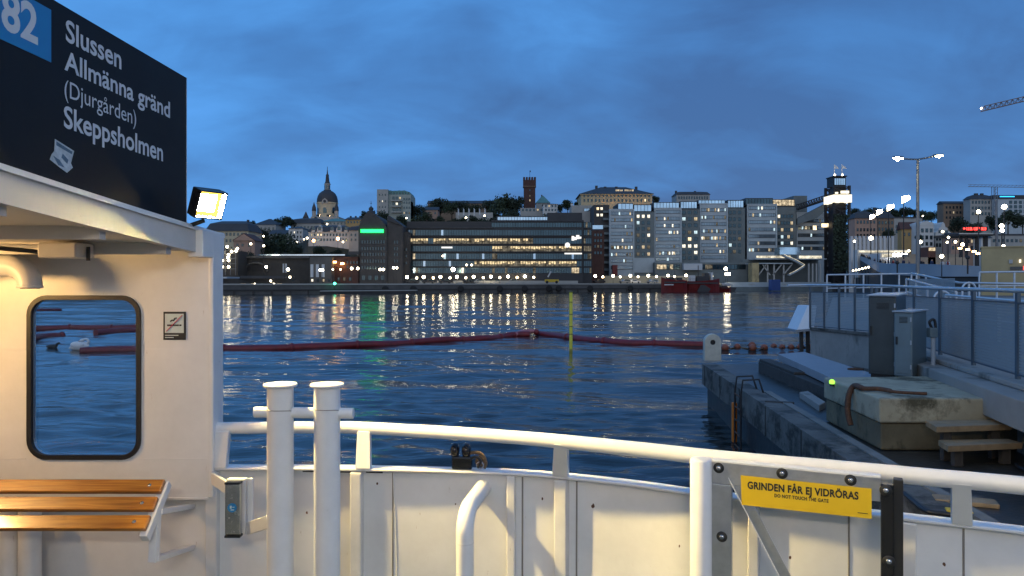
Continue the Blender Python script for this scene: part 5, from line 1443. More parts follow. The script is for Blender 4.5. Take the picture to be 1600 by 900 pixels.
# ---------------- on the hill behind
b = B_('barrack_house', 'long low building with dark roof among hilltop trees behind the flagpoles', 668, 768, 318, 430, 14, 'plaster_brown', zb=34)
b.roof('gable_side', 311.5); b.windows([323], lin(674, 762, 16), 2, 3.2, .1)
b = B_('terrace_house', 'small reddish terrace house with a lit window left of the flagpoles', 660, 684, 328, 380, 10, 'plaster_pink', zb=28)
b.roof('gable_side', 322); b.windows([333], lin(664, 680, 4), 1.8, 3, .3)
b = B_('garden_wall', 'pale low garden wall behind the row of flagpoles', 712, 770, 332, 372, 3, 'plaster_grey', zb=26, cat='wall')
fp = None
for k_, px in enumerate(lin(715.5, 757, 6)):
    dd = 360; pz = PZ(344, dd)
    if fp is None:
        fp = thing('flagpole', 'white flagpole with hanging flag in the row above the glass office', 'flagpole', (PX(px, dd), dd, pz), group='row of flagpoles on the terrace')
        MB().tube([(0, 0, -3), (0, 0, PZ(325, dd) - pz)], .10, 8).build('mast', 'ship_white', fp, org=(0, 0, 0))
        zt = PZ(326, dd) - pz
        MB().prism([(.1, 0, zt), (.55, 0, zt - .3), (.62, .05, zt - 3.4), (.15, 0, zt - 3.2)], (0, .08, 0)).build('flag', 'banner_white', fp, org=(0, 0, 0))
    else:
        c_ = copy_tree(fp); c_.location.x = PX(px, dd); c_.rotation_euler.z = .4 * math.sin(k_ * 2.1)
d = 420; b = B_('brick_tower', 'square red brick castle tower with battlements on the hilltop', 817.5, 837.5, 284, d, 7, 'brick_red', zb=34, cat='tower', body=False)
b.part('shaft', MB().box(b.x(818.5), b.x(836.5), .3, 6.7, -6, b.z(291)), 'brick_red')
b.part('tower_head', MB().box(b.x(817.5), b.x(837.5), 0, 7, b.z(291), b.z(281)), 'brick_red')
b.part('string_course', MB().box(b.x(817.3), b.x(837.7), -.15, 7.15, b.z(291.6), b.z(290.6)), 'plaster_brown')
for px in lin(819, 836, 5): b.part('merlon', MB().box(b.x(px) - .55, b.x(px) + .55, 0, 7, b.z(281), b.z(276.5)), 'brick_red')
b.windows([306, 313], [828], 1.6, 3, 1, lits=('win_warm', 'win_dim'), y=.3); b.windows([297], [828], 1.5, 2.4, 0, y=.3)
b.part('vane', MB().tube([(b.x(828), 3.5, b.z(281)), (b.x(828), 3.5, b.z(265))], .09, 6).box(b.x(828), b.x(829.5), 3.45, 3.55, b.z(267.5), b.z(265)), 'black_steel')
b = B_('green_roof_villa', 'villa with green copper hipped roof right of the brick tower', 838, 859, 317, 440, 10, 'plaster_grey', zb=34)
b.roof('hip', 304.5, 'roof_copper'); b.chimney(847, 303, 2)
b = B_('white_villa', 'small white villa with two rows of windows below the green roof villa', 849, 871, 319, 340, 9, 'plaster_white', zb=26)
b.roof('hip', 316.5); b.windows([322, 328], lin(853, 868, 4), 2.2, 3, .05)
b = B_('low_terrace', 'low pale terrace houses between the brick tower and the white villa', 813, 850, 325, 350, 9, 'plaster_grey', zb=26)
b.windows([328], lin(817, 846, 6), 2.5, 3, .05)
b = B_('hill_house', 'grey flat roofed house on the cliff above the office wing', 893, 925, 321, 320, 12, 'plaster_grey', zb=22)
b.windows([328], [915, 919], 4, 4, 0, dark='glass_blue'); b.chimney(895, 316, 3, 'plaster_white')
d = 360; b = B_('palace', 'floodlit yellow palace with dark hipped roof above the grey office blocks', 908, 1019, 303, d, 24, 'plaster_yellow', zb=26, cat='building')
b.roof('hip', 287.5, ov=.9); b.windows([305.5, 313], lin(913, 1014, 18), 1.9, 4, .0, must={(1, 16): 'win_warm_bright'})
for px in (936, 950, 968, 1000): b.chimney(px, 287 if px != 936 else 285.5, 4, 'roof_dark', b.rf)
mb = MB()
for px in (962, 965, 968, 971, 976, 979, 982, 985, 988): mb.box(b.x(px), b.x(px + 2), .2, .5, b.z(298.5), b.z(296))
b.part('roof_letters', mb, 'win_warm')
b.part('eave', MB().box(-b.W / 2 - .6, b.W / 2 + .6, -.6, .02, b.H - .5, b.H - .02), 'plaster_yellow')
def flood(px, py, d, r, m_, label, grp=None):
    o = thing('facade_floodlight', label, 'floodlight', P(px, py, d), group=grp)
    MB().box(-r, r, -.2, .2, 0, r).build('lens', m_, o, org=(0, 0, 0)); MB().box(-r * 1.1, r * 1.1, -.5, -.21, -.1, r * 1.2).build('housing', 'black_steel', o, org=(0, 0, 0))
for px in (948, 972, 990, 1008): flood(px, 323, d - 6, .5, 'lamp_orange', 'warm floodlight washing the yellow palace facade', 'floodlights of the yellow palace')
flood(497, 338, 409, .8, 'church_flood', 'warm floodlight at the foot of the church drum', 'floodlights of the church'); flood(513, 338, 409, .8, 'church_flood', 'warm floodlight at the foot of the church drum', 'floodlights of the church')
b = B_('rooftop_house', 'long roof house with dark cornices behind the grey blocks', 1057, 1109, 304, 400, 12, 'plaster_grey', zb=30)
b.roof('mansard', 297.5); b.windows([309], lin(1061, 1105, 12), 1.8, 4, .05); b.chimney(1060, 296, 3); b.chimney(1090, 296.5, 3)

# ---------------- grey office slabs
b = B_('balcony_tower', 'tall block with stacked dark balconies left of the first grey slab', 928, 952, 320, 305, 16, 'brick_dark')
for ry in lin(330, 420, 9):
    b.part('balcony', MB().box(b.x(942), b.x(954), -1.4, 0, b.z(ry + 3), b.z(ry - .5)), 'slab_panel_dark')
b.windows([326, 336], [934, 940], 3.5, 4, 1, lits=('win_warm_bright', 'win_white')); b.windows([372, 385, 398, 411], [934, 940], 3, 4, .15)
b = B_('red_brick_house', 'red brick house with lit windows right beside the glass office', 925, 944, 360, 285, 14, 'brick_red')
b.windows([367, 376, 385, 395], [930, 934.5, 939], 2.4, 4, .3, lits=('win_warm', 'win_dim')); b.part('glazed_top', MB().box(b.x(926), b.x(942), -.3, 6, b.z(358), b.z(352)), 'glass_blue')
def slab(label, x0, x1, yt, d, rows, n, lit, wall='slab_panel', hot={}):
    b = B_('office_slab', label, x0, x1, yt, d, 22, wall, cat='office block')
    for i, ry in enumerate(rows):
        l = hot.get(i, lit)
        b.band(ry, x0 + 1.8, x1 - 1.8, n, 4.6, b.rnd(l, ('win_warm', 'win_white', 'win_dim', 'win_dim', 'win_cool'), 'glass_slab'))
    b.part('end_pier', MB().box(-b.W / 2 - .25, -b.W / 2 + .3, -.35, 1, -4, b.H + .3), 'slab_panel'); b.part('end_pier', MB().box(b.W / 2 - .3, b.W / 2 + .25, -.35, 1, -4, b.H + .3), 'slab_panel')
    b.parapet(.4, 'slab_panel')
    return b
def core(label, x0, x1, yt, d, rows, cols, lit, must={}, wall='slab_panel_dark', wp=4, hp=5):
    b = B_('stair_core', label, x0, x1, yt, d, 20, wall, cat='office block'); b.windows(rows, cols, wp, hp, lit, lits=('win_white', 'win_dim', 'win_warm', 'win_cool'), must=must); b.parapet(.3)
    return b
def glass_top(b, x0, x1, y0, y1, m_='glass_blue', y=1.0, n=6, lit=0):
    b.part('roof_storey', MB().box(b.x(x0), b.x(x1), y + .03, 16, b.z(y1), b.z(y0)), 'mullion')
    b.band((y0 + y1) / 2, x0 + .3, x1 - .3, n, (y1 - y0) * .8, b.rnd(lit, ('win_warm',), m_), y=y, name='glazed_storey')
rA = [333.5, 343.5, 354, 365, 375.5, 386.5, 397.5, 407.5, 418]
b = slab('first grey office slab, left of the black slab with square windows', 953, 990, 328, 302, rA, 14, .14, hot={5: .75, 6: .3}); glass_top(b, 966, 990, 317, 328, n=4)
b = core('black slab with three columns of square lit windows', 991, 1022, 331, 303, [338, 348, 357.5, 367.5, 376, 386, 397], [997, 1005, 1013.5], .15, must={(0, 0): 'win_white', (0, 1): 'win_white', (0, 2): 'win_white', (3, 0): 'win_dim', (3, 2): 'win_white', (5, 1): 'win_warm', (5, 2): 'win_dim', (6, 2): 'win_warm', (6, 0): 'win_dim'})
glass_top(b, 991, 1018.5, 319, 331, n=5); b.part('lower_panel', MB().box(-b.W / 2, b.W / 2, -.3, 0, b.z(426), b.z(403)), 'slab_panel')
rB = [331, 341.5, 352.5, 363, 374, 385, 395.5, 405]
b = slab('second grey office slab, between the black slab and the lit stair core', 1023, 1064, 326, 306, rB, 15, .13, hot={6: .4, 2: .22}); glass_top(b, 1022, 1062, 315.5, 326, n=8)
b = core('narrow recessed stair core with bright lit windows between two grey slabs', 1065, 1093, 327, 309, [332, 342, 352, 363, 373.5, 384.5, 394.5, 403], [1068.5, 1077.5, 1087], .35, must={(5, 0): 'win_white', (5, 1): 'win_white', (5, 2): 'win_white', (4, 1): 'win_warm_bright'}, wall='slab_panel_dark', wp=5); glass_top(b, 1064, 1090, 314, 326, n=6)
rC = [328, 339.5, 350, 361, 372, 383, 393, 402]
b = slab('third grey office slab behind the red ships', 1094, 1136, 319, 312, rC, 15, .15, hot={3: .4, 4: .5}); glass_top(b, 1092, 1134, 312, 319.5, n=8)
b = core('dark stair core with three columns of windows right of the third slab', 1137, 1164, 325, 314, [332, 342.5, 352.5, 363, 373, 383, 393], [1141, 1147.5, 1155.5], .3); glass_top(b, 1138, 1163, 312, 325, n=6)
rD = [325, 336, 347, 358.5, 369, 380, 390.5]
b = slab('fourth grey office slab above the lit waterside stairs', 1168, 1213, 320, 316, rD, 15, .13, hot={6: .35}); glass_top(b, 1166, 1209, 309, 319.5, n=9, m_='glass_dark')
b = core('recessed stair core under the yellow lit penthouse', 1213, 1244, 323, 318, [338, 348.5, 359, 370, 380], [1217, 1222, 1227, 1232, 1237], .35, wp=3.6); glass_top(b, 1208, 1243, 311, 322, n=7, lit=.95)
rE = [345, 356, 367.5, 379, 388]
b = slab('fifth grey office slab under the lift bridge, beside the dark lift tower', 1245, 1290, 333, 320, rE, 15, .1, hot={4: .4})
b.part('stair_head', MB().box(b.x(1243), b.x(1264), 2, 16, b.H, b.z(305)), 'slab_panel_dark')
b = B_('balcony_stack', 'narrow dark stack of balconies beside the lift tower', 1290, 1304, 333, 320, 14, 'brick_dark')
for ry in lin(343, 415, 8): b.part('balcony', MB().box(b.x(1290.5), b.x(1303), -1.2, 0, b.z(ry + 2.6), b.z(ry)), 'slab_panel_dark')

# ---------------- the lift tower with its bridge
d = 300; b = B_('lift_tower', 'black lattice lift tower with a lit band, glazed cabin and two flags', 1303, 1327, 275, d, 8, 'black_steel', cat='lift tower', body=False)
mb = MB(); w2 = b.W / 2
for sx in (-w2, w2):
    for yy in (0, 8): mb.bar((sx, yy, -3), (sx, yy, b.z(290)), .9, .9, up=(0, 1, 0))
n_ = 10; zt = b.z(292)
for i in range(n_):
    za, zb_ = -2 + (zt + 2) * i / n_, -2 + (zt + 2) * (i + 1) / n_
    for yy in (0, 8):
        mb.bar((-w2, yy, za), (w2, yy, zb_), .45, .45); mb.bar((w2, yy, za), (-w2, yy, zb_), .45, .45); mb.bar((-w2, yy, zb_), (w2, yy, zb_), .4, .4)
b.part('lattice', mb, 'black_steel')
b.part('lift_shaft', MB().box(-w2 * .75, w2 * .75, 1.2, 7, -3, zt), 'black_steel')
cab = b.part('cabin', MB().box(b.x(1303.5), b.x(1322.5), .5, 7, b.z(291), b.z(276)), 'black_steel'); b.band(283.5, 1304.5, 1321.5, 5, 10, b.rnd(0, dark='glass_blue'), y=.47)
b.part('cabin_roof', MB().box(b.x(1302.5), b.x(1323.5), -.2, 7.5, b.z(276), b.z(274.5)), 'black_steel')
b.part('lit_band', MB().box(b.x(1301), b.x(1329), -1.2, 8.5, b.z(316.5), b.z(304.5)), 'band_lit')
b.part('lit_band', MB().box(b.x(1313), b.x(1325), -1, -.2, b.z(302.5), b.z(298.5)), 'band_lit'); b.part('lit_band', MB().box(b.x(1304), b.x(1308), -1, -.2, b.z(303), b.z(300.5)), 'band_lit')
for px in (1308.5, 1320.5):
    ms = b.part('flag_mast', MB().tube([(b.x(px), 3, b.z(276)), (b.x(px), 3, b.z(255))], .16, 6), 'flag_white')
    b.part('flag', MB().prism([(b.x(px) + .1, 3, b.z(255.5)), (b.x(px + 2.5), 3.2, b.z(256.8)), (b.x(px + 5.5), 2.9, b.z(259)), (b.x(px + 7.5), 3.1, b.z(262)), (b.x(px + 3.5), 3.0, b.z(261.5)), (b.x(px) + .1, 3, b.z(262.5))], (0, .1, 0)), 'flag_white', ms)
    MB_l = MB().ball((b.x(px), 2.4, b.z(272)), .35, 8); b.part('mast_lamp', MB_l, 'lamp_small', ms)
o = thing('lift_bridge', 'long dark footbridge rising from the grey slabs to the lift tower', 'footbridge', P(1280, 320, 304))
o.location = P(1280, 320, 304); L0 = o.location
A_, C_ = P(1246, 327, 318), P(1303, 308, 309)
mb = MB(); mb.bar(A_, C_, 3.2, .5); mb.build('walkway', 'black_steel', o)
for sgn in (-1.6, 1.6):
    mb = MB(); s_ = Vector((.1, sgn, 0))
    mb.bar(A_ + s_ + Zv * 2.0, C_ + s_ + Zv * 2.0, .25, .3)
    for k_ in range(14):
        p, q = A_.lerp(C_, k_ / 14) + s_, A_.lerp(C_, (k_ + 1) / 14) + s_
        mb.bar(p, p + Zv * 2.0, .15, .15, up=(0, 1, 0)); mb.bar(p, q + Zv * 2.0, .14, .14)
    mb.build('truss', 'black_steel', o)
MB().prism([A_ + Vector((0, 0, -4)), C_ + Vector((0, 0, -1)), C_ + Vector((0, 0, -2.4)), C_.lerp(A_, .45) + Vector((0, 0, -6.5)), A_ + Vector((0, 0, -6.5))], (0, 3, 0)).build('under_structure', 'slab_panel_dark', o)
MB().box(A_.x + 6, A_.x + 7.5, A_.y - 1.8, A_.y - 1.7, A_.z - 9, A_.z - 7.2).build('window', 'win_warm_bright', o)
MB().box(C_.x - 6, C_.x - 1, C_.y - 2, C_.y - 1.8, C_.z - 12.8, C_.z - 11.2).build('lit_front', 'win_warm_bright', o)

# ---------------- waterside stairs pavilion under the slabs
d = 292; b = B_('stair_pavilion', 'white lit pavilion with outside stairs and struts on the quay', 1170, 1292, 409, d, 10, 'slab_panel_dark', cat='pavilion', body=False)
b.part('canopy', MB().box(b.x(1180), b.x(1290), -1, 8, b.z(405.5), b.z(404)), 'slab_panel')
b.part('lit_strip', MB().box(b.x(1183), b.x(1236), .5, 1, b.z(403), b.z(399.5)), 'strip_white'); b.part('lit_strip', MB().box(b.x(1250), b.x(1285), .5, 1, b.z(404), b.z(399.5)), 'strip_white')
b.part('floor_slab', MB().box(b.x(1172), b.x(1236), -2, 6, b.z(412.5), b.z(411)), 'slab_panel'); b.part('back_wall', MB().box(b.x(1170), b.x(1292), 8.1, 9, 0, b.z(404)), 'slab_panel_dark')
b.part('pier', MB().box(b.x(1171.5), b.x(1182), -3, 2, -2, b.z(411)), 'yellow_concrete')
for a, c_ in ((1184, 1196), (1202, 1190), (1206, 1220), (1222, 1236)): b.part('strut', MB().bar((b.x(a), -1, b.z(430)), (b.x(c_), -1, b.z(413)), .4, .4), 'frame_pale')
for px in (1198, 1208, 1223, 1262, 1268, 1274, 1280): b.part('column', MB().box(b.x(px) - .25, b.x(px) + .25, -1.2, -.7, -1, b.z(412)), 'frame_pale')
st_p = [(1220, 400), (1240, 409), (1252, 416), (1240, 424), (1228, 430)]
for (xa, ya), (xb, yb) in zip(st_p, st_p[1:]):
    b.part('stair_flight', MB().bar((b.x(xa), -2.5, b.z(ya)), (b.x(xb), -2.5, b.z(yb)), 2.0, .5), 'slab_panel'); b.part('stair_light', MB().bar((b.x(xa), -3.52, b.z(ya) + .55), (b.x(xb), -3.52, b.z(yb) + .55), .06, .16), 'strip_white')
b.part('kiosk_canopy', MB().box(b.x(1214), b.x(1246), -3, 3, b.z(398), b.z(387)), 'glass_blue')
b = B_('ground_floor_row', 'row of shop fronts with glowing windows under the grey slabs', 1023, 1168, 410, 299, 6, 'slab_panel_dark', cat='shop row')
b.band(417, 1026, 1062, 7, 7, b.rnd(.2, ('win_warm',))); b.band(417, 1096, 1165, 12, 7, b.rnd(.15)); b.part('awning', MB().box(b.x(1066), b.x(1095), -2.5, 1, b.z(422), b.z(412)), 'banner_white')
b = B_('lit_retaining_wall', 'long low pale wall lit by the quay lamps behind the ships', 930, 1110, 431, 288, 2, 'plaster_cream', cat='wall')
b = B_('quayside_wall', 'low grey wall behind the lamps in front of the glass office', 655, 905, 438.6, 241, 1, 'plaster_grey', rz=R(6), cat='wall')
b = B_('red_canopy', 'small red sign box on the quay beside the first grey slab', 957, 965, 414, 298, 1.5, 'ship_red', zb=PZ(423, 298), cat='sign box')

# ---------------- east side: square, old houses, hillside blocks
b = B_('pink_house', 'reddish plaster house with dark mansard roof behind the tall lamp posts', 1336, 1370, 341, 262, 5, 'plaster_pink')
b.roof('mansard', 329); b.windows([347, 359, 368], lin(1340, 1366, 6), 2.2, 4.4, .08)
b = B_('brown_house', 'brown plaster house joined to the reddish one, dark mansard roof with dormers', 1370, 1397, 341, 262, 5, 'plaster_brown')
b.roof('mansard', 329); b.windows([348, 358, 367], lin(1374, 1394, 5), 2.2, 4.4, .05); b.chimney(1372, 323, 3); b.chimney(1395, 325, 3)
b = B_('grey_flat_house', 'pale grey flat roofed house behind the ochre house', 1397, 1442, 341, 275, 5, 'plaster_grey')
b.parapet(); b.windows([354, 362], lin(1401, 1438, 7), 2.4, 4, .04)
b = B_('ochre_cottage', 'ochre house with brown pitched roof left of the white gabled house', 1410, 1438, 358, 245, 5, 'plaster_ochre', rz=R(-14))
b.roof('gable_side', 346, 'roof_tile'); b.windows([366], lin(1414, 1434, 4), 2.4, 4.4, .1)
b = B_('white_merchant_house', 'white merchant house with dark shutters beside the big lamp pole', 1437, 1459, 352, 240, 5, 'plaster_white')
b.part('pediment', MB().prism([(b.x(1437), -.1, b.H), (b.x(1459), -.1, b.H), (b.x(1458), -.1, b.z(348)), (b.x(1448), -.1, b.z(345)), (b.x(1438), -.1, b.z(348))], (0, 8, 0)), 'plaster_white')
b.windows([360, 371], lin(1441, 1455, 3), 3.4, 5.4, .0); b.windows([381], lin(1441, 1455, 3), 3, 5, .1, lits=('win_warm',))
b = B_('curved_gable_house', 'pale house with curved stepped gable right of the white merchant house', 1461, 1486, 368, 244, 5, 'plaster_grey')
b.part('curved_gable', MB().prism([(b.x(x), -.1, b.z(y)) for x, y in ((1461, 368), (1486, 368), (1485, 363), (1481, 360), (1480, 356), (1477, 355), (1476, 350), (1473.5, 347), (1471, 350), (1470, 355), (1467, 356), (1466, 360), (1462, 363))], (0, 6, 0)), 'plaster_white')
b.windows([362], [1468, 1473, 1479], 3, 3.6, 0, y=-.1); b.windows([373, 383], lin(1464, 1483, 5), 2.6, 5, .08)
b = B_('lower_street_row', 'row of low reddish shops behind the station canopy', 1486, 1536, 371, 232, 5, 'plaster_pink')
b.windows([377, 387], lin(1489, 1533, 10), 2.6, 5, .3, lits=('win_warm', 'win_dim')); b.roof('gable_side', 363)
b = B_('white_street_house', 'small white house with steep roof left of the yellow concrete building', 1533, 1548, 372, 228, 5, 'plaster_white'); b.roof('gable_side', 365)
b = B_('low_grey_row', 'low grey row with small windows above the yellow concrete building', 1548, 1640, 368, 230, 5, 'plaster_grey'); b.windows([376], lin(1553, 1630, 12), 3, 4, .06); b.parapet()
b = B_('hillside_brown', 'brown hillside apartment building with lit windows below the crane', 1474, 1522, 318, 340, 5, 'plaster_brown', zb=16)
b.roof('gable_side', 313.5); b.windows([324, 332, 340], lin(1479, 1517, 8), 2, 3.4, .1)
b = B_('hillside_tall', 'tall hillside apartment building with dark attic storeys left of the blue sign', 1516, 1554, 311, 330, 5, 'plaster_grey', zb=14)
b.roof('mansard', 303.5); b.chimney(1531, 301, 5); b.chimney(1540, 301, 4); b.windows([316, 325, 334], lin(1520, 1550, 7), 2.2, 4, .08)
b = B_('hillside_blue_sign', 'grey hillside apartment block carrying a blue lit sign on its roof', 1554, 1660, 311, 328, 6, 'slab_panel', zb=14)
b.parapet(.9); b.part('attic', MB().box(b.x(1556), b.x(1650), 1.8, 5.5, b.H, b.z(304)), 'roof_dark')
b.windows([316, 323, 330, 338], lin(1579, 1625, 7), 4, 4.2, .05)
mb = MB()
for x in (1567, 1570, 1573, 1576.4, 1579.4, 1582.4, 1585.4): mb.box(b.x(x), b.x(x + 2.6), 1.2, 1.6, b.z(310), b.z(306.2))
mb.box(b.x(1566.4), b.x(1589), 1.55, 1.8, b.z(310.4), b.z(305.8)); b.part('roof_sign', mb, 'sign_blue_lit')
b = B_('hoarding', 'long white panelled hoarding with posts in front of the reddish houses', 1328, 1396, 372, 215, .6, 'plaster_white', cat='hoarding')
for px in lin(1330, 1394, 11): b.part('hoarding_post', MB().box(b.x(px) - .3, b.x(px) + .3, -.5, 0, 0, b.z(369)), 'ship_white')
b.windows([376, 383], lin(1336, 1388, 9), 2.6, 2.6, .0)
d = 150; b = B_('station_canopy', 'flat dark station canopy on columns carrying a red lit sign', 1498, 1551, 362, d, 9, 'black_steel', cat='station canopy', body=False, zb=5)
b.part('roof_slab', MB().box(b.x(1498), b.x(1551), 0, 9, b.z(368.5), b.z(364.5)), 'black_steel'); b.part('fascia', MB().box(b.x(1498), b.x(1551), -.15, 0, b.z(366), b.z(364.2)), 'frame_pale')
for px in (1507, 1516, 1532, 1547): b.part('column', MB().box(b.x(px) - .22 - (.3 if px == 1547 else 0), b.x(px) + .22, 1, 1.5, -2, b.z(368)), 'black_steel')
# red neon: words too small to read in the picture, kept as lit strokes of letter height
mb = MB(); rn = random.Random(4)
mb.lathe((b.x(1505.5), -.2, b.z(357.2)), [(.19, 0), (.19, .12)], 10, axis=(0, -1, 0))
for x in [1509.5, 1512, 1514.5, 1517, 1521, 1523.3, 1525.6, 1528, 1532.5, 1535, 1537.5]:
    a, z0, z1 = b.x(x), b.z(359.6), b.z(355.4); g = .075
    mb.box(a, a + g, -.25, -.12, z0, z1)
    r_ = rn.random()
    if r_ < .7: mb.box(a + g, a + .22, -.25, -.12, z0, z0 + g)
    if r_ > .3: mb.box(a + g, a + .22, -.25, -.12, z1 - g, z1)
    if r_ > .5: mb.box(a + g, a + .2, -.25, -.12, (z0 + z1) / 2 - g / 2, (z0 + z1) / 2 + g / 2)
    if .35 < r_ < .8: mb.box(a + .2, a + .2 + g, -.25, -.12, z0, z1)
b.part('neon_sign', mb, 'sign_red_lit')
b.part('sign_backing', MB().box(b.x(1503), b.x(1543), -.1, .1, b.z(360.6), b.z(354.4)), 'black_steel')
d = 72; b = B_('yellow_concrete_building', 'plain yellow grey concrete building behind the steel railings', 1533, 1640, 386, d, 6, 'yellow_concrete', zb=EYE - 1.2, rz=R(-32))
b.o.location.x += .65
b.part('roof_edge', MB().box(-b.W / 2 - .08, b.W / 2 + .08, -.08, 6, b.H, b.H + .12), 'yellow_concrete')
b.part('wall_box', MB().box(b.x(1569.5), b.x(1574.5), -.12, 0, b.z(411.5), b.z(405.5)), 'frame_pale'); b.part('wall_lamp', MB().box(b.x(1582.7), b.x(1585.3), -.14, 0, b.z(410.5), b.z(405.5)), 'win_white')
b.part('sign_strip', MB().box(b.x(1571), b.x(1588), -.1, -.02, b.z(421.5), b.z(416.5)), 'cabinet_dark'); b.part('sign_strip', MB().box(b.x(1588), b.x(1592), -.1, -.02, b.z(421.5), b.z(416.5)), 'sign_red_lit'); b.part('sign_strip', MB().box(b.x(1592), b.x(1640), -.1, -.02, b.z(421.5), b.z(416.5)), 'win_warm_bright')
# square: its ground, terraces and the concrete ramp
mb = MB(); mb.prism([(31, 62.2, EYE - 1.31), (140, 62.2, EYE - 1.31), (200, 300, EYE - 1.31), (150, 300, EYE - 1.31), (85, 150, EYE - 1.31), (52, 100, EYE - 1.31)], (0, 0, -.4)); struct('square', mb, 'street_paving')
mat('tan_stone', (.30, .25, .19), .85, var=.2, vscale=.2)
for k_, (x0, x1, y0, y1, dd, lab) in enumerate(((1418, 1500, 397, 402, 165, 'upper tan stone terrace wall on the square'), (1400, 1512, 402, 408, 150, 'lower tan stone terrace wall on the square'), (1340, 1420, 390.5, 394.5, 190, 'long pale lit parapet above the crowd'))):
    o = B_('terrace_wall', lab, x0, x1, y0, dd, 2.5, 'tan_stone' if k_ < 2 else 'plaster_white', zb=PZ(y1 + 3, dd), cat='terrace wall')
    if k_ == 2: o.part('light_strip', MB().box(-o.W / 2 + .3, o.W / 2 - .3, -.15, -.02, o.H * .45, o.H * .85), 'strip_white')
b = B_('event_tent', 'bright lit white tent glowing behind the crowd', 1375, 1417, 396, 172, 6, 'ship_white', zb=PZ(404, 172), cat='tent')
b.part('lit_front', MB().box(b.x(1378), b.x(1414), -.2, -.05, b.z(401.5), b.z(396.5)), 'strip_white')
for px in (1394, 1400, 1406, 1412): b.part('tent_lamp', MB().ball((b.x(px), -1, b.z(398.5)), .4, 8), 'lamp_cool')
o = thing('concrete_ramp', 'curved pale concrete ramp wall sweeping below the crowd', 'ramp', P(1400, 425, 130))
tp = [P(1336, 397, 205), P(1352, 402.5, 175), P(1376, 410.5, 140), P(1410, 411.5, 122), P(1462, 413, 108), P(1540, 416, 98)]
bt_ = [P(1337, 402, 205), P(1352, 411, 175), P(1376, 426, 140), P(1410, 430, 122), P(1462, 432, 108), P(1540, 432, 98)]
tpc, btc = catmull(tp, 6), catmull(bt_, 6)
mb = MB(); n_ = len(tpc); offs = Vector((.25, .6, 0))
vs = [p for p in tpc] + [p for p in btc] + [p + offs for p in tpc] + [p + offs for p in btc]
fs = []
for i in range(n_ - 1): fs += [(n_ + i, n_ + i + 1, i + 1, i), (i, i + 1, 2 * n_ + i + 1, 2 * n_ + i), (2 * n_ + i + 1, 3 * n_ + i + 1, 3 * n_ + i, 2 * n_ + i), (3 * n_ + i, 3 * n_ + i + 1, n_ + i + 1, n_ + i)]
mb.add(vs, fs); mb.build('parapet', 'ramp_concrete', o)
mb = MB(); base = [Vector((p.x, p.y, -1)) for p in btc]
mb.add([p + offs for p in btc] + [p + offs for p in base], [(n_ + i, n_ + i + 1, i + 1, i) for i in range(n_ - 1)]); mb.build('under_wall', 'far_stone_dark', o)
tops2 = [p + Vector((14, 26, -1.0)) for p in tpc]
mb = MB(); mb.add([p + offs - Zv * 1.0 for p in tpc] + tops2, [(i, i + 1, n_ + i + 1, n_ + i) for i in range(n_ - 1)]); mb.build('deck', 'street_paving', o)

# people along the ramp parapet
def skin_body(h=1.72):
    me = bpy.data.meshes.new('person')
    vs = [(0, 0, .95), (0, 0, 1.20), (0, 0, 1.42), (0, 0, 1.52), (0, .02, 1.64), (0, .0, 1.74), (.09, 0, .88), (.10, -.02, .48), (.10, .02, .06), (.10, -.12, .03), (-.09, 0, .88), (-.10, .03, .48), (-.10, .04, .06), (-.10, -.10, .03), (.20, 0, 1.40), (.25, .02, 1.12), (.24, -.10, .90), (-.20, 0, 1.40), (-.25, .03, 1.12), (-.24, -.06, .88)]
    es = [(0, 1), (1, 2), (2, 3), (3, 4), (4, 5), (0, 6), (6, 7), (7, 8), (8, 9), (0, 10), (10, 11), (11, 12), (12, 13), (2, 14), (14, 15), (15, 16), (2, 17), (17, 18), (18, 19)]
    rs = [.15, .15, .16, .07, .10, .08, .10, .075, .05, .045, .10, .075, .05, .045, .075, .055, .042, .075, .055, .042]
    me.from_pydata(vs, es, [])
    ob = bpy.data.objects.new('person', me); COL.objects.link(ob)
    md = ob.modifiers.new('skin', 'SKIN')
    for i, r_ in enumerate(rs): me.skin_vertices[0].data[i].radius = (r_, r_)
    me.skin_vertices[0].data[0].use_root = True
    dg = bpy.context.evaluated_depsgraph_get(); dg.update()
    m2 = bpy.data.meshes.new_from_object(ob.evaluated_get(dg)); bpy.data.objects.remove(ob)
    return m2
pm = skin_body()
mat('skin_tone', (.34, .20, .14), .6); mat('hair_dark', (.02, .015, .012), .7)
coats = []
for nm, c_ in (('black', (.012, .012, .014)), ('grey', (.10, .10, .11)), ('red', (.22, .03, .03)), ('beige', (.36, .30, .22)), ('navy', (.02, .03, .07)), ('white', (.5, .5, .5))):
    mat('coat_' + nm, c_, .85)
    m2 = pm.copy(); m2.materials.clear(); m2.materials.append(M['coat_' + nm]); m2.materials.append(M['skin_tone']); m2.materials.append(M['hair_dark'])
    for p in m2.polygons:
        p.use_smooth = True
        if p.center.z > 1.55: p.material_index = 1 if (p.center.y < .02 and p.center.z < 1.72) else 2
    coats.append((nm, m2))
rn = random.Random(11)
cnt = 0
for i in range(34):
    s = rn.uniform(.06, .86); f_ = s * (n_ - 1); k_ = int(f_); p = tpc[k_].lerp(tpc[min(k_ + 1, n_ - 1)], f_ - k_)
    back = rn.uniform(.6, 4.5)
    loc = p + Vector((.4 + back * .45, .6 + back * .9, -1.0))
    nm, m2 = rn.choice(coats)
    ob = bpy.data.objects.new('person', m2); COL.objects.link(ob); ob.location = loc; ob.rotation_euler = (0, 0, rn.uniform(-2.2, 2.2)); s = rn.uniform(.92, 1.06); ob.scale = (s, s, s)
    tag(ob, f'standing person in a {nm} coat in the crowd along the ramp parapet', 'person', f'people in {nm} coats along the ramp')

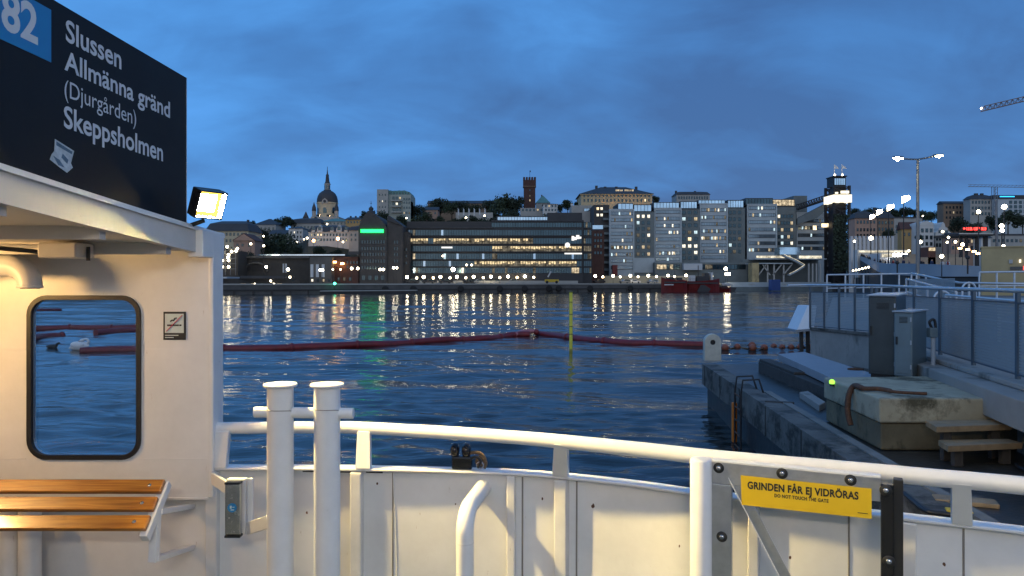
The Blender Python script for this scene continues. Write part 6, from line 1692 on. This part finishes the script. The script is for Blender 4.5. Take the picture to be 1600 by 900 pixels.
# ---------------- cranes
o = thing('tower_crane', 'red lattice crane jib reaching in high over the square', 'crane', P(1760, 400, 300))
a, c_ = P(1534, 174, 300), P(1760, 120, 300)
mb = MB()
for k_ in range(26):
    p, q = a.lerp(c_, k_ / 26), a.lerp(c_, (k_ + 1) / 26)
    for s_ in (-.7, .7):
        v_ = Vector((0, s_, 0)); mb.bar(p + v_, q + v_, .28, .28)
        mb.bar(p + v_, p.lerp(q, .5) + Zv * 1.9, .16, .16); mb.bar(p.lerp(q, .5) + Zv * 1.9, q + v_, .16, .16)
    mb.bar(p + Vector((0, -.7, 0)), p + Vector((0, .7, 0)), .14, .14)
mb.bar(a + Zv * 1.9 + (c_ - a) / 52, c_ + Zv * 1.9, .3, .3); mb.build('jib', 'crane_red', o)
MB().ball(a + Zv * 1.3 + Vector((-.2, 0, 0)), .38, 8).build('tip_lamp', 'lamp_small', o)
mb = MB()
for k_ in range(30):
    z0, z1 = 4 + (c_.z - 4) * k_ / 30, 4 + (c_.z - 4) * (k_ + 1) / 30
    for sx, sy in ((-1, -1), (1, -1), (1, 1), (-1, 1)): mb.bar((c_.x + sx, c_.y + sy, z0), (c_.x + sx, c_.y + sy, z1), .2, .2, up=(0, 1, 0))
    mb.bar((c_.x - 1, c_.y - 1, z0), (c_.x + 1, c_.y - 1, z1), .14, .14); mb.bar((c_.x + 1, c_.y + 1, z0), (c_.x - 1, c_.y + 1, z1), .14, .14)
mb.build('mast', 'crane_red', o)
o = thing('slim_tower_crane', 'slim grey tower crane with level jib behind the station canopy', 'crane', P(1555, 390, 260))
mb = MB(); xm = PX(1554, 260)
for sx in (-.6, .6):
    for sy in (-.6, .6): mb.bar((xm + sx, 260 + sy, 4), (xm + sx, 260 + sy, PZ(292, 260)), .16, .16, up=(0, 1, 0))
for k_ in range(24):
    z0 = 4 + (PZ(294, 260) - 4) * k_ / 24; z1 = 4 + (PZ(294, 260) - 4) * (k_ + 1) / 24; mb.bar((xm - .6, 259.4, z0), (xm + .6, 259.4, z1), .1, .1)
mb.build('mast', 'grey_steel', o)
mb = MB(); a, c_ = P(1513, 291.5, 260), P(1690, 294, 260)
for k_ in range(30):
    p, q = a.lerp(c_, k_ / 30), a.lerp(c_, (k_ + 1) / 30); mb.bar(p, q, .16, .2); mb.bar(p + Zv * .7, q + Zv * .7, .12, .12); mb.bar(p, q + Zv * .7, .08, .08)
mb.build('jib', 'grey_steel', o)
o = thing('site_mast', 'thick grey steel mast standing just right of the slim crane', 'mast', P(1557, 392, 150))
MB().tube([P(1558, 396, 150), P(1556, 313, 150)], [.28, .2], 8).build('pole', 'grey_steel', o)

# ---------------- far quay front, tyres, pontoons
QA, QB = Vector((-260, dq_(-260) - .2, 0)), Vector((260, dq_(260) - .2, 0)); uq = (QB - QA).normalized()
o = thing('far_quay', 'long dark quay wall with timber waling across the water', 'quay', (0, dq_(0), 0))
MB().obox(QA - Zv * 4, QB - QA, Vector((0, .8, 0)), Zv * (4 + STREET - .35)).build('wall_face', 'far_stone', o)
MB().obox(QA + Zv * (STREET - .35) - Vector((0, .15, 0)), QB - QA, Vector((0, 1.2, 0)), Zv * .38).build('coping', 'plaster_grey', o)
MB().obox(QA + Zv * 1.0 - Vector((0, .25, 0)), QB - QA, Vector((0, .24, 0)), Zv * .35).build('waling', 'far_stone_dark', o)
mb = MB()
for k_ in range(120):
    p = QA + (QB - QA) * (k_ / 120) - Vector((0, .2, 0)); mb.box(p.x - .2, p.x + .2, p.y - .12, p.y + .15, -1, 1.0)
pl_ = mb.build('piles', 'old_timber', o); pl_['kind'] = 'stuff'
ty = None
for px in (602, 646, 720, 781, 820, 858, 873, 922, 985, 1150):
    X = None
    lo, hi = -250.0, 250.0
    for _ in range(50):
        mid = (lo + hi) / 2
        if CX + mid * F / (dq_(mid) - .6) < px: lo = mid
        else: hi = mid
    p = Vector((lo, dq_(lo) - .62, 1.25))
    if ty is None:
        mbt = MB(); mbt.lathe((0, 0, 0), [(.45, -.2), (.95, -.24), (1.05, 0), (.95, .24), (.45, .2)], 14, axis=(0, 1, 0)); ty = mbt.build('tyre_fender', 'tyre', org=(0, 0, 0))
        tag(ty, 'big black tyre fender hanging on the dark far quay wall', 'tyre', 'tyre fenders on the far quay'); ty.location = p
    else:
        c_ = ty.copy(); COL.objects.link(c_); c_.location = p
o = thing('pontoon', 'low floating pontoon with pale edge below the gabled block', 'pontoon', P(570, 455, 196))
a, c_ = P(500, 455, 196), P(650, 455, 214)
MB().obox(Vector((a.x, a.y, -.4)), c_ - a - Zv * (c_.z - a.z), Vector((0, 4, 0)), Zv * 1.2).build('float', 'far_stone_dark', o); MB().obox(Vector((a.x, a.y - .1, .81)), c_ - a - Zv * (c_.z - a.z), Vector((0, 4.2, 0)), Zv * .25).build('deck', 'plaster_grey', o)
o = thing('work_pontoon', 'grey work pontoon with pale lettered hull right of the red ships', 'pontoon', P(1210, 450, 268))
a, c_ = P(1140, 452, 262), P(1300, 452, 284)
v_ = Vector((c_.x - a.x, c_.y - a.y, 0)); MB().obox(Vector((a.x, a.y, -.5)), v_, Vector((0, 6, 0)), Zv * 2.1).build('hull', 'slab_panel_dark', o); MB().obox(Vector((a.x, a.y + 1, 1.61)), v_, Vector((0, 5, 0)), Zv * 1.7).build('upper_side', 'slab_panel', o)
mb = MB(); un = v_.normalized()
for s_, L_ in ((.18, 3.2), (.42, 1.8), (.50, 2.2), (.58, 4.2)): mb.obox(Vector((a.x, a.y + .9, 2.4)) + v_ * s_, un * L_, Vector((0, .08, 0)), Zv * .45)
mb.build('hull_marking', 'frame_pale', o)
cb_ = thing('blue_container', 'deep blue container standing on the grey work pontoon', 'container', P(1210, 452, 266))
a = P(1203, 452, 266); MB().box(a.x, a.x + 3.4, 264.8, 267.5, .3, PZ(437, 266)).build('box', 'container_blue', cb_, bevel=.05)
mb = MB()
for k_ in range(9): mb.box(a.x + .2 + k_ * .36, a.x + .38 + k_ * .36, 264.72, 264.8, .5, PZ(438, 266))
mb.build('corrugation', 'container_blue', cb_)

# ---------------- red ships
def ship(label, xa, xb, d, hh, house, masts, bow=1):
    o = thing('red_ship', label, 'ship', P((xa + xb) / 2, 456, d)); L_ = (xb - xa) * d / F; X0 = PX(xa, d)
    secs = []; n = 12
    for i in range(n + 1):
        s = i / n; wv = 3.0 * min(1, (1 - s) * 3.2 + .05) * min(1, .55 + s * 2.5); sh = hh * (1 + .28 * s ** 3)
        secs.append((X0 + L_ * (s if bow > 0 else 1 - s), wv, sh))
    mb = MB(); vs = []; fs = []
    for x, wv, sh in secs: vs += [(x, d - wv * .6, -.8), (x, d - wv, sh), (x, d + wv, sh), (x, d + wv * .6, -.8)]
    for i in range(n):
        for j in range(4):
            q = (i * 4 + j, i * 4 + (j + 1) % 4, (i + 1) * 4 + (j + 1) % 4, (i + 1) * 4 + j); fs.append(q if bow < 0 else q[::-1])
    fs += [(0, 1, 2, 3), tuple(n * 4 + j for j in (3, 2, 1, 0))]
    mb.add(vs, fs); mb.build('hull', 'ship_red', o)
    MB().box(X0 + L_ * .06, X0 + L_ * .9, d - 3.12, d - 3.0, hh * .78, hh * .9).build('rubbing_strake', 'ship_dark', o)
    for (s0, s1, z0, z1, m_) in house: MB().box(X0 + L_ * s0, X0 + L_ * s1, d - 1.9, d + 1.9, z0, z1).build('deckhouse', m_, o, bevel=.06)
    for (s0, zt, r_) in masts: MB().tube([(X0 + L_ * s0, d, hh * .8), (X0 + L_ * s0, d, zt)], r_, 6).build('mast', 'ship_dark', o)
    mb = MB()
    for k_ in range(15):
        x = X0 + L_ * (.08 + .85 * k_ / 14); mb.bar((x, d - 2.7, hh), (x, d - 2.7, hh + .9), .05, .05, up=(0, 1, 0))
    mb.bar((X0 + L_ * .08, d - 2.7, hh + .9), (X0 + L_ * .93, d - 2.7, hh + .9), .05, .05); mb.build('railing', 'ship_dark', o)
    return o
o = ship('red workboat with white bow stripe, left one of the moored pair', 1033, 1072, 246, 3.9, [(.25, .5, 3.9, 5.0, 'ship_dark'), (.62, .8, 3.9, 4.8, 'ship_dark')], [(.55, 7.2, .08), (.3, 6, .06)], -1)
MB().box(PX(1035, 246), PX(1049, 246), 242.75, 242.85, 2.3, 2.65).build('white_stripe', 'ship_white', o)
o = ship('red tug with dark wheelhouse and tall masts moored behind the workboat', 1064, 1124, 249, 3.6, [(.22, .34, 3.6, 5.6, 'ship_white'), (.38, .58, 3.6, 5.4, 'ship_dark'), (.58, .70, 3.6, 6.4, 'ship_dark'), (.74, .8, 3.6, 6.6, 'ship_white')], [(.45, 9.0, .14), (.6, 6.4, .1), (.8, 7.0, .1)], 1)
MB().prism([(PX(1090, 245), 245.8, .1), (PX(1108, 245), 245.8, .1), (PX(1112, 245), 245.8, 1.0), (PX(1102, 245), 245.8, 2.4), (PX(1096, 245), 245.8, 2.4)], (0, .12, 0)).build('dark_panel', 'ship_dark', o)
o = ship('low red barge end showing right of the tug', 1122, 1142, 252, 1.6, [(.2, .6, 1.6, 2.2, 'ship_dark')], [], 1)
yl = thing('work_lamp_barge', 'small white launch with work gear right of the red barge', 'boat', P(1138, 452, 256))
MB().prism([(PX(1128, 256), 256, .0), (PX(1148, 256), 256, .0), (PX(1151, 256), 256, 1.5), (PX(1127, 256), 256, 1.5)], (0, 3, 0)).build('hull', 'ship_dark', yl); MB().box(PX(1131, 256), PX(1143, 256), 256.4, 258.5, 1.5, 3.0).build('cabin', 'ship_white', yl, bevel=.1)
o = thing('boom_lift', 'yellow boom lift with white arm parked on the quay by the glass office', 'boom lift', P(862, 441, 233))
a = P(862, 441, 233); MB().box(a.x - 2.2, a.x + 2.2, 232, 234, STREET + .4, STREET + 1.3).build('chassis', 'excavator_yellow', o, bevel=.08); MB().bar(P(856, 433, 233), P(861, 424, 233), .35, .4).build('arm', 'ship_white', o)
for k_ in (-1.5, 1.5): MB().lathe((a.x + k_, 231.9, STREET + .45), [(.2, 0), (.45, .02), (.45, .3), (.2, .32)], 12, axis=(0, 1, 0)).build('wheel', 'tyre', o)

# ---------------- parked cars on the quay street
mat('car_dark', (.015, .016, .020), .25, coat=.5); mat('car_silver', (.22, .23, .24), .3, metal=.5, coat=.5); mat('car_white', (.50, .50, .50), .3, coat=.5); mat('car_red', (.18, .015, .015), .3, coat=.5)
CARS = {}
rn = random.Random(31)
for i, x in enumerate((644, 671, 697, 734, 748, 774, 801, 827, 882, 909, 936, 977, 991, 1020, 1048, 1062, 1092)):
    d = 230.5 + (x - 636) * .095; p = P(x, 440, d)
    nm = rn.choice(('dark', 'silver', 'white', 'dark', 'red'))
    if nm not in CARS:
        o = thing('parked_car', f'{nm} car parked between the lamps on the far quay', 'car', (0, 0, 0), group=f'{nm} cars parked on the far quay')
        b_ = MB().prism([(-2.15, -.85, .28), (2.15, -.85, .28), (2.2, -.85, .75), (1.25, -.85, .92), (.75, -.85, 1.42), (-1.1, -.85, 1.45), (-1.9, -.85, .98), (-2.2, -.85, .85)], (0, 1.7, 0)).build('body', 'car_' + nm, o, org=(0, 0, 0), bevel=.06)
        MB().prism([(1.05, -.87, .95), (.68, -.87, 1.33), (-1.0, -.87, 1.36), (-1.55, -.87, .98)], (0, 1.74, 0)).build('window', 'glass_dark', o, org=(0, 0, 0))
        for wx in (-1.35, 1.35): MB().lathe((wx, -.9, .32), [(.15, 0), (.32, .01), (.32, .2), (.15, .21)], 12, axis=(0, 1, 0)).build('wheel', 'tyre', o, org=(0, 0, 0))
        CARS[nm] = o
    else: o = copy_tree(CARS[nm])
    o.location = (p.x, d, STREET + .005); o.rotation_euler.z = R(26) + (math.pi if rn.random() < .5 else 0)

# ---------------- lamps
LM = {}
def lamp(px, py, d, label, grp, kind='globe', r=.34, m_='lamp_white', zb=None, cat='street lamp', name='street_lamp'):
    """head seen at (px, py); the pole goes down to the ground there"""
    p = P(px, py, d); g = zb if zb is not None else STREET
    o = thing(name, label, cat, (p.x, p.y, g), group=grp); h = p.z - g
    kk = (kind, round(r, 2), m_)
    if kk not in LM:
        mb = MB()
        if kind == 'globe': mb.ball((0, 0, 0), r, 10)
        elif kind == 'box': mb.box(-r, r, -r, r, -r * .6, r * .6)
        elif kind == 'panel': mb.prism([(0, 0, -r), (r * 1.7, 0, r * .1), (r * 1.5, 0, r * .9), (0, 0, r * .7)], (0, r * .8, 0))
        LM[kk] = mb.mesh('lamp_head', m_)
    put(LM[kk], 'lamp_head', o, (0, 0, h))
    if h > .3:
        key = ('pole', round(h, 1))
        if key not in LM: LM[key] = MB().tube([(0, 0, -.3), (0, 0, h)], [max(.07, h * .010), max(.05, h * .006)], 8).mesh('pole', 'black_steel')
        po = put(LM[key], 'pole', o)
    if kind == 'panel': MB().bar((0, r * .4, h - r * 1.1), (0, r * .4, h + r * .9), .12, .12, up=(0, 1, 0)).build('bracket', 'black_steel', o, org=(0, 0, 0))
    return o
# the row along the quay: globe lamps and brighter double-headed ones by turns
qx = [636, 651, 662, 677, 688, 703, 714, 728, 740, 755, 767, 781, 794, 808, 820, 834, 847, 861, 875, 888, 902, 915, 930, 942, 958, 969, 985, 997, 1013, 1026, 1044, 1054, 1072, 1083, 1101, 1113]
for i, x in enumerate(qx):
    d = 227 + (x - 636) * .095
    big = i % 2 == 0
    lamp(x, (434.5 if not big else 433) - (x - 636) * .006, d, 'white globe lamp in the row along the far quay' if not big else 'brighter white lamp in the row along the far quay', 'globe lamps along the far quay' if not big else 'bright lamps along the far quay', 'globe', .36 if not big else .46, ('lamp_small', 'lamp_warm')[i % 5 == 3] if not big else 'lamp_white')
lamp(1134, 420, 262, 'very bright work lamp on a mast beside the red ships', None, 'globe', .62, 'lamp_white', name='work_lamp', cat='work lamp')
lamp(1137, 428, 262, 'wide bright lamp just below the work lamp by the ships', None, 'box', .7, 'lamp_white', name='work_lamp', cat='work lamp')
for x, y, d, r_, m_ in ((412, 384, 236, .35, 'lamp_small'), (412, 369, 300, .35, 'lamp_small'), (392, 381, 236, .35, 'lamp_small'), (480, 372, 284, .4, 'lamp_small'), (475, 374, 284, .25, 'lamp_small'), (464, 378, 284, .3, 'lamp_small'), (490, 376, 284, .55, 'lamp_orange'), (528, 373, 284, .6, 'lamp_orange'), (536, 378, 284, .35, 'lamp_small'), (511, 350, 340, .4, 'lamp_small'),
                        (416, 417, 232, .4, 'lamp_white'), (450, 421, 225, .45, 'lamp_white'), (453, 433, 205, .3, 'lamp_small'), (500, 422, 222, .35, 'lamp_white'), (504, 422, 222, .35, 'lamp_white'), (520, 421, 222, .25, 'lamp_small'), (532, 421, 222, .25, 'lamp_small'), (549.5, 419.5, 222, .38, 'lamp_white'), (559, 419.5, 222, .38, 'lamp_white'), (594, 421, 222, .36, 'lamp_white'), (599, 421, 222, .36, 'lamp_white'), (615, 418.5, 222, .32, 'lamp_white'), (620, 418.5, 222, .32, 'lamp_white'),
                        (635, 341, 335, .4, 'lamp_small'), (706, 348, 330, .5, 'lamp_small'), (728, 340.5, 350, .5, 'lamp_small'), (738, 341, 350, .45, 'lamp_small'), (757, 337, 350, .4, 'lamp_small'), (708, 421, 229, .62, 'lamp_white'), (729, 414, 229, .3, 'lamp_small'), (737, 414, 229, .3, 'lamp_small'), (692, 400, 242, .3, 'lamp_small')):
    g = max(STREET, height(PX(x, d), d))
    wm = {'lamp_orange': 'warm orange street lamp', 'lamp_white': 'bright white street lamp', 'lamp_small': 'small white street lamp'}[m_]
    where = 'on the western slope among the old houses' if y < 400 and x < 560 else ('on the western quay before the dark buildings' if x < 640 else ('on the hill terrace' if y < 360 else 'in front of the glass office'))
    lamp(x, y, d, f'{wm} {where}', f'{wm}s {where}', 'globe', r_, m_, min(g, PZ(y, d) - .6))
for x, y, d in ((373, 445, 203), (398, 444, 205), (423, 439, 208), (428, 444, 206), (341, 445, 198), (337, 438, 200), (366, 445, 200)):
    lamp(x, y, d, 'white lamp standing at the edge of the western quay', 'lamps at the western quay edge', 'globe', .26, 'lamp_white', 1.2)
# wall lamps of the arched building
for x, y in ((511, 406), (523, 409.5), (535, 412)):
    o = thing('wall_lamp', 'warm wall lamp on the reddish arched building', 'wall lamp', P(x, y, 235), group='wall lamps of the arched building')
    MB().box(-.5, .5, -.5, 0, -.25, .25).build('lens', 'lamp_orange', o, org=(0, 0, 0)); MB().box(-.6, .6, -.3, .9, .26, .4).build('hood', 'black_steel', o, org=(0, 0, 0))
lamp(523, 443, 205, 'small green signal light on the western quay', None, 'globe', .35, 'signal_green', 1.5, 'signal light', 'signal_light')
# scaffold hung with lamps
sc = thing('scaffold', 'scaffold hung with bright lamps at the western end of the shore', 'scaffold', P(356, 428, 226))
mb = MB()
for px in (344, 352, 360, 368):
    mb.bar(P(px, 430, 226), P(px, 386, 226), .14, .14, up=(0, 1, 0)); mb.bar(P(px, 430, 229), P(px, 386, 229), .14, .14, up=(0, 1, 0))
for py in (388, 396, 404, 412, 420): mb.bar(P(343, py, 226), P(369, py, 226), .14, .14)
for py in (396, 412): mb.bar(P(343, py, 226), P(369, py - 10, 226), .1, .1)
mb.build('frame', 'grey_steel', sc)
for x, y in ((347, 392), (347, 397), (357, 398), (362, 393), (371, 388.5), (341, 410), (347.6, 407), (357, 407), (347.5, 417), (357, 417), (355, 385.5), (356, 402), (369, 392)):
    MB().ball(P(x, y, 225.6), .42, 8).build('lamp', 'lamp_small', sc)
b = B_('scaffolded_house', 'dark house behind the lamp hung scaffold', 336, 372, 392, 232, 8, 'far_stone_dark')
# lamps in the square
sq = 5.0
for x, y, d, r_ in ((1360.5, 339, 190, .68), (1371.5, 331.5, 170, .68), (1388.5, 324, 150, .68), (1412, 311, 128, .68)):
    lamp(x, y, d, {1360.5: 'shortest looking flag shaped lamp post, beside the reddish house', 1371.5: 'second flag shaped lamp post from the lift tower', 1388.5: 'third flag shaped lamp post from the lift tower', 1412: 'tall flag shaped lamp post nearest the double lamp'}[x], 'flag shaped lamp posts by the ramp', 'panel', r_, 'lamp_white', PZ(405, d) - 1)
for x, y, d, r_, lab in ((1529, 331, 140, .42, 'bright lamp post above the red station sign'), (1569, 323, 140, .55, 'brightest lamp post by the blue lit sign'), (1565, 353, 130, .45, 'lamp post with twin glow below the brightest one'), (1566, 360, 130, .4, 'lower lamp of the twin lamp post by the crane mast'), (1438, 378, 120, .36, 'round lamp low beside the big double lamp pole'), (1361, 372, 180, .6, 'bright lamp glowing in front of the white hoarding'), (1335, 377, 185, .35, 'small lamp at the left end of the hoarding'), (1473, 362, 140, .28, 'small lamp before the curved gable house'), (1482, 371, 140, .28, 'small lamp right of the curved gable house'), (1493, 378, 140, .3, 'small lamp under the station canopy edge'), (1504, 382, 130, .36, 'bright lamp in the station entrance'), (1471.5, 400.5, 100, .32, 'hooded lamp by the walkway in front of the terraces'), (1480, 378.5, 140, .25, 'faint lamp between the shops and the terraces'), (1568, 384, 110, .26, 'lamp behind the edge of the yellow concrete building'), (1420, 392, 160, .3, 'small globe lamp at the end of the lit parapet'), (1442, 337.5, 250, .3, 'tiny warm lamp on the slope behind the big lamp pole')):
    lamp(x, y, d, lab, None, 'globe', r_ * .8, 'lamp_small' if r_ < .4 else 'lamp_white', min(STREET + 1.5, PZ(y, d) - .5))
for k_, x in enumerate(lin(1333, 1357, 6)):
    lamp(x, 423 - k_ * 1.1, 165 - k_ * 3, 'globe lamp in the row below the concrete ramp', 'globe lamps below the concrete ramp', 'globe', .19, 'lamp_small', EYE - 1)
for x, y in ((1500, 388), (1512, 390), (1522, 393), (1528, 396)):
    lamp(x, y, 120, 'red tail light glow in the traffic by the station', 'tail lights by the station', 'box', .2, 'lamp_orange', PZ(y, 120) - .25, 'tail light', 'tail_light')
b = B_('orange_kiosk', 'small kiosk glowing orange at the foot of the white merchant house', 1450, 1462, 386, 150, 3, 'roof_tile', zb=PZ(396, 150), cat='kiosk'); b.part('lit_front', MB().box(b.x(1451), b.x(1461), -.1, 0, b.z(392), b.z(387)), 'lamp_dim' if 'lamp_dim' in M else 'win_warm')
# the big double-headed lamp
d = 46; g = EYE - 1.3; bx = PX(1434, d)
o = thing('double_street_lamp', 'tall grey street lamp with two bright arms above the walkway', 'street lamp', (bx, d, g))
zt = PZ(249, d)
MB().tube([(bx, d, g), (bx, d, g + (zt - g) * .4), (bx, d, zt)], [.13, .115, .075], 12).build('pole', 'grey_steel', o)
MB().lathe((bx, d, g), [(.2, 0), (.2, .9), (.13, 1.0)], 12).build('base', 'grey_steel', o)
L_, R_ = P(1408, 247.5, d - 1.2), P(1461, 243.5, d + 1.0); ctr = Vector((bx, d, zt))
for e_, hd in ((L_, P(1402.5, 247, d - 1.4)), (R_, P(1466.5, 242.5, d + 1.2))):
    MB().tube([ctr, ctr.lerp(e_, .5) - Zv * .02, e_], .055, 8).build('arm', 'grey_steel', o)
    dr = (hd - e_).normalized(); dr.z = 0
    hd_ = MB().bar(e_ + Zv * .05, hd + dr * .28 + Zv * .05, .34, .10).build('lamp_head', 'grey_steel', o, bevel=.02)
    MB().bar(e_ + dr * .04 - Zv * .02, hd + dr * .26 - Zv * .02, .28, .04).build('lens', 'lamp_big', hd_)
    MB().ball(hd - Zv * .06, .10, 10).build('bulb', 'lamp_big', hd_)
# slim posts on the walkway
for x, y, dd, lab in ((1402, 411, 60, 'dark path lamp standing left of the big lamp pole'), (1512, 403, 55, 'dark bollard lamp left of the yellow concrete building')):
    o = thing('path_lamp', lab, 'lamp post', P(x, y + 25, dd)); MB().tube([P(x, y + 25, dd), P(x, y, dd)], .06, 8).build('pole', 'black_steel', o); MB().lathe(P(x, y, dd), [(.1, -.1), (.16, 0), (.14, .12), (.04, .18)], 10).build('cap', 'black_steel', o)

# ---------------- trees
def crown_mesh(seed, n=1700, dark=False, flat=1.0):
    rn = random.Random(seed); mb = MB()
    blobs = [(Vector((rn.uniform(-.55, .55), rn.uniform(-.5, .5), rn.uniform(-.35, .5) * flat)), rn.uniform(.30, .52)) for _ in range(11)]
    blobs.append((Vector((0, 0, 0)), .6))
    for i in range(n):
        c_, r_ = rn.choice(blobs)
        v_ = Vector((rn.gauss(0, 1), rn.gauss(0, 1), rn.gauss(0, 1))).normalized() * r_ * (rn.random() ** .35) * 1.08
        p = c_ + Vector((v_.x, v_.y, v_.z * flat)); s = rn.uniform(.045, .11)
        u = Vector((rn.gauss(0, 1), rn.gauss(0, 1), rn.gauss(0, 1))).normalized(); t_ = u.orthogonal().normalized(); w_ = u.cross(t_)
        mb.add([p + t_ * s, p + w_ * s * .7, p - t_ * s, p - w_ * s * .7], [(0, 1, 2, 3)])
    return mb.mesh('crown', 'leaves_dark' if dark else 'leaves')
def trunk_mesh():
    mb = MB(); mb.tube([(0, 0, -2.2), (0, 0, -1), (.03, 0, -.2), (0, 0, .3)], [.07, .055, .04, .02], 7)
    for a in range(5): mb.tube([(0, 0, -.7 + .15 * a), (.3 * math.cos(a * 1.9), .3 * math.sin(a * 1.9), -.2 + .12 * a)], [.03, .012], 5)
    return mb.mesh('trunk', 'bark')
CR = [crown_mesh(s, dark=s % 2) for s in range(6)]; CRF = [crown_mesh(20 + s, dark=True, flat=.75) for s in range(2)]; TR = trunk_mesh()
tn = 0
def tree(px, yt, wpx, d, label, grp=None, hk=1.0, kind=None):
    global tn
    k = d / F; r_ = wpx * k / 2 / .95; zc = PZ(yt, d) - r_ * hk * .95
    o = thing('tree', label, 'tree', (PX(px, d), d, zc), rz=tn * 1.7, group=grp)
    put(CR[tn % 6] if kind is None else CRF[kind], 'crown', o, (0, 0, 0), (r_, r_, r_ * hk)); put(TR, 'trunk', o, (0, 0, 0), (r_, r_, r_ * hk)); tn += 1
    return o
for px, yt, wp, d, lab in ((438, 361, 50, 268, 'broad dark tree before the tall white house'), (420, 372, 34, 262, 'dark tree left of the broad one above the viaduct'), (404, 380, 30, 258, 'low dark tree above the viaduct arch'), (462, 380, 26, 262, 'low tree right of the broad tree above the viaduct'), (398, 352, 22, 330, 'tree between the cream mansard house and the grey hipped house'), (412, 357, 24, 326, 'bushy tree under the grey hipped house'), (446, 337, 24, 340, 'tall dark tree right of the grey hipped house'), (455, 340, 16, 345, 'slim tree beside the tall dark one'), (433, 339, 16, 350, 'small tree left of the tall dark one'), (393, 344, 14, 345, 'small tree right of the cream mansard house'), (352, 383, 30, 246, 'low bush like tree under the cream mansard house'), (385, 392, 30, 244, 'low tree under the tan gabled house'), (500, 383, 26, 270, 'low tree below the long dormer building'), (522, 388, 26, 268, 'low tree in front of the glass hall roof'),
                     (592, 326, 34, 300, 'dark round tree behind the gable of the sign block'), (570, 329, 18, 300, 'small dark tree left of the onion dome'), (627, 335, 20, 285, 'dark tree before the apartment tower'), (652, 319, 26, 360, 'tree right of the apartment tower'), (664, 330, 20, 340, 'small tree above the left end of the glass office'), (640, 345, 24, 285, 'low tree behind the dark wing'),
                     (672, 318, 24, 400, 'first hilltop tree left of the long low building'), (688, 307, 34, 410, 'big hilltop tree over the long low building'), (706, 312, 28, 405, 'second hilltop tree before the long low building'), (724, 314, 26, 405, 'third hilltop tree before the long low building'), (742, 318, 24, 405, 'fourth hilltop tree before the long low building'), (765, 310, 26, 415, 'hilltop tree left of the great round tree'), (787, 297.5, 52, 405, 'great round dark tree left of the brick tower'), (808, 306, 26, 400, 'dark tree touching the brick tower'), (772, 325, 26, 385, 'low tree under the great round tree'), (800, 325, 30, 380, 'low dark tree under the brick tower'),
                     (887, 311, 22, 380, 'dark tree left of the yellow palace'), (874, 318, 16, 375, 'small tree right of the white villa'), (900, 314, 10, 378, 'narrow tree beside the yellow palace'), (1024, 305, 16, 370, 'tree at the right corner of the yellow palace'),
                     (1390, 357, 16, 240, 'small tree before the brown plaster house'), (1384, 360, 12, 236, 'little tree left of the small one by the brown house'), (1575, 327, 30, 260, 'dark tree on the slope under the blue sign'), (1555, 335, 30, 255, 'dark tree left of the slope tree under the blue sign'), (1598, 333, 28, 258, 'dark tree right of the slope tree under the blue sign'), (1498, 337, 28, 300, 'dark tree below the brown hillside building'), (1520, 345, 30, 290, 'dark tree above the station canopy'), (1436, 366, 12, 225, 'small tree beside the white merchant house')):
    tree(px, yt, wp, d, lab)
rn = random.Random(3)
for k_, px in enumerate(lin(1335, 1500, 16)):
    tree(px, rn.uniform(322, 331), rn.uniform(14, 24), 420 + rn.uniform(-15, 15), 'dark tree in the skyline belt behind the square', 'skyline trees behind the square')
for k_, px in enumerate(lin(655, 905, 16)):
    tree(px, rn.uniform(330, 340), rn.uniform(16, 26), 335 + rn.uniform(-8, 8), 'low tree on the slope behind the glass office', 'slope trees behind the glass office')
cp = thing('climbing_plant', 'dark climbing plant covering the lower lift tower', 'plant', P(1315, 425, 299))
mb = MB(); rn = random.Random(9)
for i in range(900):
    x = rn.uniform(1302, 1328); y = rn.uniform(335, 425); p = P(x, y, 299 - rn.uniform(0, .8)); s = rn.uniform(.25, .55)
    u = Vector((rn.gauss(0, .5), -1, rn.gauss(0, .5))).normalized(); t_ = u.orthogonal().normalized(); w_ = u.cross(t_); mb.add([p + t_ * s, p + w_ * s, p - t_ * s, p - w_ * s], [(0, 1, 2, 3)])
mb.build('foliage', 'leaves_dark', cp)
